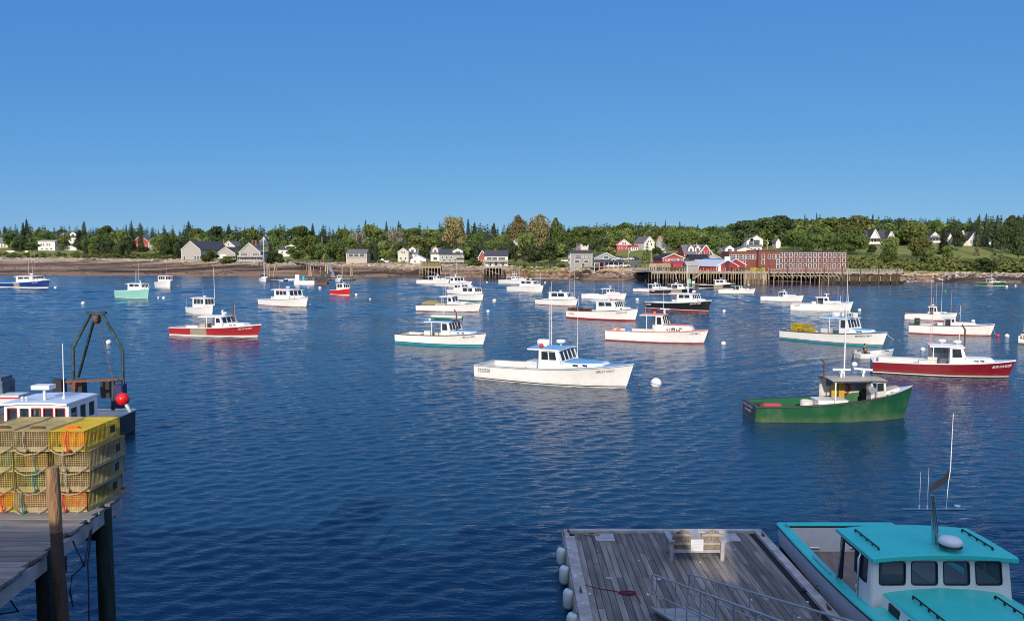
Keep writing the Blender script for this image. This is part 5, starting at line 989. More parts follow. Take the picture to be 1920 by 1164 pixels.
    m = MB(); m.box((xm - .22, -wi + .03, 1.75), (.34, .03, .62)); m.build('dark_canvas', M('dark_canvas', (.015, .018, .025), .9), rt)
    m = MB(); m.tube([(xa + .28, -wi - .10, 2.15), (xa + .30, -wy - .18, za + .06)], .026, 8); m.build('stainless_post', MSTEEL, rt); m = MB(); m.tube([(xf - .5, -wi - .12, 2.14), (xf - .46, -wi - .2, 2.05), (xf - .42, -wy - .14, za + .05)], .03, 8); m.build('stainless_post', MSTEEL, rt)
    m = MB(); m.bb(xf - .55, xf - .1, -1.3, 1.5, i['sole'], 1.2); m.bb(xf - .5, xf - .25, -1.35, -.7, 1.2, 1.62); m.build('helm_console', MDARKIN, rt)
    m = MB(); m.lathe((xa + .7, .2, 0), [(.03, .06), (.03, .8), (.22, .82), (.22, .92), (.01, .93)], 12); m.build('helm_seat', MDARKIN, rt)
    m = MB(); m.bb(X(.2) - .38, X(.2) + .38, .2, 1.0, i['sole'] + .003, i['sole'] + .02); m.build('deck_hatch', M('grey_hatch', (.12, .13, .15), .6, var=.1), rt)
    m = MB(); m.tube([h.p(t, h.zs(t) - .075, -1, .02) for t in [k / 30 for k in range(30)]], .035, 6); m.build('rub_strip', MBLACK, rt)
    m = MB()
    for y in (-.75, .55): m.tube([(X(0) + .245, y - .15, .16), (X(0) + .245, y + .15, .16)], .055, 8)
    m.build('scupper_rim', MSTEEL, rt)
    m = MB(); m.bb(X(0) + .23, X(0) + .26, -1.5, 1.6, .70, .74); m.build('transom_ledge', MW, rt)
    m = MB(); m.tube([(X(.23), -h.bs(.23) + .12, h.zs(.2) + .05), (X(.33), -h.bs(.33) + .12, h.zs(.3) + .05)], .03, 8); m.build('rail_roller', MSTEEL, rt)
    m = MB(); m.bb(X(.03) - .1, X(.03) + .1, -h.bs(.03) + .16, -h.bs(.03) + .22, h.zs(0) + .0, h.zs(0) + .08); m.tube([(X(.03) - .16, -h.bs(.03) + .19, h.zs(0) + .09), (X(.03) + .16, -h.bs(.03) + .19, h.zs(0) + .09)], .02, 6); m.build('mooring_cleat', MSTEEL, rt)
    m = MB(); m.lathe((X(.335), -1.05, .62), [(.02, 0), (.17, 0), (.17, .04), (.02, .04)], 16); m.tube([(X(.335), -1.05, 0), (X(.335), -1.05, .62)], .04, 8); m.build('stool', MW, rt)
_teal()
# ------------------------------------------------------------------ pier on the left with its stack of traps
MPIERB = M('pier_planks', (.205, .19, .175), .85, var=.3, scale=2, island=.35, bump=.4, bscale=30, stretch=(.5, 5, 5), dirt=(.32, .33, .36), dscale=.9, damt=.35)
MPILE = M('pile_wood', (.33, .19, .095), .9, var=.35, scale=5, bump=.6, bscale=14, stretch=(3, 3, .5), dirt=(.10, .08, .06), damt=.6, dscale=2); MPILED = M('wet_pile', (.016, .02, .018), .7, var=.4, scale=4, bump=.5, bscale=14); MPILEG = M('treated_pile', (.018, .035, .027), .7, var=.4, scale=3, bump=.5, bscale=14, stretch=(3, 3, .4))
PZ = 5.2; PX = -7.0; PYE = 13.78
def pxe(y): return -7.20 + (13.14 - y) * .10
def _pier():
    rnd = random.Random(9); t = thing('timber_pier', 'grey plank pier on dark piles at the left edge, carrying the trap stack', 'pier', (0, 0, 0))
    a = MB(); y = -1.4; k = 0
    while y < PYE - .1:
        w_ = .192; e = pxe(y) + rnd.uniform(-.05, .03) - (.06 if rnd.random() < .15 else 0)
        z = PZ + rnd.uniform(-.006, .005); a.bb(-17, e, y + .009, min(y + w_ - .009, PYE), z - .05, z); y += w_; k += 1
    a.build('deck_planks', MPIERB, t)
    a = MB(); a.bar((pxe(-1.4) - .17, -1.4, PZ - .21), (pxe(PYE) - .17, PYE - .15, PZ - .21), .31, .22); a.bb(-17, PX - .3, PYE - .35, PYE - .2, PZ - .4, PZ - .055); a.build('edge_beam', MTRIM, t)
    a = MB(); a.bb(-17, PX - .2, 11.4, 11.75, PZ - .7, PZ - .365); a.bb(-17, PX - .06, 7.4, 7.75, PZ - .7, PZ - .365); a.bb(-17, PX - .42, 13.1, 13.4, PZ - .7, PZ - .365); a.build('cross_beam', MPILED, t)
    a = MB(); a.bar((PX - .9, PYE - .07, PZ + .03), (PX - .30, PYE + .06, PZ + .05), .14, .045); a.build('loose_plank', MPIERB, t)
    for (x, y, r0, r1, zt, lean, m, lab) in ((PX - .28, 13.0, .135, .15, PZ - .06, .0, MPILEG, None), (PX - .10, 11.0, .105, .15, PZ - .06, .0, MPILED, None), (PX - .0, 9.0, .13, .14, PZ - .36, 0, MPILED, None), (PX - .9, 9.3, .14, .15, PZ - .4, 0, MPILED, None), (PX - 3, 12.9, .14, .15, PZ - .4, 0, MPILED, None), (PX - 6, 12.9, .14, .15, PZ - .4, 0, MPILED, None), (PX - 4, 9.3, .14, .15, PZ - .4, 0, MPILED, None)):
        b = MB(); n = 9; P = [(x + lean * q / n, y, zt + (-1.2 - zt) * q / n) for q in range(n + 1)]; b.tube(P, [lerp(r0, r1, q / n) for q in range(n + 1)], 12); b.build('pile', m, t)
_pier()
def _post():
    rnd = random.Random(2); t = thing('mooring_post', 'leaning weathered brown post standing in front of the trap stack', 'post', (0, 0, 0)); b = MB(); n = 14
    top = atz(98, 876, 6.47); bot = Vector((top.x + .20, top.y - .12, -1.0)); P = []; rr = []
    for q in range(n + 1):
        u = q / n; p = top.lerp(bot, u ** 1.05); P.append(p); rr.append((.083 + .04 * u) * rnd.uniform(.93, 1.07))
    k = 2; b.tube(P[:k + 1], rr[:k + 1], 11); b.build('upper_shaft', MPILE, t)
    b = MB(); b.tube(P[k:], rr[k:], 11); b.build('shaded_wet_shaft', M('shaded_wet_wood', (.075, .052, .036), .8, var=.4, scale=5, bump=.6, bscale=14, stretch=(3, 3, .5)), t)  # dark damp wood, with the cast shade painted into the same colour
    b = MB(); c = P[5]; pts = [(c.x + .125 * math.cos(a * math.pi / 8), c.y + .125 * math.sin(a * math.pi / 8), c.z - 1.0 + .02 * math.sin(a)) for a in range(17)]
_post()
rope('dark rope looped from the pier edge down to the water', [(PX - .0, 12.15, PZ - .1), (PX + .02, 11.95, PZ - .65), (PX + .05, 11.9, PZ - .9), (PX + .03, 11.9, PZ - 1.7), (PX + .02, 11.9, -.3)], .012, 'dark', name='hanging_rope')
rope('dark rope hanging in a bight between the two right piles', [(PX + .0, 11.6, PZ - .12), (PX + .05, 11.8, PZ - .62), (PX + .0, 12.1, PZ - .12)], .014, 'dark', name='hanging_rope')
rope('short frayed rope end hanging beside the loop', [(PX + .05, 11.8, PZ - .6), (PX - .1, 11.7, PZ - .75), (PX - .14, 11.7, PZ - 1.0), (PX - .1, 11.7, PZ - 1.25)], .014, 'dark', name='hanging_rope')
rope('dark rope tied under the pier beam left of the post', [(PX - .05, 10.1, PZ - .3), (PX - .0, 10.25, PZ - .62), (PX - .25, 10.1, PZ - .6), (PX - .36, 10.0, PZ - .8), (PX - .38, 10.0, PZ - 1.35)], .014, 'dark', name='hanging_rope')
SX = -7.32 - .30; SY = 13.17
_cols = [('yellow', 'orange'), ('faded', 'tan'), ('tan', 'tan'), ('faded', 'green'), ('tan', 'rust')]
_TR = [  # column from the right, level from the bottom, wire, netting, label
    (0, 3, 'yellow', 'orange', 'bright yellow trap with orange netting at the top right of the pier stack'), (0, 2, 'tan', 'tan', 'grimy tan trap in the right column, second from the top of the pier stack'), (0, 1, 'tan', 'tan', 'grimy tan trap in the right column, second from the bottom of the pier stack'), (0, 0, 'faded', 'orange', 'faded yellow trap with orange netting at the bottom right of the pier stack'),
    (1, 3, 'tan', 'tan', 'grimy tan trap at the top of the middle column of the pier stack'), (1, 2, 'faded', 'rust', 'faded yellow trap in the middle column, second from the top of the pier stack'), (1, 1, 'faded', 'green', 'faded yellow trap with green rope behind the top of the post'), (1, 0, 'tan', 'rust', 'grimy tan trap at the bottom of the middle column behind the post'),
    (2, 3, 'tan', 'tan', 'grimy trap with a white buoy at the top left of the pier stack'), (2, 2, 'faded', 'green', 'faded yellow trap in the left column, second from the top of the pier stack'), (2, 1, 'faded', 'tan', 'faded yellow trap in the left column, second from the bottom of the pier stack'), (2, 0, 'yellow', 'orange', 'yellow trap with orange netting at the bottom left of the pier stack')]
for c, lv, wc, net, lab in _TR:
    rnd = random.Random(c * 7 + lv); x = SX - c * .625 - (.02 if lv == 0 else 0) + rnd.uniform(-.015, .015) + (.05 if (c == 0 and lv in (1, 2)) else 0); y = SY + rnd.uniform(-.03, .03); z = PZ + .008 + lv * .352
    t = trap(lab, (x, y, z), R(rnd.uniform(-1.2, 1.2)), wc, net, (.60, 1.14, .343), .04, .0062, 'lobster traps stacked on the near pier', True)
    rm = {'orange': 'red', 'tan': 'tan', 'green': 'green', 'rust': 'green'}[net]; b = MB(); y0 = -.61
    b.tube([(-.26, y0, .05), (-.2, y0 - .03, -.0), (-.05, y0 - .03, -.05), (.12, y0 - .03, -.03), (.25, y0 - .01, .06), (.29, y0 + .02, .1)], .012, 5); b.build('bridle_rope', MROPE['tan'], t)
    b = MB(); xx = rnd.uniform(-.15, .15); b.tube([(xx, y0, .36), (xx - .02, y0 - .015, .2), (xx + .01, y0 - .02, .04), (xx + .04, y0 - .02, .0)], .011, 5); b.ball((xx + .02, y0 - .02, .02), .035, 6); b.build('knotted_rope', MROPE[rm], t)
    if lv == 3:
        b = MB(); b.tube([(-.29, -.56, .368), (-.29, -.2, .37), (-.2, .3, .37)], .009, 5); b.build('top_rope', MROPE['tan'], t)
b = MB(); b.lathe((0, 0, 0), [(.02, -.13), (.08, -.1), (.1, 0), (.08, .1), (.02, .13)], 10); tag(b.build('pot_buoy', M('weathered_foam', (.45, .40, .34), .8, var=.2, scale=8), None, (SX - 1.36, SY - .66, PZ + 1.29)), 'round weathered pot buoy hanging on the top left trap', 'buoy')
b = MB(); b.tube([(0, 0, .08), (.0, 0, -.08)], [.045, .035], 8); b.tube([(0, 0, -.08), (0, 0, -.16)], .035, 8, 1); tag(b.build('pot_buoy', [MW, MRED], None, (SX - 1.4, SY - .66, PZ + 1.05)), 'small red and white buoy hanging on the left trap column', 'buoy')
# ------------------------------------------------------------------ white cabin boat behind the traps, bow to the camera
def _cabin():
    x0, yf, yb = -21.95, 34.0, 36.4; i = boat('lobster_boat', 'black hulled boat with white cabin and tall steel gantry behind the trap stack', (-23.7, 42, 0), (x0, 28.3, 0), 1.9, 1.25, 2.9, hull='black', bottom='black', stripe=None, rail='grey', top='grey', nowheel=True, head=-90, Lx=12.6, B=.252, sole=.4, fine=True, group='', wt=(.42, .6, .8), cat='fishing boat')
    rt = i['root']; oy = rt.location.y; xl = lambda wy: oy - wy
    xf, xa = xl(yf), xl(yb); w_ = 1.46; z0, z1 = .9, 2.78
    wh = MB(); fr = wh.panel((xf, -w_, z0), (xf, w_, z0), (xf - .05, w_, z1), (xf - .05, -w_, z1), [(.04 + k * .19 + .01, .52, .04 + k * .19 + .155, .90) for k in range(5)], .08)
    sd = wh.panel((xf, w_, z0), (xa, w_, z0), (xa, w_, z1), (xf - .05, w_, z1), [(.07 + k * .31, .52, .07 + k * .31 + .21, .88) for k in range(3)], .08)
    wh.panel((xa, -w_, z0), (xf, -w_, z0), (xf - .05, -w_, z1), (xa, -w_, z1), [(.1, .5, .4, .88), (.55, .5, .85, .88)], .08); wh.panel((xa, w_, z0), (xa, -w_, z0), (xa, -w_, z1), (xa, w_, z1), [(.3, .05, .55, .88)], .08)
    who = wh.build('wheelhouse', MW, rt); mr = paint('red_window_frame', (.22, .02, .02))
    for k, c4 in enumerate(fr + sd):
        g = MB(); g.quad(*c4); wn = g.build('window', GLASS, who, fix=False)
        if k < 5 and k != 1:
            f = MB(); P = [Vector(p) for p in c4]
            for a, b in zip(P, P[1:] + P[:1]): f.bar(a + Vector((.03, 0, 0)), b + Vector((.03, 0, 0)), .05, .06)
            f.build('window_frame', mr, wn)
    rf = MB(); us = [-1, -.97, -.5, 0, .5, .97, 1]; A = [[Vector((x, u * 1.52, 2.84 + .07 * (1 - u * u))) for u in us] for x in (xa - .05, xf + .16)]
    for k in range(6): rf.quad(A[0][k], A[1][k], A[1][k + 1], A[0][k + 1], 1); rf.quad(*[v - Vector((0, 0, .09)) for v in (A[0][k], A[1][k], A[1][k + 1], A[0][k + 1])], 0)
    for a in A: rf.add(a + [v - Vector((0, 0, .09)) for v in a][::-1], [tuple(range(14))], 0)
    for k in (0, 6): rf.quad(A[0][k], A[1][k], A[1][k] - Vector((0, 0, .09)), A[0][k] - Vector((0, 0, .09)), 0)
    roof = rf.build('roof', [MW, MTOP['paleblue']], rt)
    tr = MB(); tr.add([(xf, -1.3, 1.0), (xf + 3.6, -.5, 1.5), (xf + 3.6, .5, 1.5), (xf, 1.3, 1.0), (xf, -1.25, 1.75), (xf + 3.4, -.45, 1.8), (xf + 3.4, .45, 1.8), (xf, 1.25, 1.75)], [(0, 1, 5, 4), (1, 2, 6, 5), (2, 3, 7, 6), (4, 5, 6, 7)]); tr.build('cabin_trunk', MW, rt)
    m = MB(); m.tube([(xf - .5, .12, 2.9), (xf - .5, .12, 3.42)], .07, 8); m.tube([(xf - .5, -.05, 3.45), (xf - .5, .3, 3.45)], .05, 6); m.bb(xf - .75, xf - .25, -.35, .5, 3.42, 3.62); m.build('radar_scanner', MW, rt)
    m = MB(); m.tube([(xf - .9, .78, 2.88), (xf - .9, .82, 5.5)], [.035, .02], 6); m.lathe((xf - .9, .78, 2.88), [(.08, 0), (.04, .2)], 8); m.build('whip_antenna', MWHIP, rt)
    for y in (-.8, -.6): m = MB(); m.lathe((xf - .3, y, 2.9), [(.04, 0), (.03, .12), (.08, .14), (.05, .2)], 8); m.build('deck_light', MW, rt)
    m = MB(); m.bb(xf - .8, xf - .4, -1.1, 1.0, .6, 1.75); m.build('helm_console', MDARKIN, rt)
    return i
CABIN = _cabin()
# ------------------------------------------------------------------ its steel gantry, and the boat rafted beyond
def _dragger():
    i = CABIN
    rt = i['root']; inv = Matrix.Rotation(-i['hdg'], 3, 'Z')
    def lc(p): q = Vector(p) - i['cen']; return inv @ q
    MG = M('dark_green_grey_steel', (.022, .032, .03), .65, var=.25, scale=3, dirt=(.06, .22, .18), damt=.5, dscale=2.2); d1, d2 = 38.6, 42.0
    m = MB()
    L1 = [at(138, 712, d1), at(137, 652, d1), at(170, 589, 40)]; L2 = [at(231, 722, d1), at(230, 657, d1), at(193, 590, 40)]; L3 = [at(147, 706, d2), at(179, 590, 40.2)]
    for P in (L1, L2, L3): m.tube([lc(p) for p in P], .078, 8)
    m.bar(lc(at(163, 586.5, 40)), lc(at(199, 586.5, 40)), .2, .12); 
    gt = m.build('gantry', MG, rt)
    m = MB(); m.bar(lc(at(124, 715, d1)), lc(at(232, 711, d1)), .14, .12); m.build('rusty_beam', MRUST, gt)
    m = MB(); q = lc(at(182, 598, 40)); m.lathe(q, [(.02, -.1), (.24, -.1), (.24, .1), (.02, .1)], 12, mat=Matrix.Rotation(R(90), 3, 'X')); m.build('hanging_block', MRUST, gt)
    m = MB(); m.tube([lc(at(184, 606, 40)), lc(at(197, 650, 39.6)), lc(at(213, 712, 39))], .022, 5); m.build('hoist_cable', MRUST, gt)
    m = MB(); m.tube([lc(at(212, 768, 38.3)), lc(at(212, 715, 38.3)), lc(at(231, 713, 38.4)), lc(at(231, 735, 38.4))], .10, 8); m.build('rail_frame', M('black_steel', (.02, .02, .022), .6), rt)
    m = MB(); m.bar(lc(at(141, 712, 38.7)), lc(at(139, 745, 38.7)), .26, .2); m.bar(lc(at(132, 718, 39)), lc(at(150, 718, 39)), .32, .35); m.build('winch', MRUST, rt)
    for px in (112, 150, 201): m = MB(); p = lc(at(px, 728, 41)); m.box(p, (.5, .5, 1.0)); m.build('deck_bitt', M('black_steel'), rt)
    m = MB(); m.box(lc(at(226, 742, 38.3)), (.55, .4, 1.2)); m.build('navy_tarp', M('navy_tarp', (.02, .03, .12), .7, var=.2, bump=.4, bscale=6), rt)
    o = thing('fender_ball', 'big bright red round fender hanging below the steel gantry', 'fender', at(230, 748, 37.9)); m = MB(); m.ball((0, 0, 0), .33, 20, zs=1.02); m.build('fender_body', paint('red_vinyl', (.72, .012, .012), .3, damt=.05), o); m = MB(); m.lathe((0, 0, .3), [(.06, 0), (.05, .1)], 8); m.tube([(0, 0, .38), (-.05, .1, .7)], .015, 5); m.build('lanyard', MROPE['dark'], o)
    o = thing('cylinder_fender', 'long white fender hanging below the red ball fender', 'fender', at(240, 764, 37.9)); m = MB(); m.tube([(-.12, 0, .22), (-.1, 0, .18), (.1, 0, -.2), (.12, 0, -.24)], [.04, .09, .09, .04], 10); m.build('fender_body', MFEND, o); m = MB(); m.tube([(-.12, 0, .22), (-.2, .1, .5)], .012, 5); m.build('lanyard', MROPE['dark'], o)
    # boat rafted alongside, its deck gear at the left edge
    j = boat('work_boat', 'dark hulled work boat mostly hidden at the left edge, carrying deck gear', (-27, 42, 0), (-26.4, 31, 0), 1.5, 1.35, 2.4, hull='charcoal', bottom='black', stripe=None, rail='dark', top='grey', nowheel=True, head=-90, Lx=12, B=.30, sole=1.0, fine=True, group='', wt=(.4, .6, .8), cat='fishing boat', boot=0)
    o = thing('tarped_gear', 'bulky deck gear under a blue grey tarp at the left edge', 'tarp', at(-2, 745, 39)); m = MB(); m.bb(-1.6, .55, -.5, .5, -.3, .95); m.bb(-1.5, .45, -.45, .45, .95, 1.15); m.build('tarp', M('blue_grey_tarp', (.10, .14, .19), .7, var=.35, scale=2, bump=.6, bscale=4), o)
    o = thing('fish_box', 'grey box with a red stripe left of the white cabin', 'box', at(26, 744, 38.2)); m = MB(); m.bb(-.5, .5, -.4, .4, -.3, .1); m.build('box_body', MGREYW, o); m = MB(); m.bb(-.53, .53, -.42, .42, .1, .17); m.build('lid', MGREYW, o); m = MB(); m.bb(-.51, .51, -.412, -.402, -.02, .05); m.build('red_stripe', MRED, o)
_dragger()
# ------------------------------------------------------------------ buildings behind the camera: their shadow lies on the float and the near pier
MSH = M('grey_shingles', (.3, .29, .27), .85, var=.25, scale=3)
for nm, lab, x0, x1, zt in (('wharf_shed', 'low shingled wharf shed behind the viewpoint on the left', -16, -6.9, 11.55), ('wharf_building', 'tall shingled wharf building behind the viewpoint', -6.9, 0.55, 12.55), ('wharf_link', 'low link between the two wharf buildings behind the viewpoint', .55, 2.25, 10.5), ('wharf_building', 'long tall wharf building behind the viewpoint on the right', 2.25, 14, 12.75)):
    t = thing(nm, lab, 'building', ((x0 + x1) / 2, -7, 7.6)); w_ = x1 - x0; hh = zt - 7.6
    m = MB(); m.bb(-w_ / 2 + .01, w_ / 2 - .01, -4, 4, 0, hh - .3); m.build('wall', MSH, t); m = MB(); m.bb(-w_ / 2, w_ / 2, -4.15, 4.15, hh - .3, hh); m.build('roof', M('roof_edge', (.1, .1, .1), .8), t)
    for k in range(max(1, int(w_ / 2.5))): m = MB(); x = -w_ / 2 + (k + .5) * w_ / max(1, int(w_ / 2.5)); m.bb(x - .4, x + .4, 3.98, 4.03, 1.0, 2.2); m.build('window', DARKGLASS, t)
# ------------------------------------------------------------------ far shore: houses
def shing(name, col, **kw): return M(name, col, .85, var=.14, scale=2.2, **kw)
MWALL = dict(white=paint('clapboard_white', (.66, .65, .61), .6), grey=shing('shingle_grey', (.30, .285, .26)), silver=shing('shingle_silver', (.37, .35, .325)), cream=paint('clapboard_cream', (.56, .53, .45), .6), red=paint('clapboard_red', (.38, .035, .04), .6), rust=paint('clapboard_rust', (.27, .07, .05), .6), sage=paint('clapboard_sage', (.34, .36, .33), .6), tan=shing('shingle_tan', (.48, .33, .2)), brick=M('red_brick', (.19, .058, .042), .85, var=.2, scale=1.5, bump=.1), bluegrey=paint('clapboard_bluegrey', (.26, .275, .31), .6), found=M('tan_foundation', (.46, .39, .29), .8))
MROOF = dict(dark=M('roof_charcoal', (.055, .058, .068), .8, var=.2), grey=M('roof_grey', (.15, .15, .15), .8, var=.2), brown=M('roof_brown', (.20, .17, .14), .8, var=.2), red=paint('roof_red', (.42, .035, .045), .5), metal=M('roof_white_metal', (.66, .66, .66), .4, .2, var=.05), blue=paint('roof_blue', (.10, .22, .42), .5), black=M('roof_black', (.02, .02, .024), .8), tan=M('roof_tan', (.42, .24, .14), .8), pale=M('roof_pale', (.40, .39, .36), .8, var=.15))
MTRIMW = paint('white_trim', (.78, .77, .74), .5); MCHIM = M('chimney_brick', (.26, .09, .06), .9, var=.25, scale=5); MPANE = M_glass('house_window_glass', see=0, base=(.03, .035, .04)); MDOOR = M('dark_door', (.05, .05, .055), .6)
RECTS = []       # picture boxes of the houses, so that nothing is planted over them: px0, px1, py0, py1, distance
WMESH = {}
def win_mesh(w, h):
    k = (round(w, 2), round(h, 2))
    if k not in WMESH:
        m = MB(); f = min(.11, w * .11)
        m.bb(-w / 2 + f, w / 2 - f, -.03, .02, -h / 2 + f, h / 2 - f, 1); m.bb(-w / 2, -w / 2 + f, -.07, .02, -h / 2, h / 2); m.bb(w / 2 - f, w / 2, -.07, .02, -h / 2, h / 2); m.bb(-w / 2 + f, w / 2 - f, -.07, .02, -h / 2, -h / 2 + f); m.bb(-w / 2 + f, w / 2 - f, -.07, .02, h / 2 - f, h / 2); m.bb(-w / 2 + f, w / 2 - f, -.055, .0, -.04, .04)
        WMESH[k] = m.mesh('window', [MTRIMW, MPANE])
    return WMESH[k]
def rectadd(px0, px1, py0, py1, d): RECTS.append((px0 - 1, px1 + 1, py0, py1, d))
def house(name, label, px0, px1, pb, pe, pr, kind='eave', rz=0, dp=9, wall='white', roof='dark', front=(), side=(), gable=(), chim=(), door=None, dormers=(), base=None, oh=.35, found=None, garage=None, cat='house', d=None, group=None, mono=False):
    """front face between px0 and px1, ground pb, eaves pe, ridge pr (all read off the photograph)"""
    pxc = (px0 + px1) / 2
    b = at(pxc, pb, d) if d else hit(pxc, pb); dist = b.y; mp = dist / F * 1.0; w = (px1 - px0) * mp / max(math.cos(rz), .5); h = max((pb - pe) * mp, 1.2); r = max((pe - pr) * mp, .15)
    t = thing(name, label, cat, b, rz, group); rectadd(px0 - (2 if rz <= 0 else 14), px1 + (14 if rz < 0 else 2), min(pr, pe), pb, dist)
    m = MB(); W2 = w / 2; lo = -2.5 if not base else base
    P = [(-W2, 0), (W2, 0), (W2, dp), (-W2, dp)]
    if kind == 'gable':
        fr = [(-W2, 0, lo), (W2, 0, lo), (W2, 0, h), (0, 0, h + r), (-W2, 0, h)]; bk = [(x, dp, z) for x, y, z in fr]
        m.add(fr + bk, [(0, 1, 2, 3, 4), (9, 8, 7, 6, 5), (1, 6, 7, 2), (0, 4, 9, 5), (2, 7, 8, 3), (3, 8, 9, 4)])
    elif kind == 'eave':
        sd = [(0, lo), (dp, lo), (dp, h), (dp / 2, h + r), (0, h)]; L_ = [(-W2, y, z) for y, z in sd]; Q = [(W2, y, z) for y, z in sd]
        m.add(L_ + Q, [(4, 3, 2, 1, 0), (5, 6, 7, 8, 9), (0, 5, 9, 4), (1, 2, 7, 6), (4, 9, 8, 3), (3, 8, 7, 2)])
    else: m.bb(-W2, W2, 0, dp, lo, h)
    m.build('wall', MWALL[wall], t)
    if found: m = MB(); m.bb(-W2 - .02, W2 + .02, -.03, dp + .02, lo, found * h); m.build('foundation', MWALL['found'], t)
    if wall in ('white', 'grey', 'silver', 'sage', 'bluegrey', 'red', 'rust') and kind != 'flat':
        m = MB()
        for s in (-1, 1): m.bb(s * W2 - .1, s * W2 + .1, -.04, -.005, 0, h - .05)
        m.build('corner_boards', MTRIMW, t)
    rm = MB(); th = .18
    def slab(a, b, c, d_): 
        lo_ = [Vector(p) for p in (a, b, c, d_)]; up = [p + Vector((0, 0, th)) for p in lo_]
        rm.add(lo_ + up, [(3, 2, 1, 0), (4, 5, 6, 7), (0, 1, 5, 4), (1, 2, 6, 5), (2, 3, 7, 6), (3, 0, 4, 7)])
    e = oh
    if kind == 'gable':
        k = r / W2
        for s in (-1, 1): slab((s * (W2 + e), -e, h - k * e + .012), (s * (W2 + e), dp + e, h - k * e + .012), (0, dp + e, h + r + .012), (0, -e, h + r + .012))
        ry = 0
    elif kind == 'eave':
        k = r / (dp / 2)
        slab((-W2 - e, -e, h - k * e + .012), (W2 + e, -e, h - k * e + .012), (W2 + e, dp / 2, h + r + .012), (-W2 - e, dp / 2, h + r + .012)); slab((-W2 - e, dp + e, h - k * e + .012), (W2 + e, dp + e, h - k * e + .012), (W2 + e, dp / 2, h + r + .012), (-W2 - e, dp / 2, h + r + .012))
    else: rm.bb(-W2 - .12, W2 + .12, -.12, dp + .12, h, h + r)
    ro = rm.build('roof', MROOF[roof], t)
    if kind == 'gable' and wall != 'white' or kind == 'gable' and mono:
        m = MB(); 
        for s in (-1, 1): m.bar((s * (W2 + e), -e - .03, h - r / W2 * e + .05), (0, -e - .03, h + r + .05), .06, .26)
        m.build('bargeboard', MTRIMW, ro)
    for cx, top in chim:
        m = MB(); yy = dp / 2 if kind == 'eave' else dp * .4; m.bb(cx * W2 - .4, cx * W2 + .4, yy - .4, yy + .4, h + r * .3, h + r + top); m.build('chimney', MCHIM, ro)
    def wn(x, y, z, ww, hh, rzz=0): link('window', win_mesh(ww, hh), t, (x, y, z), rzz)
    for n, v, ww, hh, *ex in front:
        a, c = ex[0] if ex else (-.85, .85)
        for i in range(n): wn(W2 * lerp(a, c, (i + .5) / n), 0, v * h, ww, hh)
    for n, v, ww, hh in gable:
        for i in range(n): wn((i - (n - 1) / 2) * ww * 1.25, 0, h + v * r, ww, hh)
    for n, v, ww, hh in side:
        for i in range(n):
            for s in (-1, 1): wn(s * W2, dp * (i + .5) / n, v * h, ww, hh, s * math.pi / 2)
    if door is not None: m = MB(); m.bb(door * W2 - .5, door * W2 + .5, -.04, .03, 0, 2.1); m.build('door', MDOOR, t)
    if garage: m = MB(); m.bb(garage[0] * W2, garage[1] * W2, -.06, .03, .05, garage[2]); m.build('garage_door', MTRIMW, t)
    for cx, dw, dh in dormers:
        m = MB(); x = cx * W2; z0 = h + (.1 * r if kind == 'eave' else 0); y0 = dp * .12; zt = z0 + dh * .6; y1 = dp * .5
        fr = [(x - dw / 2, y0, z0 - .3), (x + dw / 2, y0, z0 - .3), (x + dw / 2, y0, zt), (x, y0, z0 + dh), (x - dw / 2, y0, zt)]; bk = [(a, y1, c) for a, b_, c in fr]
        m.add(fr + bk, [(0, 1, 2, 3, 4), (1, 6, 7, 2), (0, 4, 9, 5), (2, 7, 8, 3), (3, 8, 9, 4)]); do = m.build('dormer', MWALL['white'], ro)
        m = MB()
        for s in (-1, 1): a = Vector((x + s * (dw / 2 + .2), y0 - .2, zt - .1)); c = Vector((x, y0 - .2, z0 + dh + .06)); m.add([a, c, c + Vector((0, y1 - y0, 0)), a + Vector((0, y1 - y0, 0)), a + Vector((0, 0, .12)), c + Vector((0, 0, .12)), c + Vector((0, y1 - y0, .12)), a + Vector((0, y1 - y0, .12))], [(0, 1, 2, 3), (4, 5, 6, 7), (0, 1, 5, 4), (0, 3, 7, 4)])
        m.build('dormer_roof', MROOF[roof], do); link('window', win_mesh(dw * .5, dh * .5), do, (x, y0, z0 + dh * .33))
    return dict(root=t, w=w, h=h, r=r, dp=dp, mp=mp, b=b, d=dist)
def porch(hs, x0, x1, z, dep, npost, rail=True, roof=False, mat=None, hroof=2.4):
    t = hs['root']; W2 = hs['w'] / 2; a, c = x0 * W2, x1 * W2; m = MB(); m.bb(a, c, -dep, -.02, z - .15, z); m.build('porch_deck', mat or MWALL['silver'], t)
    for i in range(npost):
        x = lerp(a + .1, c - .1, i / max(npost - 1, 1)); m = MB(); m.bb(x - .08, x + .08, -dep, -dep + .16, -2.5, z + (hroof if roof else 1.0)); m.build('porch_post', MTRIMW if roof else MWALL['silver'], t)
    if rail: m = MB(); m.bb(a, c, -dep - .03, -dep + .03, z + .9, z + 1.0); m.bb(a, c, -dep - .02, -dep + .02, z + .15, z + .8); m.build('porch_rail', MWALL['silver'] if not roof else MTRIMW, t)
    if roof: m = MB(); m.add([(a - .2, -dep - .3, z + hroof), (c + .2, -dep - .3, z + hroof), (c + .2, 0, z + hroof + .9), (a - .2, 0, z + hroof + .9), (a - .2, -dep - .3, z + hroof + .15), (c + .2, -dep - .3, z + hroof + .15), (c + .2, 0, z + hroof + 1.05), (a - .2, 0, z + hroof + 1.05)], [(0, 1, 2, 3), (4, 5, 6, 7), (0, 1, 5, 4), (1, 2, 6, 5), (0, 3, 7, 4)]); m.build('porch_roof', MROOF['dark'], t)
HS = 'house'
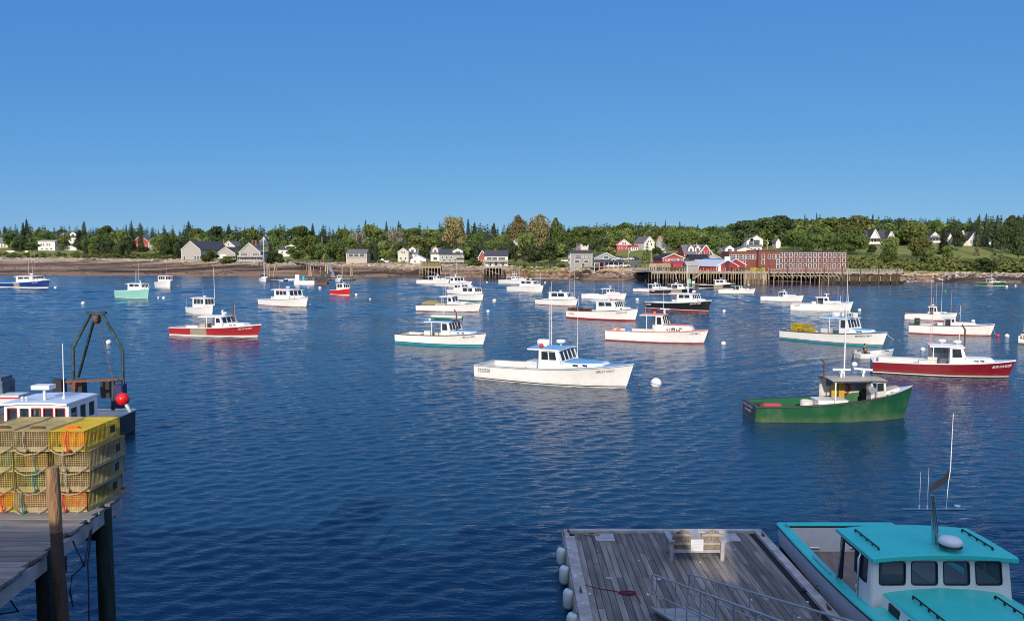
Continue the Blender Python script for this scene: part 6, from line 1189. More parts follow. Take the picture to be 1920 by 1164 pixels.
house(HS, 'white two storey house cut off by the left edge', -12, 14, 464.5, 456, 445.5, dp=8, roof='grey', front=[(4, .35, 1.4, 1.7), (4, .8, 1.2, 1.3)])
house(HS, 'white boxy two storey house with paired windows, second from the left edge', 72, 103, 470, 453, 450.5, dp=9, roof='pale', front=[(2, .64, 1.2, 1.8, (-.75, -.2)), (2, .64, 1.2, 1.8, (-.05, .5)), (3, .2, 1.8, 1.2)], side=[(2, .6, 1.2, 1.5)])
house(HS, 'long low white house right of the boxy white one', 106, 143, 470, 461.5, 458, dp=8, roof='pale', front=[(5, .5, 1.2, 1.3, (-.6, .4))])
house(HS, 'white house with a dark roof and gables among the trees at far left', 111, 148, 457, 445, 435.5, dp=9, roof='dark', front=[(2, .5, 1.3, 1.8, (.0, .8))], dormers=[(.35, 5, 4.2), (-.6, 3, 3)])
house(HS, 'red house with grey roof between trees on the left', 251, 279, 464, 453.5, 441.5, 'gable', dp=12, wall='red', roof='grey', front=[(3, .4, 1.0, 1.2)], gable=[(2, .3, 1.1, 1.3)], mono=True, oh=.5)
house(HS, 'small pale grey cottage right of the red house', 279, 294, 468, 458, 450, dp=7, wall='silver', roof='pale', rz=R(10))
barn = house('barn', 'big grey shingled barn with dark roof at the shore', 338.5, 378, 487, 468, 452.5, 'gable', rz=R(-14), dp=26, wall='silver', roof='dark', front=[(1, .18, 1.3, 2.2, (-.9, -.5)), (2, .18, 1.3, 2.2, (.3, .9))], oh=.3, cat='barn')
house('garage', 'grey gabled garage with a white door beside the barn', 405, 442, 487, 475.5, 463.5, 'gable', rz=R(-4), dp=12, wall='silver', roof='dark', garage=(-.62, .05, 3.0), oh=.3, cat='garage')
house(HS, 'cream house with one small gable window rising behind the barn', 417, 441, 478, 462, 452, 'gable', dp=16, wall='cream', roof='grey', gable=[(1, .35, 1.0, 1.3)], chim=[(-1.3, 1.2)], mono=True)
b4 = house(HS, 'grey shingled two storey house with long balconies and two brick chimneys', 449, 488, 491.5, 473, 456, 'gable', dp=12, wall='silver', roof='grey', front=[(3, .80, 1.2, 1.6, (-.85, -.25)), (3, .80, 1.2, 1.6, (.3, .95)), (2, .25, 1.2, 2.2, (-.8, -.3)), (1, .25, 1.4, 1.4, (.3, .9))], chim=[(0.02, 1.6), (.34, 1.6)], oh=.4)
porch(b4, -1.05, 1.4, b4['h'] * .52, 2.2, 5); porch(b4, -1.05, 1.4, .25, 2.4, 5)
house(HS, 'tiny white gable house above the trees left of centre', 487, 502, 460, 451.5, 444.5, 'gable', dp=8, gable=[(1, .2, .9, 1.1)], roof='pale')
house(HS, 'white house with dark roof half hidden by trees left of the landing', 522, 560, 481, 468, 460, 'eave', dp=9, roof='dark', front=[(4, .6, 1.2, 1.5)], dormers=[(.2, 8, 3)], chim=[(.0, 1.5)], rz=R(-8))
house(HS, 'grey house with three windows over a tan foundation', 650, 687, 493.5, 475, 468, dp=11, wall='grey', roof='grey', front=[(3, .80, 2.4, 1.6)], side=[(2, .7, 1.2, 1.4)], found=.45)
house(HS, 'white house with a tall left gable at the shore', 746, 766, 491, 473, 465.5, 'gable', dp=12, wall='cream', roof='grey', front=[(2, .35, .9, 1.4), (3, .08, .8, 1.3, (-.4, .4))], gable=[(2, -.1, .9, 1.3)], mono=True)
house(HS, 'white house with a dormer gable joined right of the tall left gable', 765.5, 783, 490, 476, 466, dp=8, roof='grey', front=[(2, .4, 1.0, 1.3), (1, .75, 1.4, .9, (.3, .9))], dormers=[(-.15, 3.6, 3.4)])
house('shed', 'low white gabled shed next to the small wharf', 770, 798, 494, 487, 479.5, 'gable', dp=9, roof='metal', front=[(2, .5, 1.4, .9)], oh=.2, cat='shed')
house(HS, 'white gable end left of the sage green shore house', 808, 824, 490, 476, 465.5, dp=10, roof='grey', front=[(1, .35, 2.2, 1.6)], dormers=[(.0, 3, 3.4)], chim=[(-.7, 1)])
b9 = house(HS, 'sage grey shore house with dark roof and a long deck', 823.5, 868, 494, 477, 467.5, dp=11, wall='sage', roof='dark', front=[(3, .68, 1.0, 1.2, (-.9, .2)), (3, .25, 1.5, 1.9, (-.8, .6)), (1, .75, 1.4, 1.6, (.6, .95))], side=[(2, .5, 1.2, 1.5)], dormers=[(.55, 5, 2.6)])
porch(b9, -.95, 1.12, .6, 2.4, 6); porch(b9, .45, 1.12, b9['h'] * .62, 1.8, 3)
house(HS, 'rust red gabled wing left of the white balcony house', 897, 912, 497, 482, 470, 'gable', dp=9, wall='rust', roof='grey', front=[(1, .5, 1.3, 1.5)], mono=True)
b10 = house(HS, 'white house with dark roof and red chimney above a small wharf', 909, 952, 499.5, 481, 470.5, dp=11, roof='dark', front=[(2, .68, 2.6, 1.7, (-.8, .05)), (1, .68, 3.2, 1.6, (.15, .8)), (3, .2, 1.4, 1.8)], side=[(2, .6, 1.2, 1.4)], chim=[(-.10, .9)])
porch(b10, -1, 1, b10['h'] * .42, 2.0, 6)
house(HS, 'small grey gable showing between the trees right of centre', 964, 980, 470, 452, 444, 'gable', dp=9, wall='silver', roof='grey', d=420)
house(HS, 'three storey grey shingled building at the foot of the lawn', 1069, 1110, 501, 474.5, 469.5, dp=13, wall='grey', roof='dark', front=[(1, .72, 2.6, 1.3, (-.5, -.05)), (2, .72, .9, 1.2, (.1, .9)), (2, .42, 2.0, 1.3, (-.8, .9)), (1, .1, 1.4, 2, (.1, .3))], side=[(2, .7, 1.1, 1.4), (2, .35, 1.1, 1.4)], chim=[(-.1, 1.2)], found=.0)
house(HS, 'blue grey gabled building behind the three storey grey one', 1115, 1158, 493, 485, 474.5, 'gable', dp=14, wall='bluegrey', roof='grey', front=[(2, .55, 2.2, 1.4)], gable=[(1, .2, 2.2, 1.2)], mono=True)
e3 = house('shed', 'low blue grey gabled waterfront shed with a porch', 1133, 1167, 501, 493.5, 486, 'gable', dp=10, wall='bluegrey', roof='grey', front=[(3, .5, 1.6, 1.6)], mono=True, cat='shed')
porch(e3, -2.2, 1.0, .1, 3, 7, False, True, None, 1.9)
house('shed', 'tiny red shed on the shore below the porch', 1124, 1131, 503, 494.5, 493.5, 'flat', dp=2.5, wall='red', roof='red', cat='shed')
house(HS, 'white house end mostly hidden by a dark tree above the lawn', 1089, 1104, 470, 450, 444, 'gable', dp=10, roof='grey', front=[(2, .5, 1, 1.5)], rz=R(12))
e5 = house(HS, 'white gabled house with a bright red roof and red lower storey', 1157, 1183, 470, 459, 449, 'gable', dp=12, roof='red', gable=[(2, .25, 1.0, 1.5)], oh=.5, mono=True)
m = MB(); m.bb(-e5['w'] / 2 - .03, e5['w'] / 2 + .03, -.04, e5['dp'], -2, e5['h'] * .97); m.build('lower_storey', MWALL['red'], e5['root'])
for i in range(4): link('window', win_mesh(.9, 1.4), e5['root'], (e5['w'] * (-.38 + .25 * i), -.04, e5['h'] * .5))
house(HS, 'low white ell with a red roof joining the red roofed house', 1183, 1196, 470, 463, 460, dp=7, roof='red', front=[(3, .5, .9, 1.4)])
house(HS, 'white house with grey roof and tall gable beside the red roofed house', 1208, 1227, 469, 454.5, 443.5, 'gable', rz=R(14), dp=14, roof='grey', front=[(2, .75, .9, 1.5)], gable=[(2, .12, .8, 1.1)], side=[(4, .7, .9, 1.4), (4, .25, .9, 1.4)], chim=[(-.2, 1.2)], mono=True)
house(HS, 'small tan roofed house among the trees above the wharf', 1241, 1255, 462, 454, 443, dp=8, wall='white', roof='tan', front=[(1, .5, .9, 1.1)], chim=[(-.2, .8)], rz=R(12), d=400)
e8 = house(HS, 'large red house with grey roof and two white dormers', 1283, 1331, 489, 476, 459.5, dp=13, wall='red', roof='grey', front=[(5, .5, 1.0, 1.6)], dormers=[(-.42, 2.6, 3.6), (.10, 2.6, 3.6)], chim=[(-.35, 1.2)], d=345)
def gable_wing(hs, cx, w, hh, rr, dp, wall, roof, wins):
    t = hs['root']; m = MB(); x0 = cx * hs['w'] / 2; fr = [(x0 - w / 2, -1.2, -2), (x0 + w / 2, -1.2, -2), (x0 + w / 2, -1.2, hh), (x0, -1.2, hh + rr), (x0 - w / 2, -1.2, hh)]; bk = [(a, dp, c) for a, b_, c in fr]
    m.add(fr + bk, [(0, 1, 2, 3, 4), (9, 8, 7, 6, 5), (1, 6, 7, 2), (0, 4, 9, 5), (2, 7, 8, 3), (3, 8, 9, 4)]); wg = m.build('gable_wing', MWALL[wall], t)
    m = MB(); k = rr / (w / 2)
    for s in (-1, 1):
        P = [Vector((x0 + s * (w / 2 + .4), -1.6, hh - .4 * k + .02)), Vector((x0, -1.6, hh + rr + .02)), Vector((x0, dp, hh + rr + .02)), Vector((x0 + s * (w / 2 + .4), dp, hh - .4 * k + .02))]; Q = [p + Vector((0, 0, .2)) for p in P]; m.add(P + Q, [(0, 1, 2, 3), (4, 5, 6, 7), (0, 1, 5, 4), (1, 2, 6, 5), (2, 3, 7, 6), (3, 0, 4, 7)])
    m.build('gable_roof', MROOF[roof], wg); m = MB()
    for s in (-1, 1): m.bar((x0 + s * (w / 2 + .4), -1.63, hh - .4 * k + .08), (x0, -1.63, hh + rr + .08), .06, .34)
    m.build('bargeboard', MTRIMW, wg)
    for dx, z, ww, wh_ in wins: link('window', win_mesh(ww, wh_), wg, (x0 + dx, -1.2, z))
gable_wing(e8, .60, 6.6, e8['h'] * .95, e8['r'] * 1.0, 8, 'red', 'grey', [(-1.2, e8['h'] + .3, 1.2, 2.0), (1.2, e8['h'] + .3, 1.2, 2.0), (-1.5, e8['h'] * .4, 1.2, 1.8), (1.5, e8['h'] * .4, 1.2, 1.8)])
# ------------------------------------------------------------------ big wharf with red sheds, brick hotel, trestle pier
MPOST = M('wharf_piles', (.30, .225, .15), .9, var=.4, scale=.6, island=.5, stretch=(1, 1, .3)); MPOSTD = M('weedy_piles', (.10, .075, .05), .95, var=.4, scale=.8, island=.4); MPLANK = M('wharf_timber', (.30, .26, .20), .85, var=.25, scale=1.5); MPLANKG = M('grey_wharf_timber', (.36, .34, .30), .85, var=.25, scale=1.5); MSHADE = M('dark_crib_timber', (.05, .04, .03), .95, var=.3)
def piles(t, pts, ztop, r=.17, zj=.3, seed=1, name='pile', brace=True):
    rnd = random.Random(seed)
    for x, y in pts:
        zb = min(tz(x, y), 0) - 1; zt = ztop + rnd.uniform(-.1, zj) if zj else ztop; m = MB(); zm = max(min(1.9 + rnd.uniform(-.4, .3), zt - .3), zb + .2)
        dx = rnd.uniform(-.12, .12); m.tube([(x, y, zb), (x + dx * .5, y, zm)], [r * 1.15, r], 6, 1, False); m.tube([(x + dx * .5, y, zm), (x + dx, y, zt)], [r, r * .9], 6, 0); m.build(name, [MPOST, MPOSTD], t)
def _wharf():
    A = atz(1222, 509, 4.4); d0 = 252; x0 = at(1222, 500, d0).x; x1 = at(1441, 500, d0).x; z = at(1330, 509, d0).z; rnd = random.Random(5)
    t = thing('timber_wharf', 'big timber wharf on tall piles carrying the red sheds', 'wharf'); m = MB(); m.bb(x0, x1, d0, d0 + 42, z - .35, z); m.build('deck', MPLANKG, t)
    m = MB(); m.bb(x0, x1, d0 - .15, d0, z - .75, z - .36); m.build('deck_beam', MPLANK, t)
    pts = [(lerp(x0, x1, i / 43) + rnd.uniform(-.2, .2), d0 - .25 + rnd.uniform(-.15, .15)) for i in range(44)]; piles(t, pts, z, .17, 1.4, 3)
    pts = [(lerp(x0 + 1, x1 - 1, i / 15), d0 + 5 + rnd.uniform(-.3, .3)) for i in range(16)] + [(lerp(x0 + 1, x1 - 1, i / 13), d0 + 11 + rnd.uniform(-.3, .3)) for i in range(14)] + [(x1 - .2, d0 + 4 * i) for i in range(1, 7)]; piles(t, pts, z - .36, .18, 0, 4)
    m = MB(); xx0 = at(1395, 500, d0).x; m.bb(xx0, x1 - .3, d0 + .25, d0 + .5, -1, z - .4)
    k = xx0
    while k < x1 - .6: m.bb(k, k + .28, d0 + .02, d0 + .24, -1, z - .38 + rnd.uniform(-.2, .1)); k += .36
    m.build('sheathing', MPOST, t)
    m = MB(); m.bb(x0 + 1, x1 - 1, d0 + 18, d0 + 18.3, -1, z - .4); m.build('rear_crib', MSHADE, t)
    # raised landing at the left end
    d2 = 268; u0, u1 = at(1218, 495, d2).x, at(1262, 495, d2).x; z2 = at(1240, 494.5, d2).z
    t2 = thing('timber_landing', 'raised timber landing on piles left of the red restaurant', 'wharf'); m = MB(); m.bb(u0, u1, d2, d2 + 14, z2 - .4, z2); m.build('deck', MPLANK, t2)
    m = MB(); m.bb(u0, u1, d2 - .12, d2, z2 - 1.2, z2 + .15); m.build('fascia', MPLANK, t2)
    piles(t2, [(lerp(u0, u1, i / 13) + rnd.uniform(-.15, .15), d2 - .2) for i in range(14)] + [(lerp(u0, u1, i / 6), d2 + 5) for i in range(7)], z2 - .2, .17, .1, 6)
    rectadd(1216, 1442, 478, 540, d0)
    # small landing float, ladder gear and skiffs at the wharf foot
    o = thing('bait_bin', 'pale green bin standing under the wharf', 'bin', at(1291, 528, d0 - 1.2)); o.location.z = .3; m = MB(); m.bb(-.7, .7, -.5, .5, 0, 1.5); m.build('bin_body', paint('pale_green', (.25, .45, .25)), o); m = MB(); m.bb(-.74, .74, -.54, .54, 1.5, 1.62); m.build('lid', paint('pale_green'), o)
    o = thing('crate', 'white crate beside the green bin under the wharf', 'crate', at(1299.5, 528, d0 - 1.2)); o.location.z = .3; m = MB(); m.bb(-.45, .45, -.4, .4, 0, .85); m.build('crate_body', MW, o); m = MB(); m.bb(-.48, .48, -.43, .43, .85, .92); m.build('rim', MGREYW, o)
    p = W(1296, 533.5); o = thing('work_float', 'low wooden float in front of the wharf piles', 'float', (p.x, p.y + 1.2, 0)); m = MB(); m.bb(-8, 5, -.9, .9, .05, .32); m.build('float_deck', MPLANK, o); m = MB(); m.bb(-7.8, 4.8, -.8, .8, -.2, .049); m.build('float_hull', MSHADE, o)
    m = MB(); q = at(1303, 511, d0 - .5); q2 = at(1317, 520, d0 - .5); m2 = thing('wharf_stair', 'slanting plank stair down the face of the wharf', 'stairs'); a = MB(); a.bar(at(1301, 522, d0 - .6), at(1318, 510, d0 - .6), .12, .5); a.build('stair_string', MPLANK, m2); a = MB(); a.bar(at(1301, 518.5, d0 - .6), at(1318, 506.5, d0 - .6), .06, .06); a.build('stair_rail', MPLANK, m2)
    for k, (px, c) in enumerate(((1237, 'white'), (1243, 'green'), (1250, 'white'), (1257, 'white'))):
        s_ = skiff(['small white skiff, first of four by the wharf piles', 'small green skiff between white ones by the wharf piles', 'small white skiff just right of the green one by the wharf piles', 'small white skiff nearest the float by the wharf piles'][k], W(px, 528.5), R(70 + 20 * k), 3.4, c, 'skiffs tied up at the big wharf')
    return z, d0
def skiff(label, p, rz, L, col, group):
    m = MB(); n = 8; A = []
    for k in range(n + 1):
        t = k / n; w_ = L * .2 * (1 - max(0, (t - .45) / .55) ** 2 * .95) ; x = -L / 2 + L * t; zz = .42 + .2 * t * t; A.append([Vector((x, -w_ * .8, -.1)), Vector((x, -w_, zz)), Vector((x, -w_ * .86, zz)), Vector((x, -w_ * .7, .12)), Vector((x, w_ * .7, .12)), Vector((x, w_ * .86, zz)), Vector((x, w_, zz)), Vector((x, w_ * .8, -.1))])
    for a, b in zip(A[:-1], A[1:]):
        for k in range(7): m.quad(a[k], b[k], b[k + 1], a[k + 1])
    m.add(A[0], [tuple(range(8))]); o = thing('skiff', label, 'skiff', (p.x, p.y, 0), rz, group); m.build('hull', {'white': MW, 'green': MHULL['green'], 'grey': MGREYW, 'blue': MHULL['blue']}[col], o)
    m = MB(); m.bb(-.12 - L * .15, .12 - L * .15, -L * .16, L * .16, .32, .36); m.build('thwart', MPLANK, o); m = MB(); m.bb(-L / 2 - .22, -L / 2 - .02, -.12, .12, .2, .75); m.build('outboard_motor', MBLACK, o); return o
WZ, WD = _wharf()
house('restaurant', 'red gabled restaurant with white framed windows on the raised landing', 1243, 1282, 490, 484, 476, 'gable', rz=R(4), dp=14, wall='red', roof='black', front=[(3, .5, 1.5, .95, (-.7, .1)), (3, .5, 1.5, .95, (.2, .95))], oh=.5, d=276, mono=True, cat='restaurant')
def canopy():
    t = thing('canopy', 'long bright red sloping canopy roof on the wharf', 'canopy', at(1286, 505, 262)); m = MB(); L_ = 9.0; h = 1.7
    m.add([(-L_ / 2, 0, h), (L_ / 2, 0, h), (L_ / 2, 5, h + 1.1), (-L_ / 2, 5, h + 1.1), (-L_ / 2, 0, h + .15), (L_ / 2, 0, h + .15), (L_ / 2, 5, h + 1.25), (-L_ / 2, 5, h + 1.25)], [(0, 1, 2, 3), (4, 5, 6, 7), (0, 1, 5, 4), (1, 2, 6, 5), (2, 3, 7, 6), (3, 0, 4, 7)]); m.build('canopy_roof', MROOF['red'], t)
    for x in (-4.2, -1.4, 1.4, 4.2): m = MB(); m.bb(x - .09, x + .09, .1, .28, -.6, h); m.build('post', MPLANK, t)
    rectadd(1256, 1302, 489, 508, 262)
canopy()
house('shed', 'grey lattice sided shed under a pale roof in the middle of the wharf', 1288, 1310, 508, 497, 491, 'eave', dp=6, wall='grey', roof='pale', d=258, cat='shed', base=-.4)
house('shed', 'dark roofed low building behind the red canopy', 1296, 1330, 500, 487, 478, 'eave', dp=10, wall='grey', roof='black', d=285, cat='shed')
house('shed', 'cream gabled warehouse with a grey roof behind the wharf sheds', 1322, 1352, 500, 484, 477.5, 'gable', dp=14, wall='cream', roof='grey', d=292, cat='shed', rz=R(20))
sh = house('shed', 'red gabled shed with white metal roof and open door on the wharf', 1340, 1386, 508, 499, 488, 'gable', rz=R(24), dp=17, wall='red', roof='metal', d=258, cat='shed', base=-.4, mono=True, oh=.4)
m = MB(); m.bb(-.8, .9, -.06, .04, 0, 3.4); m.build('open_door', MDARKIN, sh['root']); m = MB(); m.bb(-1.1, 1.3, -.09, .05, 3.42, 5.0); m.build('white_panel', MTRIMW, sh['root']); m = MB(); m.bb(-3.9, -2.6, -.06, .04, 0, 2.4); m.build('door', MTRIMW, sh['root'])
house('shed', 'red gabled shed with a blue roof right of the white roofed one', 1356, 1400, 507, 497, 485.5, 'gable', rz=R(24), dp=17, wall='red', roof='blue', d=268, cat='shed', base=-.4)
house(HS, 'white gabled house with grey roof left of the brick hotel', 1355, 1381, 488, 476, 465.5, 'eave', dp=11, roof='grey', front=[(3, .55, 1.0, 1.5)], d=330, dormers=[(.1, 4, 3.5)])
house(HS, 'white house with steep grey gables above the brick hotel', 1403, 1428, 474, 462, 451, 'eave', dp=11, roof='grey', front=[(3, .5, 1, 1.5)], dormers=[(.35, 6, 4.8), (-.5, 4, 3.6)], chim=[(-.5, 1)], d=345)
house(HS, 'low white house with grey roof just above the hotel roofline', 1382, 1412, 474, 468, 463, 'gable', dp=10, roof='grey', d=335)
house(HS, 'tiny white gable half hidden in the trees above the hotel', 1455, 1463, 462, 453, 447, 'gable', dp=6, roof='grey', d=390)
def _hotel():
    d = 268; mp = d / F; t = thing('brick_hotel', 'long red brick three storey building with rows of white windows', 'building', at(1523, 504, d)); rz = 0; w = 127 * mp; h = (504 - 473) * mp
    rectadd(1372, 1589, 470, 506, d)
    m = MB(); m.bb(-w / 2, w / 2, 0, 16, -1.5, h); m.build('wall', MWALL['brick'], t)
    for k in range(9): x = -w / 2 + w * k / 8; m = MB(); m.bb(x - .12, x + .12, -.10, -.003, -1, h - .3); m.build('pilaster', MWALL['brick'], t)
    m = MB(); m.bb(-w / 2 - .2, w / 2 + .2, -.2, 16.2, h, h + .35); m.build('roof', MROOF['dark'], t)
    wm = win_mesh(1.2, 1.55)
    for r_ in range(3):
        for k in range(14): link('window', wm, t, (-w / 2 + w * (k + .5) / 14, -.0, h * (.14 + .33 * r_) + .25), 0)
    b = at(1439, 504, d - 1.5); m = MB(); x0, x1 = (1419 - 1523) * mp, -w / 2 - .01; m.bb(x0, x1, -1.6, 12, -1.5, h + .55); wg = m.build('brick_bay', MWALL['brick'], t)
    m = MB(); m.bb(x0 - .15, x1 + .15, -1.8, 12.1, h + .55, h + .85); m.build('bay_roof', MROOF['dark'], wg)
    for (fx, fz) in ((.22, .74), (.5, .74), (.72, .74), (.22, .4), (.9, .74), (.9, .42), (.9, .14)): link('window', win_mesh(1.1, 1.6), wg, (lerp(x0, x1, fx), -1.6, h * fz))
    x2 = (1373 - 1523) * mp; m = MB(); m.add([(x2, 4, -1.5), (x0, .5, -1.5), (x0, 12, -1.5), (x2, 14, -1.5), (x2, 4, h + .3), (x0, .5, h + .5), (x0, 12, h + .5), (x2, 14, h + .3)], [(0, 1, 5, 4), (1, 2, 6, 5), (2, 3, 7, 6), (3, 0, 4, 7), (4, 5, 6, 7)]); lw = m.build('left_wing', MWALL['brick'], t)
    ang = math.atan2(-3.5, x0 - x2)
    for k in range(8): u = (k + .5) / 8; link('window', win_mesh(.9, 1.7), lw, (lerp(x2, x0, u), lerp(4, .5, u), h * .72), ang)
    for k in (3, 4): u = (k + .5) / 8; link('window', win_mesh(.9, 1.7), lw, (lerp(x2, x0, u), lerp(4, .5, u), h * .36), ang)
_hotel()
def _trestle():
    d = 256; x0, x1 = at(1441, 500, d).x, at(1692, 500, d).x; z = at(1560, 509.5, d).z; t = thing('trestle_pier', 'long timber trestle pier with railings running right from the wharf', 'pier'); rnd = random.Random(8); Lx = x1 - x0
    m = MB(); m.bb(x0, x1, d, d + 6, z - .3, z); m.build('deck', MPLANKG, t); m = MB(); m.bb(x0, x1, d - .12, d, z - .55, z - .05); m.build('edge_beam', MPLANK, t)
    for rz_ in (.55, 1.05): m = MB(); m.bb(x0, x1, d - .08, d + .04, z + rz_, z + rz_ + .1); m.build('rail', MPLANKG, t)
    n = 44
    for i in range(n): x = lerp(x0, x1, i / (n - 1)); m = MB(); m.bb(x - .06, x + .06, d - .1, d + .05, z, z + 1.1); m.build('rail_post', MPLANKG, t)
    for i in range(30):
        x = lerp(x0 + .3, x1 - .3, i / 29)
        if i > 14 and i % 4: continue
        g = min(tz(x, d), 0) - 1; m = MB(); m.tube([(x, d - .2, g), (x, d - .2, z + (.0 if i % 4 else 2.0))], .17, 6); m.build('pile', MPOST if i % 2 else MPOSTD, t)
    m = MB()
    for i in range(19):
        x = lerp(x0 + .8, x0 + Lx * .52, i / 18); b = MB(); b.bar((x + .1, d - .35, z - .5), (x + 1.5, d - .35, z - 2.2), .22, .2); b.build('knee_brace', MPLANK, t)
    m = MB(); m.bb(x0, x0 + Lx * .52, d - .3, d - .05, z - 1.55, z - 1.25); m.build('waling', MPLANK, t)
    m = MB(); m.bb(x0 + Lx * .40, x1, d + .4, d + 6, -1.5, z - 1.15); m.build('stone_crib', M('weedy_crib_stone', (.075, .052, .03), .95, var=.6, scale=.9, bump=.8, bscale=1.2), t)
    m = MB(); m.bb(x0 + Lx * .42, x1 + .6, d - .25, d + .39, -1, 1.0); m.build('weed_skirt', M('dark_seaweed', (.03, .022, .014), .95, var=.4, scale=.9, bump=.8, bscale=1.5), t)
    rectadd(1440, 1694, 500, 536, d)
    for i in range(8):
        x = lerp(x0 + Lx * .45, x1 - .5, i / 7); m = MB(); m.bar((x, d - .1, z - 1.6), (x, d - .1, -.5), .28, .3); m.build('crib_post', MPLANK, t)
_trestle()
def small_wharf(label, px0, px1, d, pz, dep, nb, seed):
    x0, x1 = at(px0, pz, d).x, at(px1, pz, d).x; z = at(px0, pz, d).z; t = thing('small_wharf', label, 'wharf'); m = MB(); m.bb(x0, x1, d, d + dep, z - .35, z); m.build('deck', MPLANKG, t); rnd = random.Random(seed)
    m = MB(); m.bb(x0, x1, d - .15, d, z - .6, z - .05); m.build('deck_beam', MPLANK, t)
    piles(t, [(lerp(x0 + .2, x1 - .2, i / (nb - 1)), d - .05) for i in range(nb)] + [(lerp(x0 + .2, x1 - .2, i / 3), d + 4) for i in range(4)], z - .3, .2, 0, seed)
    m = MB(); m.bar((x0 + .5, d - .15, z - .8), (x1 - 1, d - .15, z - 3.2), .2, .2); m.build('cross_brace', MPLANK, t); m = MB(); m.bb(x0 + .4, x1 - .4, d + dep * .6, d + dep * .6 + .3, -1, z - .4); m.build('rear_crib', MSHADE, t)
    rectadd(px0, px1, pz - 8, 514, d); return x0, x1, z, d
w1 = small_wharf('small square wharf on timber cribs below the sage grey house', 786, 827, 318, 500, 14, 8, 11)
w2 = small_wharf('small wharf on posts below the white house with red chimney', 905, 942, 316, 500.5, 12, 7, 12)
for k in range(3):
    for j in range(2):
        trap(['faded trap pile block at the left end of the small square wharf', 'tan upper trap block at the left end of the small square wharf', 'tan trap block in the middle of the small square wharf', 'tan upper trap block in the middle of the small square wharf', 'tan trap block at the right end of the small square wharf', 'faded upper trap block at the right end of the small square wharf'][k * 2 + j], (lerp(w1[0] + 2, w1[1] - 1.5, k / 2), w1[3] + 1.6, w1[2] + j * .82), 0, ['faded', 'tan', 'tan'][(k + j) % 3], 'tan', (2.6, 1.4, .8), .2, .05, 'trap blocks on the small square wharf')
for k in range(4):
    trap(['yellow trap block at the left of the row beside the hotel', 'yellow trap block second in the row beside the hotel', 'faded trap block third in the row beside the hotel', 'yellow trap block at the right of the row beside the hotel'][k], (at(1410 + 6.5 * k, 505, WD + 2).x, WD + 2, WZ + .01), 0, ['yellow', 'yellow', 'faded', 'yellow'][k], 'tan', (1.25, 1.4, 1.15), .2, .05, 'trap blocks on the big wharf')
for k in range(5):
    trap(['brown trap block right of the open red shed door', 'brown trap block second right of the open red shed door', 'green trap block third right of the open red shed door', 'brown trap block at the left corner of the wharf', 'green trap block beside the pale roofed wharf shed'][k], (at((1376, 1384, 1392, 1262, 1278)[k], 505, WD + 2.5).x, WD + 2.5, WZ + .01), 0, ['dark', 'dark', 'green', 'dark', 'green'][k], 'rust', (1.5, 1.4, 1.3), .2, .05, 'trap blocks on the big wharf')
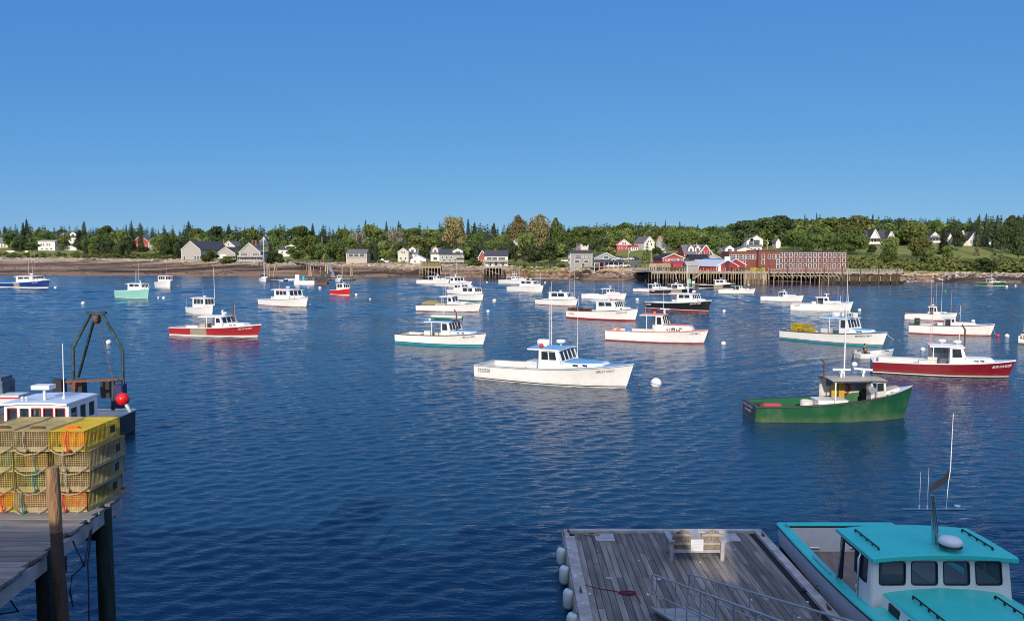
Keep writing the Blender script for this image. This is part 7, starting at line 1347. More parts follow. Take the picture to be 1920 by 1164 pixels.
# ------------------------------------------------------------------ left landing: trestle, gangway, floats, dolphins, boats
def _landing():
    d = 352; t = thing('landing_pier', 'sloping timber landing pier on trestle legs left of centre', 'pier'); a = at(549, 490, d + 30); b = at(613, 497.5, d - 8)
    m = MB(); m.bar(a, b, 3.2, .4); m.build('deck', MPLANK, t); m = MB(); m.bar(a + Vector((0, -1.6, 1)), b + Vector((0, -1.6, 1)), .12, .12); m.build('rail', MPLANK, t); rnd = random.Random(3)
    for i in range(10):
        p = a.lerp(b, (i + .5) / 10); g = tz(p.x, p.y); b_ = MB(); b_.tube([(p.x, p.y - 1, min(g, p.z) - 1), (p.x, p.y - 1, p.z + (.9 if i % 2 else 0))], .2, 6); b_.build('trestle_leg', MPOSTD if i % 2 else MPOST, t)
        if i < 9 and i > 2: q = a.lerp(b, (i + 1.5) / 10); b_ = MB(); b_.bar((p.x, p.y - 1.1, g + .3), (q.x, q.y - 1.1, q.z - .4), .18, .18); b_.build('cross_brace', MRUST, t)
    g = thing('gangway', 'steep gangway from the landing pier down to the floats', 'gangway'); m = MB(); p0, p1 = at(615, 495.5, d - 8), at(625, 523, 322); p1.z = .6
    m.bar(p0, p1, 1.4, .2); m.build('walkway', MPLANKG, g)
    for s in (-.65, .65): m = MB(); m.bar(p0 + Vector((s, 0, 1)), p1 + Vector((s, 0, 1)), .1, .1); m.bar(p0 + Vector((s, 0, .5)), p1 + Vector((s, 0, .5)), .07, .07); m.build('handrail', MALU, g)
    for k, (x0, x1, py, lab) in enumerate(((508, 536, 526.8, 'left floating dock of the landing, beside the sailboat'), (541, 590, 524.5, 'middle floating dock of the landing'), (606, 664, 525.5, 'right floating dock of the landing at the gangway foot'))):
        p, q = W(x0, py), W(x1, py); o = thing('floating_dock', lab, 'dock', ((p.x + q.x) / 2, p.y + 1.5, 0), 0, 'floating docks at the landing'); w_ = (q.x - p.x) / 2; m = MB(); m.bb(-w_, w_, -1.5, 1.5, .3, .5); m.build('deck', MPLANKG, o); m = MB(); m.bb(-w_ + .1, w_ - .1, -1.4, 1.4, -.2, .29); m.build('flotation', MSHADE, o)
    for k, (px, pt, ln) in enumerate(((501.5, 494, 0), (506, 494.5, 1), (513, 496, -3), (519, 495.5, 0), (580, 497, 0), (584, 497, 1), (611, 496, 0), (614, 497, -1), (642, 500, 0), (657, 501, -1.5), (660.5, 500.5, 0))):
        p = W(px, 526); m = MB(); zt = at(px, pt, p.y).z; m.tube([(p.x, p.y, -1), (p.x, p.y, 1.6)], .24, 7, 1, False); m.tube([(p.x, p.y, 1.6), (p.x - ln * .25, p.y, zt)], [.24, .2], 7, 0)
        tag(m.build('dock_pile', [MPOST, MPOSTD]), ['pale pile, leftmost at the landing behind the sailboat', 'second pale pile from the left at the landing', 'leaning pale pile of the pair on the left floating dock', 'upright pale pile of the pair on the left floating dock', 'left pale pile of the pair in front of the trestle', 'right pale pile of the pair in front of the trestle', 'left pale pile at the head of the gangway', 'right pale pile at the head of the gangway', 'lone pale pile between the gangway and the right dock end', 'leaning pale pile at the right end of the floats', 'upright pale pile at the right end of the floats'][k], 'pile', 'piles at the landing')
    # landing barge with raised ramp
    p, q = W(551, 533), W(606, 534); L_ = (q.x - p.x); o = thing('work_barge', 'white work barge with raised dark ramp at the landing', 'barge', ((p.x + q.x) / 2, p.y + 1.6, 0)); m = MB(); m.bb(-L_ / 2, L_ * .12, -1.5, 1.5, -.2, 1.15); m.build('hull', MW, o); m = MB(); m.bb(L_ * .12, L_ * .5, -1.5, 1.5, -.2, .7); m.build('bow_section', MRUST, o); m = MB(); m.bb(-L_ * .48, -L_ * .36, -.8, .8, 1.15, 3.2); m.build('console', MW, o)
    for x in (.18, .33): m = MB(); m.bar((L_ * x, -1.3, .6), (L_ * (x + .30), -1.3, 4.1), .5, .9); m.build('ramp_arm', MBLACK, o)
    barrel('teal drum on the deck of the white work barge', (o.location.x - L_ * .24, o.location.y, 1.15), .45, 1.6, paint('teal_drum', (.03, .4, .45)))
    skiff('small white open boat tied at the middle dock', W(548, 525.5), R(180), 6, 'white', 'small boats at the landing'); skiff('tan open boat tied at the left floating dock', W(528, 527), R(-60), 5, 'grey', 'small boats at the landing')
    bt('motor_boat', 'small white cabin boat beside the gangway foot, seen bow on', (629, 527.5), (638, 529), 6, 4, 12, wt=(.3, .8, .92), open_=False, nf=3, ns=1, head=-70, Lx=7, B=.36, oa=.05, port=0, bottom='white', boot=.05, gear=[('dome', .5, 0)], cat='motor boat', group='small boats at the landing')
_landing()
def _sail():
    p = W(495.5, 527.5); o = thing('sailboat', 'white sailboat with a bare mast at the left end of the landing', 'sailboat', (p.x, p.y, 0), R(-64)); h = Hull(9, 3.2, 1.5, 1.2); m = MB(); ts = [i / 12 for i in range(13)]
    for s in (-1, 1):
        for a, b in zip(ts[:-1], ts[1:]):
            for z0, z1 in ((-.4, .1), (.1, .6), (.6, 1.0)):
                f = lambda t, k: h.p(t, k if k < .9 else h.zs(t), s)
                m.quad(f(a, z0), f(b, z0), f(b, z1), f(a, z1))
    m.quad(h.p(0, -.4, -1), h.p(0, -.4, 1), h.p(0, h.zs(0), 1), h.p(0, h.zs(0), -1))
    for a, b in zip(ts[:-1], ts[1:]): m.quad(h.p(a, h.zs(a), -1), h.p(b, h.zs(b), -1), h.p(b, h.zs(b), 1), h.p(a, h.zs(a), 1))
    m.build('hull', MW, o); m = MB(); m.bb(-1.5, 2, -.9, .9, 1.1, 1.75); m.build('cabin', MW, o); m = MB(); m.bb(-3.4, -1.2, -1.0, 1.0, 2.3, 2.5); m.bb(-3.2, -1.3, -.9, .9, 1.2, 1.3); m.bb(-1.3, -1.2, -1, 1, 1.7, 2.3); m.build('spray_hood', M('navy_canvas', (.02, .025, .05), .8), o)
    zt = at(495, 444, p.y).z; m = MB(); m.tube([(.5, 0, 1.2), (.5, 0, zt)], [.12, .09], 6); mm = m.build('mast', MWHIP, o); m = MB(); zs_ = at(495, 470, p.y).z; m.bar((.5, -1.6, zs_), (.5, 1.6, zs_), .08, .06); m.build('spreader', MWHIP, mm); m = MB(); m.tube([(.5, 0, 2.6), (-3.4, 0, 2.7)], .12, 6); m.build('boom', MWHIP, mm)
_sail()
# ------------------------------------------------------------------ poles, cars, fence
def pole(label, px, pt, pb, d=None, arm=True, mat=None, r=.15):
    b = at(px, pb, d) if d else hit(px, pb); zt = at(px, pt, b.y).z; t = thing('utility_pole', label, 'utility pole', b, 0, 'utility poles along the shore'); m = MB(); m.tube([(0, 0, -.6), (0, 0, zt - b.z)], [r * 1.2, r], 7); m.build('shaft', mat or M('pole_wood', (.42, .33, .25), .9, var=.15), t)
    if arm: m = MB(); m.bb(-1.1, 1.1, -.08, .08, zt - b.z - .9, zt - b.z - .75); m.build('crossarm', M('pole_wood'), t); m = MB(); m.lathe((.4, -.25, zt - b.z - 2.4), [(.02, 0), (.24, .02), (.24, .7), (.02, .75)], 8); m.build('transformer', MGREYW, t)
for lab, px, pt, pb, arm in (('utility pole left of the boxy white house', 57, 447, 471, False), ('utility pole between the long low white house and the red house', 172, 448, 471.5, False), ('tall brown pole above the landing pier', 604.5, 443, 491, False), ('pale pole left of the tall shore poles above the sage house', 872.5, 456, 484, False), ('tall pale pole right of the sage grey house', 880.5, 449, 485, True), ('pale pole above the rust red wing', 909, 455, 480, False), ('pole at the edge of the lawn above the parked cars', 1178, 464, 491, True), ('short pole left of the raised landing', 1221, 474, 491, False), ('pole with a transformer right of the short pole by the landing', 1245.5, 464, 485, True), ('pole in front of the large red house roof', 1305.5, 455, 498, True), ('pole with a crossarm between the white house and the hotel trees', 1438.5, 448, 472, True), ('pole among the trees above the hotel', 1508.5, 434, 452, True), ('pole in the thinned trees below the cottages', 728.5, 443, 458, False)):
    pole(lab, px, pt, pb, None if pb != 498 else 300, arm)
o = thing('flagpole', 'slender leaning pole at the head of the landing pier', 'pole', at(607, 493, 350)); m = MB(); m.tube([(0, 0, 0), (0, 0, 3.6)], .12, 6); m.build('shaft', MPOST, o); m = MB(); m.tube([(-2.2, 0, -.5), (1.5, 0, 5.5)], .11, 6); m.build('stay', MPOST, o)
CARS = {}
def car(label, px, py, rz, col, kind='car', d=None):
    b = at(px, py, d) if d else hit(px, py); key = (col, kind); t = thing('parked_car' if kind == 'car' else 'pickup_truck', label, 'car' if kind == 'car' else 'truck', b, rz, 'vehicles parked along the far shore'); mt = paint('car_' + col, dict(white=(.75, .75, .75), red=(.45, .02, .03), black=(.02, .02, .025), silver=(.5, .52, .55), navy=(.02, .03, .07))[col], .25)
    if key not in CARS:
        body = MB(); secs = [(-2.2, .45, .85), (-2.1, .35, 1.0), (-.9, .3, 1.02), (.9, .3, 1.02), (2.0, .33, .92), (2.2, .45, .75)]; A = [[Vector((x, s * .88, z0)) if k == 0 else Vector((x, s * .85, z1)) for k, s in ((0, -1), (1, -1), (1, 1), (0, 1))] for x, z0, z1 in secs]
        for a, b_ in zip(A[:-1], A[1:]):
            for k in range(3): body.quad(a[k], b_[k], b_[k + 1], a[k + 1])
        body.add(A[0], [(0, 1, 2, 3)]); body.add(A[-1], [(0, 1, 2, 3)])
        cab = MB(); x0, x1, x2, x3 = ((-1.7, -1.3, .4, 1.0) if kind == 'car' else (-.4, -.25, .7, 1.2)); h = 1.5 if kind == 'car' else 1.75
        for s in (-1, 1): cab.quad((x0, s * .84, 1.0), (x3, s * .84, 1.0), (x2, s * .68, h), (x1, s * .68, h), 1)
        cab.quad((x0, -.84, 1), (x0, .84, 1), (x1, .68, h), (x1, -.68, h), 1); cab.quad((x3, -.84, 1), (x3, .84, 1), (x2, .68, h), (x2, -.68, h), 1); cab.quad((x1, -.68, h), (x2, -.68, h), (x2, .68, h), (x1, .68, h), 0)
        wh = MB(); wh.lathe((0, 0, 0), [(.1, -.11), (.33, -.1), (.33, .1), (.1, .11)], 12, mat=Matrix.Rotation(R(90), 3, 'X'))
        CARS[key] = (body.mesh('car_body', mt), cab.mesh('cabin', [mt, DARKGLASS]), wh.mesh('wheel', MBLACK))
    a, c, w_ = CARS[key]; link('car_body', a, t); link('cabin', c, t)
    for x in (-1.4, 1.4):
        for y in (-.8, .8): link('wheel', w_, t, (x, y, .33))
for lab, px, py, rz, col, kind in (('red car under the trees left of the red house', 211, 475.5, 0, 'red', 'car'), ('dark car behind the red one at far left', 204, 474, .3, 'navy', 'car'), ('white pickup truck left of the white gable houses', 716, 492.5, 0, 'white', 'truck'), ('white van parked right of the white pickup', 727, 493, 0, 'white', 'car'), ('white truck at the top of the parking row by the lawn', 1162, 487.5, .4, 'white', 'truck'), ('silver car in the parking row by the lawn', 1171, 488.5, .3, 'silver', 'car'), ('white car at the right of the parking row', 1179, 488, .2, 'white', 'car'), ('black pickup with a white load on the lawn drive', 1189, 487.5, 0, 'black', 'truck'), ('silver car on the road by the low waterfront shed', 1171, 501, 0, 'silver', 'truck'), ('white car in front of the low waterfront shed', 1148, 502, 0, 'white', 'car'), ('pale car on the grass above the beach, left of the grey building', 1061, 491.5, 0, 'white', 'car'), ('pale car under the trees right of the balcony house', 531, 489.5, -.5, 'silver', 'car'), ('dark car at the top of the landing pier', 543, 491.5, .2, 'navy', 'car')): car(lab, px, py, rz, col, kind)
def fence(label, px0, px1, py, h, mat):
    a, b = hit(px0, py), hit(px1, py); t = thing('picket_fence', label, 'fence'); n = max(3, int((b - a).length / 2.4)); r_ = MB()
    for k in range(n + 1): p = a.lerp(b, k / n); m = MB(); m.bb(p.x - .08, p.x + .08, p.y - .08, p.y + .08, p.z - .3, p.z + h); m.build('fence_post', mat, t)
    m = MB()
    for z in (.35, .8): m.bar(a + Vector((0, -.06, h * z)), b + Vector((0, -.06, h * z)), .06, .3)
    k = 0; L_ = (b - a).length
    while k < L_: p = a.lerp(b, k / L_); m.bb(p.x - .06, p.x + .06, p.y - .12, p.y - .09, p.z + .1, p.z + h * .95); k += .3
    m.build('pickets', mat, t)
fence('white picket fence on the grass at far left', 12, 27, 474, 1.6, MTRIMW); fence('short white fence right of the picket fence at far left', 47, 53, 473.5, 1.3, MTRIMW)
o = thing('raft', 'blue grey raft hauled out on the beach left of the big wharf', 'raft', hit(1204, 514)); m = MB(); m.bb(-2.4, 2.4, -1.2, 1.2, .55, .75); m.build('raft_deck', paint('raft_deck', (.35, .4, .42)), o); m = MB(); m.bb(-2.3, 2.3, -1.1, 1.1, .05, .54); m.build('flotation', MSHADE, o)
heap('seaweed_pile', 'tan wrack and timber pile on the beach below the low shed', 'wrack', hit(1147, 508), 5.5, 1.2, 1.2, M('tan_wrack', (.36, .25, .15), .9, var=.4, scale=1), 6)
# road beside the parking row
def _road():
    m = MB(); L_ = [(1206, 489, 2.2), (1196, 491, 2.6), (1186, 494, 3.0), (1180, 498, 3.2), (1186, 502.5, 3)]; prev = None
    for px, py, w_ in L_:
        p = hit(px, py); a, b = Vector((p.x - w_, p.y, tz(p.x - w_, p.y) + .12)), Vector((p.x + w_, p.y, tz(p.x + w_, p.y) + .12))
        if prev: m.quad(prev[0], prev[1], b, a)
        prev = (a, b)
    tag(m.build('road', M('grey_asphalt', (.13, .13, .135), .9, var=.15)), 'grey road coming down to the shore beside the lawn', None, None, 'structure')
_road()
# ------------------------------------------------------------------ cottages on the right hand hill
f1 = house('cottage', 'big white shingled cottage with twin gables and a round porch on the lawn', 1630, 1672, 459, 449, 433, dp=13, roof='dark', front=[(6, .45, 1.0, 1.5)], cat='cottage')
gable_wing(f1, -.62, 6.6, f1['h'] * .7, f1['r'] * 1.35, 8, 'white', 'dark', [(-1.2, f1['h'] * .75, 1.0, 1.5), (.2, f1['h'] * .75, 1.0, 1.5), (1.5, f1['h'] * .75, 1.0, 1.5)]); gable_wing(f1, .80, 5.6, f1['h'] * .7, f1['r'] * 1.1, 8, 'white', 'dark', [])
porch(f1, -1.5, 1.0, .3, 3, 9, True, True)
f2 = house('cottage', 'white gabled cottage behind spruces, middle of the hill', 1741, 1764, 456, 446, 434, 'gable', dp=12, roof='dark', gable=[(3, .2, 1.0, 1.4)], oh=.5, cat='cottage'); porch(f2, -1.3, 1.3, .2, 2.6, 6, True, True)
house('cottage', 'white cottage gable showing between two spruces on the hill', 1776, 1786, 456, 447, 437, 'gable', dp=9, roof='dark', cat='cottage', front=[(2, .5, .9, 1.4)])
f3 = house('cottage', 'long white cottage with dark roof and front gable beside the dark woods', 1802, 1856, 461, 453, 435, dp=13, roof='dark', front=[(6, .5, 1.0, 1.5)], cat='cottage', rz=R(-6))
gable_wing(f3, -.2, 8, f3['h'] * .6, f3['r'] * 1.05, 8, 'white', 'dark', [(-1.4, f3['h'] * .9, .9, 1.5), (0, f3['h'] * .9, .9, 1.5), (1.4, f3['h'] * .9, .9, 1.5)]); gable_wing(f3, -.95, 5, f3['h'] * .7, f3['r'] * 1.25, 6, 'white', 'dark', [])
# ------------------------------------------------------------------ trees
def M_leaf(name, col, col2, sc_=.9, tl=.22):
    m = bpy.data.materials.new(name); m.use_nodes = True; t = m.node_tree; L = t.links; b = t.nodes['Principled BSDF']; b.inputs['Roughness'].default_value = .7; b.inputs['Specular IOR Level'].default_value = .15
    geo = nd(t, 'ShaderNodeNewGeometry'); n = nd(t, 'ShaderNodeTexNoise'); n.inputs['Scale'].default_value = sc_ * .35; n.inputs['Detail'].default_value = 4; L.new(geo.outputs['Position'], n.inputs['Vector'])
    oi = nd(t, 'ShaderNodeObjectInfo'); a = nd(t, 'ShaderNodeMath', operation='MULTIPLY_ADD'); L.new(geo.outputs['Random Per Island'], a.inputs[0]); a.inputs[1].default_value = .45; 
    s_ = nd(t, 'ShaderNodeMath', operation='MULTIPLY_ADD'); L.new(n.outputs['Fac'], s_.inputs[0]); s_.inputs[1].default_value = .7; s_.inputs[2].default_value = -.08; L.new(s_.outputs[0], a.inputs[2])
    mx = nd(t, 'ShaderNodeMix', data_type='RGBA'); mx.clamp_factor = True; L.new(a.outputs[0], mx.inputs['Factor']); mx.inputs[6].default_value = (*col, 1); mx.inputs[7].default_value = (*col2, 1)
    hv = nd(t, 'ShaderNodeHueSaturation'); r = nd(t, 'ShaderNodeMapRange'); r.inputs[3].default_value = .70; r.inputs[4].default_value = 1.35; L.new(oi.outputs['Random'], r.inputs[0]); L.new(r.outputs[0], hv.inputs['Value'])
    r2 = nd(t, 'ShaderNodeMapRange'); r2.inputs[3].default_value = .478; r2.inputs[4].default_value = .518; mm = nd(t, 'ShaderNodeMath', operation='FRACT'); m7 = nd(t, 'ShaderNodeMath', operation='MULTIPLY'); m7.inputs[1].default_value = 7.3; L.new(oi.outputs['Random'], m7.inputs[0]); L.new(m7.outputs[0], mm.inputs[0]); L.new(mm.outputs[0], r2.inputs[0]); L.new(r2.outputs[0], hv.inputs['Hue'])
    L.new(mx.outputs[2], hv.inputs['Color']); L.new(hv.outputs[0], b.inputs['Base Color'])
    tr = nd(t, 'ShaderNodeBsdfTranslucent'); L.new(hv.outputs[0], tr.inputs[0]); ms = nd(t, 'ShaderNodeMixShader'); ms.inputs[0].default_value = tl; L.new(b.outputs[0], ms.inputs[1]); L.new(tr.outputs[0], ms.inputs[2]); L.new(ms.outputs[0], t.nodes['Material Output'].inputs[0])
    return m
LEAF = dict(oak=M_leaf('oak_leaves', (0.0506, 0.0863, 0.0229), (0.1815, 0.2372, 0.0650)), yel=M_leaf('light_leaves', (0.0840, 0.1197, 0.0312), (0.2735, 0.3029, 0.0889)), olive=M_leaf('poplar_leaves', (0.1188, 0.1160, 0.0434), (0.3745, 0.3122, 0.1420)), silver=M_leaf('willow_leaves', (0.2055, 0.1913, 0.1346), (0.5269, 0.4503, 0.3364)),
            spruce=M_leaf('spruce_needles', (0.0268, 0.0451, 0.0233), (0.0849, 0.1091, 0.0517), tl=.1), dark=M_leaf('dark_leaves', (0.0266, 0.0450, 0.0191), (0.0938, 0.1215, 0.0467), tl=.12), pine=M_leaf('pine_needles', (0.0542, 0.0752, 0.0341), (0.1559, 0.1590, 0.0736), tl=.1), bush=M_leaf('shrub_leaves', (0.0602, 0.0983, 0.0263), (0.2156, 0.2397, 0.0745)))
MBARK = M('bark', (.12, .095, .07), .9, var=.3, scale=3)
def crown_decid(seed, n, spread=1.0, low=.16, lobes=12, leaf=.055):
    """leaf clumps through the volume of a crown one unit tall and one unit wide"""
    rg = np.random.default_rng(seed); V = []; 
    lb = []
    for k in range(lobes):
        z = rg.uniform(low + .12, .88); mr = .46 * math.sqrt(max(.08, 1 - ((z - .52) / .50) ** 2)); a = rg.uniform(0, 2 * math.pi); q = mr * rg.uniform(.35, .78); lb.append((q * math.cos(a), q * math.sin(a), z, rg.uniform(.13, .22)))
    lb.append((0, 0, .84, .16)); lb.append((0, 0, .5, .26))
    lb = np.array(lb); pk = rg.integers(0, len(lb), n); d = rg.normal(size=(n, 3)); d /= np.linalg.norm(d, axis=1, keepdims=True)
    rr = lb[pk, 3:4] * rg.uniform(.62, 1.08, (n, 1)) ** .7; c = lb[pk, :3] + d * rr * np.array([1, 1, .85])
    nrm = d * .8 + rg.normal(size=(n, 3)) * .55; nrm /= np.linalg.norm(nrm, axis=1, keepdims=True); t = np.cross(nrm, rg.normal(size=(n, 3))); t /= np.linalg.norm(t, axis=1, keepdims=True); b = np.cross(nrm, t)
    s = leaf * rg.uniform(.55, 1.25, (n, 1)); q = np.stack([c - t * s, c + b * s * .8, c + t * s, c - b * s * .8], 1)
    c2 = q.reshape(-1, 3); c2[:, 2] = np.clip(c2[:, 2], .02, 1.02); return c2
def crown_spruce(seed, layers=15, per=9, rad=.5, jag=.35):
    rg = np.random.default_rng(seed); Q = []
    for i in range(layers):
        u = (i + rg.uniform(0, .4)) / layers; z = .07 + .92 * u; r = rad * (1 - u) ** .72 + .055
        for k in range(per):
            a = 2 * math.pi * (k + rg.uniform(0, 1)) / per; l = r * rg.uniform(1 - jag, 1.08); dx, dy = math.cos(a), math.sin(a); w_ = .10 * (1 - u) + .035; dz = l * rg.uniform(.10, .32)
            tx, ty = -dy * w_, dx * w_; zz = z + rg.uniform(-.015, .015)
            Q += [(0, 0, zz + .02), (dx * l * .55 + tx, dy * l * .55 + ty, zz - dz * .3), (dx * l, dy * l, zz - dz), (dx * l * .55 - tx, dy * l * .55 - ty, zz - dz * .3 - .012)]
    Q += [(-.012, 0, .9), (.012, 0, .9), (.004, 0, 1.04), (-.004, 0, 1.04)]
    return np.array(Q)
def quads_mesh(name, V, mat):
    n = len(V) // 4; me = bpy.data.meshes.new(name); me.from_pydata(V.tolist(), [], np.arange(n * 4).reshape(n, 4).tolist()); me.materials.append(mat); return me
def trunk_mesh(seed, decid=True, mat=None):
    rnd = random.Random(seed); m = MB()
    if decid:
        m.tube([(0, 0, -.06), (.01, 0, .15), (0, .01, .38), (.01, 0, .62)], [.03, .022, .015, .006], 6)
        for k in range(5): a = k * 1.3 + rnd.random(); z = .2 + .07 * k; m.tube([(0, 0, z), (.12 * math.cos(a), .12 * math.sin(a), z + .12), (.26 * math.cos(a), .26 * math.sin(a), z + .26)], [.013, .009, .004], 5)
    else: m.tube([(0, 0, -.05), (0, 0, .5), (0, 0, .97)], [.03, .018, .004], 6)
    return m.mesh('trunk', mat or MBARK)
NV = 3; CR = {}; TK = {}
for k in ('oak', 'yel', 'dark'): CR[k] = [quads_mesh('crown', crown_decid(10 + i + len(k) * 7, 2600, lobes=13 + 3 * i, leaf=.040), LEAF[k]) for i in range(NV)]
CR['olive'] = [quads_mesh('crown', crown_decid(40 + i, 3200, lobes=22, leaf=.034), LEAF['olive']) for i in range(NV)]
CR['silver'] = [quads_mesh('crown', crown_decid(50 + i, 1100, lobes=14, leaf=.035), LEAF['silver']) for i in range(NV)]
CR['bush'] = [quads_mesh('crown', crown_decid(60 + i, 700, low=-.1, lobes=9, leaf=.08), LEAF['bush']) for i in range(NV)]
CR['spruce'] = [quads_mesh('crown', crown_spruce(70 + i, 19 + 2 * i, 11, .5, .45), LEAF['spruce']) for i in range(NV)]
CR['pine'] = [quads_mesh('crown', crown_spruce(80 + i, 10, 6, .5, .6), LEAF['pine']) for i in range(NV)]
for k in CR: TK[k] = trunk_mesh(len(k), k not in ('spruce', 'pine'))
KN = dict(oak=('broadleaf_tree', 'rounded green tree', 'broadleaf trees on the far shore'), yel=('broadleaf_tree', 'yellowish green tree', 'broadleaf trees on the far shore'), dark=('broadleaf_tree', 'dark bushy tree', 'broadleaf trees on the far shore'), olive=('poplar_tree', 'tall olive poplar', 'tall poplars on the far shore'), silver=('willow_tree', 'silvery tree', 'silvery trees on the far shore'), bush=('shrub', 'green shrub', 'shrubs on the far shore'), spruce=('spruce_tree', 'dark spruce', 'spruces on the far shore'), pine=('pine_tree', 'scraggy pine', 'pines on the far shore'))
TREES = []
rt_ = random.Random(77)
def tree(px, top, wpx, kind, pb=None, d=None, label=None):
    if d is None: b = hit(px, pb)
    else:
        r = ray(px, 480); x = r.x / r.y * d; b = Vector((x, d, tz(x, d)))
    zt = at(px, top, b.y).z; hh = zt - b.z
    if hh < .6: return
    o = thing(KN[kind][0], '', 'shrub' if kind == 'bush' else 'tree', b, rt_.uniform(0, 6.28), KN[kind][2]); w_ = wpx * b.y / F
    i = rt_.randrange(NV); c = link('crown', CR[kind][i], o); t = link('trunk', TK[kind], o); c.scale = (w_ * 1.04, w_ * 1.04, hh); t.scale = (min(w_, hh) * .9, min(w_, hh) * .9, hh)
    TREES.append((o, px, top, kind, b.y, label))
HAND = [ # px, top, width, kind, base
    (852, 406, 47, 'olive', 484), (971, 401, 40, 'olive', 484), (1013, 399.5, 47, 'olive', 487), (1042, 407, 32, 'oak', 482), (984, 437, 42, 'yel', 492), (960, 452, 28, 'dark', 497), (1047, 432, 26, 'spruce', 480), (1028, 452, 40, 'dark', 497), (1000, 460, 50, 'dark', 500), (1062, 440, 40, 'oak', 480), (1068, 455, 24, 'spruce', 478), (1055, 452, 26, 'yel', 478),
    (1118, 438, 34, 'dark', 482), (1142, 462, 36, 'yel', 483), (1092, 425, 40, 'oak', 470), (1130, 426, 46, 'oak', 462), (1172, 416, 48, 'oak', 455), (1213, 452, 22, 'pine', 480), (1232, 462, 22, 'dark', 482), (1262, 428, 44, 'oak', 470), (1240, 425, 40, 'oak', 465), (1292, 436, 46, 'oak', 462), (1340, 425, 50, 'oak', 462), (1377, 422, 40, 'dark', 464), (1348, 473, 18, 'yel', 490),
    (1430, 407, 66, 'oak', 462), (1398, 414, 50, 'dark', 465), (1490, 431, 48, 'oak', 472), (1470, 405, 60, 'dark', 455), (1518, 420, 56, 'yel', 462), (1572, 437, 62, 'oak', 476), (1548, 408, 60, 'oak', 455), (1602, 404, 66, 'yel', 455), (1610, 440, 44, 'oak', 480), (1585, 418, 60, 'oak', 462), (1648, 418, 30, 'oak', 450),
    (1668, 443, 40, 'yel', 489), (1712, 412, 46, 'oak', 462), (1726, 444, 44, 'yel', 488), (1700, 430, 30, 'oak', 460), (1769, 426, 31, 'spruce', 477), (1796, 430, 27, 'dark', 471), (1831, 438, 18, 'pine', 479), (1634, 459, 20, 'dark', 479), (1862, 456, 28, 'pine', 506), (1848, 484, 42, 'dark', 511), (1876, 458, 14, 'pine', 500),
    (672, 431, 40, 'silver', 486), (742, 427, 38, 'silver', 480), (655, 442, 30, 'oak', 488), (700, 422, 52, 'oak', 472), (726, 455, 36, 'dark', 489), (700, 458, 26, 'pine', 488), (790, 442, 52, 'yel', 484), (770, 428, 50, 'oak', 470), (812, 430, 50, 'yel', 470), (825, 438, 36, 'oak', 476), (895, 436, 36, 'oak', 482), (918, 440, 30, 'dark', 478), (940, 440, 42, 'yel', 480), (960, 436, 30, 'oak', 478), (884, 484, 20, 'bush', 499), (897, 488, 20, 'bush', 498), (1210, 470, 20, 'bush', 494),
    (392, 470, 36, 'bush', 491), (425, 480, 40, 'bush', 493), (508, 455, 26, 'spruce', 493), (518, 470, 26, 'dark', 493), (545, 462, 22, 'yel', 482), (580, 440, 52, 'oak', 487), (610, 444, 44, 'dark', 488), (628, 446, 34, 'oak', 490), (445, 468, 10, 'oak', 490), (560, 470, 30, 'oak', 489), (640, 465, 20, 'bush', 492),
    (40, 447, 34, 'dark', 470), (18, 436, 30, 'oak', 466), (62, 455, 30, 'oak', 472), (120, 439, 28, 'yel', 470), (160, 448, 40, 'dark', 474), (185, 440, 46, 'oak', 476), (200, 422, 34, 'oak', 465), (225, 430, 46, 'oak', 474), (240, 450, 36, 'dark', 476), (268, 462, 30, 'dark', 476), (300, 440, 36, 'oak', 478), (310, 460, 26, 'dark', 483), (322, 438, 36, 'oak', 482), (336, 455, 20, 'spruce', 484), (90, 435, 34, 'oak', 465), (75, 425, 30, 'spruce', 462), (150, 430, 30, 'spruce', 462), (45, 416, 18, 'spruce', 462), (10, 424, 20, 'spruce', 462), (160, 414, 16, 'spruce', 462), (52, 410, 20, 'spruce', 462),
    (158, 416, 20, 'spruce', 464), (238, 420, 14, 'spruce', 466), (248, 412, 16, 'spruce', 464), (265, 417, 16, 'spruce', 468), (355, 414, 24, 'spruce', 462), (370, 427, 30, 'oak', 462), (405, 424, 30, 'dark', 462), (470, 428, 40, 'oak', 464), (430, 420, 26, 'spruce', 462), (520, 428, 44, 'oak', 462), (560, 424, 40, 'oak', 464), (587, 418, 20, 'spruce', 462), (645, 428, 34, 'oak', 466), (686, 411, 16, 'spruce', 460), (725, 414, 16, 'spruce', 458), (748, 414, 18, 'spruce', 458), (878, 409, 18, 'spruce', 458), (890, 416, 24, 'spruce', 462), (926, 418, 26, 'spruce', 462), (1247, 412, 12, 'spruce', 458), (1274, 414, 12, 'spruce', 456), (1460, 403, 10, 'spruce', 452), (1508, 399, 10, 'spruce', 452), (1530, 397, 10, 'spruce', 450), (1635, 400, 14, 'spruce', 450), (1834, 401, 18, 'spruce', 462), (1847, 399, 18, 'spruce', 462), (1868, 402, 24, 'spruce', 466), (1890, 405, 26, 'dark', 472), (1908, 402, 26, 'dark', 474), (1918, 398, 18, 'spruce', 470), (1880, 425, 34, 'dark', 476), (1905, 430, 36, 'dark', 478), (1790, 412, 24, 'dark', 455), (1752, 412, 36, 'oak', 452), (1820, 420, 24, 'dark', 456), (1685, 408, 26, 'dark', 448), (1660, 410, 36, 'dark', 448)]
for px, top, wpx, kind, pb in HAND: tree(px, top, wpx, kind, pb)
def clear(px, top, w_, py_b, d):
    for a, b, t0, t1, dd in RECTS:
        if d < dd + 4 and px + w_ / 2 > a and px - w_ / 2 < b and top < t1: return False
        if abs(d - dd - 8) < 12 and px + w_ * .4 > a and px - w_ * .4 < b: return False
    return True
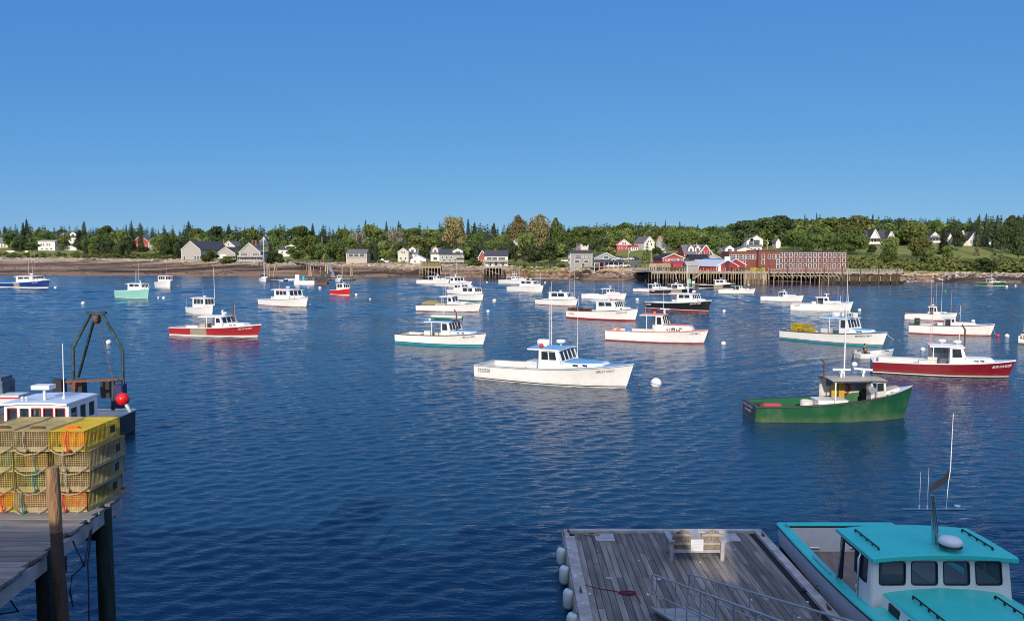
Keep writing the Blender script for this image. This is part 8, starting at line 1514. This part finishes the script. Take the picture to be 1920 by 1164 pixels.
LAWNS = [(1045, 1082, 474, 499), (1165, 1216, 468, 500), (1604, 1660, 458, 490), (1690, 1920, 462, 488), (0, 150, 472, 484), (960, 1010, 1, 2)]
def proj(p):
    dep = p[1] * cP - (p[2] - H) * sP; return PCX + F * p[0] / dep, PCY - F * (p[1] * sP + (p[2] - H) * cP) / dep
rg_ = random.Random(21); n_r = 0
for _ in range(2600):                              # the belt of single trees behind and between the houses
    px = rg_.uniform(-40, 1960); u = (px - 960) / F; d1, d2 = float(np.interp(u, _u, D1)), float(np.interp(u, _u, D2)); d = rg_.uniform(d1 + 8, d2 + 45)
    x = u * d; z = tz(x, d); _, pb = proj((x, d, z)); kind = rg_.choices(['oak', 'yel', 'dark', 'spruce', 'pine', 'bush'], [6, 3, 3, 4 if px < 1100 or px > 1650 else .6, .6, 2])[0]
    hh = {'bush': rg_.uniform(1.5, 3.2), 'spruce': rg_.uniform(8, 14)}.get(kind, rg_.uniform(6, 11)); w_ = hh * {'bush': 1.5, 'spruce': .42, 'pine': .5}.get(kind, .95) / d * F; _, top = proj((x, d, z + hh))
    if any(a < px < b and t0 < pb < t1 for a, b, t0, t1 in LAWNS): continue
    if 1195 < px < 1700 and top < 409 or 1195 < px < 1640 and d < 330: continue
    if not clear(px, top, w_, pb, d): continue
    if any(abs(q[1] - px) < w_ * .42 and abs(q[4] - d) < 9 for q in TREES): continue
    tree(px, top, w_, kind, None, d); n_r += 1
    if n_r >= 130: break
# every label says which one: kind, then where it stands by things one can find
ANCH = [(5, 'the leftmost white house'), (88, 'the boxy white house'), (125, 'the long low white house'), (205, 'the parked red car'), (265, 'the red house on the left'), (358, 'the big grey barn'), (424, 'the grey garage'), (468, 'the grey balcony house'), (540, 'the half hidden white house'), (604, 'the tall brown pole'), (668, 'the tan foundation house'), (716, 'the white pickup'), (764, 'the white twin gabled house'), (845, 'the sage grey house'), (930, 'the red chimney house'), (1010, 'the tower boat'), (1090, 'the three storey building'), (1150, 'the low shore shed'), (1195, 'the red roofed white house'), (1250, 'the raised landing'), (1307, 'the large red house'), (1365, 'the white roofed shed'), (1416, 'the hotel left wing'), (1480, 'the hotel middle'), (1555, 'the hotel right end'), (1650, 'the twin gabled cottage'), (1725, 'the open lawn'), (1780, 'the two big lawn spruces'), (1830, 'the long white cottage'), (1890, 'the far right bank')]
from collections import defaultdict
grp = defaultdict(list)
for q in TREES:
    an = min(ANCH, key=lambda a: abs(a[0] - q[1])); dist = 'on the skyline above' if q[2] < 424 else ('on the slope above' if q[2] < 446 else 'low by'); grp[(q[3], dist, an[1])].append(q)
ORD = ['leftmost', 'second from left', 'third from left', 'fourth from left', 'fifth from left', 'sixth from left', 'seventh from left', 'eighth from left', 'ninth from left', 'tenth from left']
for (kind, dist, an), qs in grp.items():
    qs.sort(key=lambda q: q[1])
    for i, q in enumerate(qs): q[0]['label'] = (KN[kind][1] + ' ' + dist + ' ' + an) if len(qs) == 1 else (('the ' + ORD[min(i, 9)] + ' ' + KN[kind][1].split(' ', 0)[0] + ' ' + dist + ' ' + an))
# the woods that cover the ridge, one mass
def _woods():
    rg = np.random.default_rng(5); lowd = [crown_decid(200 + i, 330, lobes=9, leaf=.09) for i in range(4)]; lows = [crown_spruce(300 + i, 12, 7, .5, .5) for i in range(4)]; VV, MI = [], []
    sky_px = [-100, 0, 50, 130, 200, 260, 340, 400, 450, 520, 600, 690, 750, 820, 900, 940, 1060, 1130, 1190, 1250, 1330, 1380, 1430, 1480, 1560, 1640, 1700, 1760, 1820, 1870, 1920, 2050]; sky_py = [428, 428, 424, 428, 430, 424, 424, 430, 427, 424, 426, 422, 422, 420, 420, 422, 424, 419, 418, 421, 424, 416, 410, 408, 406, 408, 411, 411, 409, 407, 407, 408]
    for k in range(2300):
        px = rg.uniform(-160, 2080); u = (px - 960) / F; d2, d3 = float(np.interp(u, _u, D2)), float(np.interp(u, _u, D3)); f = rg.uniform(0, 1); d = d2 + 14 + (d3 - d2 + 30) * f; x = u * d; z = tz(x, d)
        sp = rg.random() < (.75 if px < 1150 else (.25 if px < 1640 else .8)) * (.45 + f * .75); hh = rg.uniform(9, 15) if sp else rg.uniform(7, 11.5)
        lim = at(px, float(np.interp(px, sky_px, sky_py)) + (rg.uniform(-7, 6) if sp else rg.uniform(1, 7)), d).z - z
        if f > .8: hh = min(max(hh, lim), 22) if lim > 4 else hh * .6
        hh = min(hh, max(lim, 3)); w_ = hh * (rg.uniform(.42, .62) if sp else .95)
        _, top = proj((x, d, z + hh)); _, pb = proj((x, d, z))
        if not clear(px, top, w_ / d * F, pb, d): continue
        src = (lows if sp else lowd)[rg.integers(0, 4)]; a = rg.uniform(0, 6.28); ca, sa = math.cos(a), math.sin(a)
        q = src * np.array([w_, w_, hh]); q = np.stack([q[:, 0] * ca - q[:, 1] * sa + x, q[:, 0] * sa + q[:, 1] * ca + d, q[:, 2] + z - .3], 1); VV.append(q)
        mi = 0 if sp else int(rg.choice([1, 2, 3], p=[.5, .25, .25])); MI.append(np.full(len(q) // 4, mi))
    V = np.concatenate(VV); me = quads_mesh('woods', V, LEAF['spruce']); me.materials.append(LEAF['oak']); me.materials.append(LEAF['yel']); me.materials.append(LEAF['dark']); me.polygons.foreach_set('material_index', np.concatenate(MI).astype(np.int32)); me.update()
    tag(link('woods', me), 'mixed spruce and broadleaf woods covering the far ridge', 'woods', None, 'stuff')
_woods()
def _thicket():
    """low scrub along the top of the beach and the bank on the right"""
    rg = np.random.default_rng(9); src = [crown_decid(400 + i, 90, low=-.1, lobes=6, leaf=.16) for i in range(4)]; VV = []
    for k in range(900):
        px = rg.uniform(1590, 2000) if k < 330 else rg.uniform(-60, 1200); u = (px - 960) / F; d1 = float(np.interp(u, _u, D1)); d = d1 + (rg.uniform(2, 34) if k < 330 else rg.uniform(1.0, 6) + (rg.uniform(0, 20) if rg.random() < .25 else 0)); x = u * d; z = tz(x, d); hh = rg.uniform(1.0, 3.2) if k < 330 else rg.uniform(.5, 1.7); w_ = hh * rg.uniform(1.2, 2.2)
        _, top = proj((x, d, z + hh)); _, pb = proj((x, d, z))
        if k >= 330 and (not clear(px, top, w_ / d * F, pb, d) or any(a < px < b and t0 < pb < t1 for a, b, t0, t1 in LAWNS)): continue
        q = src[rg.integers(0, 4)] * np.array([w_, w_, hh]); VV.append(q + np.array([x, d, z - .1]))
    for k in range(260):                                   # rougher scrub above the left hand beach
        px = rg.uniform(-60, 335); u = (px - 960) / F; d = float(np.interp(u, _u, D1)) + rg.uniform(3, 40) ; x = u * d; z = tz(x, d); hh = rg.uniform(1.0, 2.6); w_ = hh * rg.uniform(1.3, 2.4)
        _, top = proj((x, d, z + hh)); _, pb = proj((x, d, z))
        if not clear(px, top, w_ / d * F, pb, d) or (px < 140 and rg.random() < .55): continue
        VV.append(src[rg.integers(0, 4)] * np.array([w_, w_, hh]) + np.array([x, d, z - .1]))
    me = quads_mesh('thicket', np.concatenate(VV), LEAF['bush']); tag(link('thicket', me), 'low green scrub along the top of the far beach and bank', 'scrub', None, 'stuff')
_thicket()
def _rocks():
    rg = np.random.default_rng(3); V, Fc, MI = [], [], []
    base = [(1, 0, 0), (-1, 0, 0), (0, 1, 0), (0, -1, 0), (0, 0, 1), (0, 0, -1)]; tri = [(0, 2, 4), (2, 1, 4), (1, 3, 4), (3, 0, 4), (2, 0, 5), (1, 2, 5), (3, 1, 5), (0, 3, 5)]
    for k in range(3600):
        px = rg.uniform(-60, 1990); u = (px - 960) / F; d0, d1 = float(np.interp(u, _u, D0)), float(np.interp(u, _u, D1)); r = rg.random()
        pale = r < .5
        d = d1 + rg.uniform(-6, 1.2) if pale else lerp(d0, d1, rg.uniform(.02, .9))
        if 1190 < px < 1440 and d < 300: continue
        if not pale and px < 1650 and (math.sin(px * .021) + math.sin(px * .057 + d * .08)) < .1: continue
        x = u * d; z = tz(x, d); s = rg.uniform(.25, .75) * (1.25 if pale else 1); o = len(V)
        a = rg.normal(size=(6, 3)) * .22 + 1
        for p, q in zip(base, a): V.append((x + p[0] * s * q[0] * 1.3, d + p[1] * s * q[1], z + p[2] * s * q[2] * .62))
        for t in tri: Fc.append([o + i for i in t]); MI.append(0 if pale else 1)
    me = bpy.data.meshes.new('rocks'); me.from_pydata(V, [], Fc); me.materials.append(M('pale_shore_rock', (.36, .30, .25), .9, var=.35, scale=1.2, island=.4)); me.materials.append(M('weedy_shore_rock', (.075, .055, .04), .9, var=.5, scale=1.2, island=.4)); me.polygons.foreach_set('material_index', MI); me.update()
    tag(link('rocks', me), 'pale boulders along the high tide line and dark weedy rocks below', 'rocks', None, 'stuff')
_rocks()
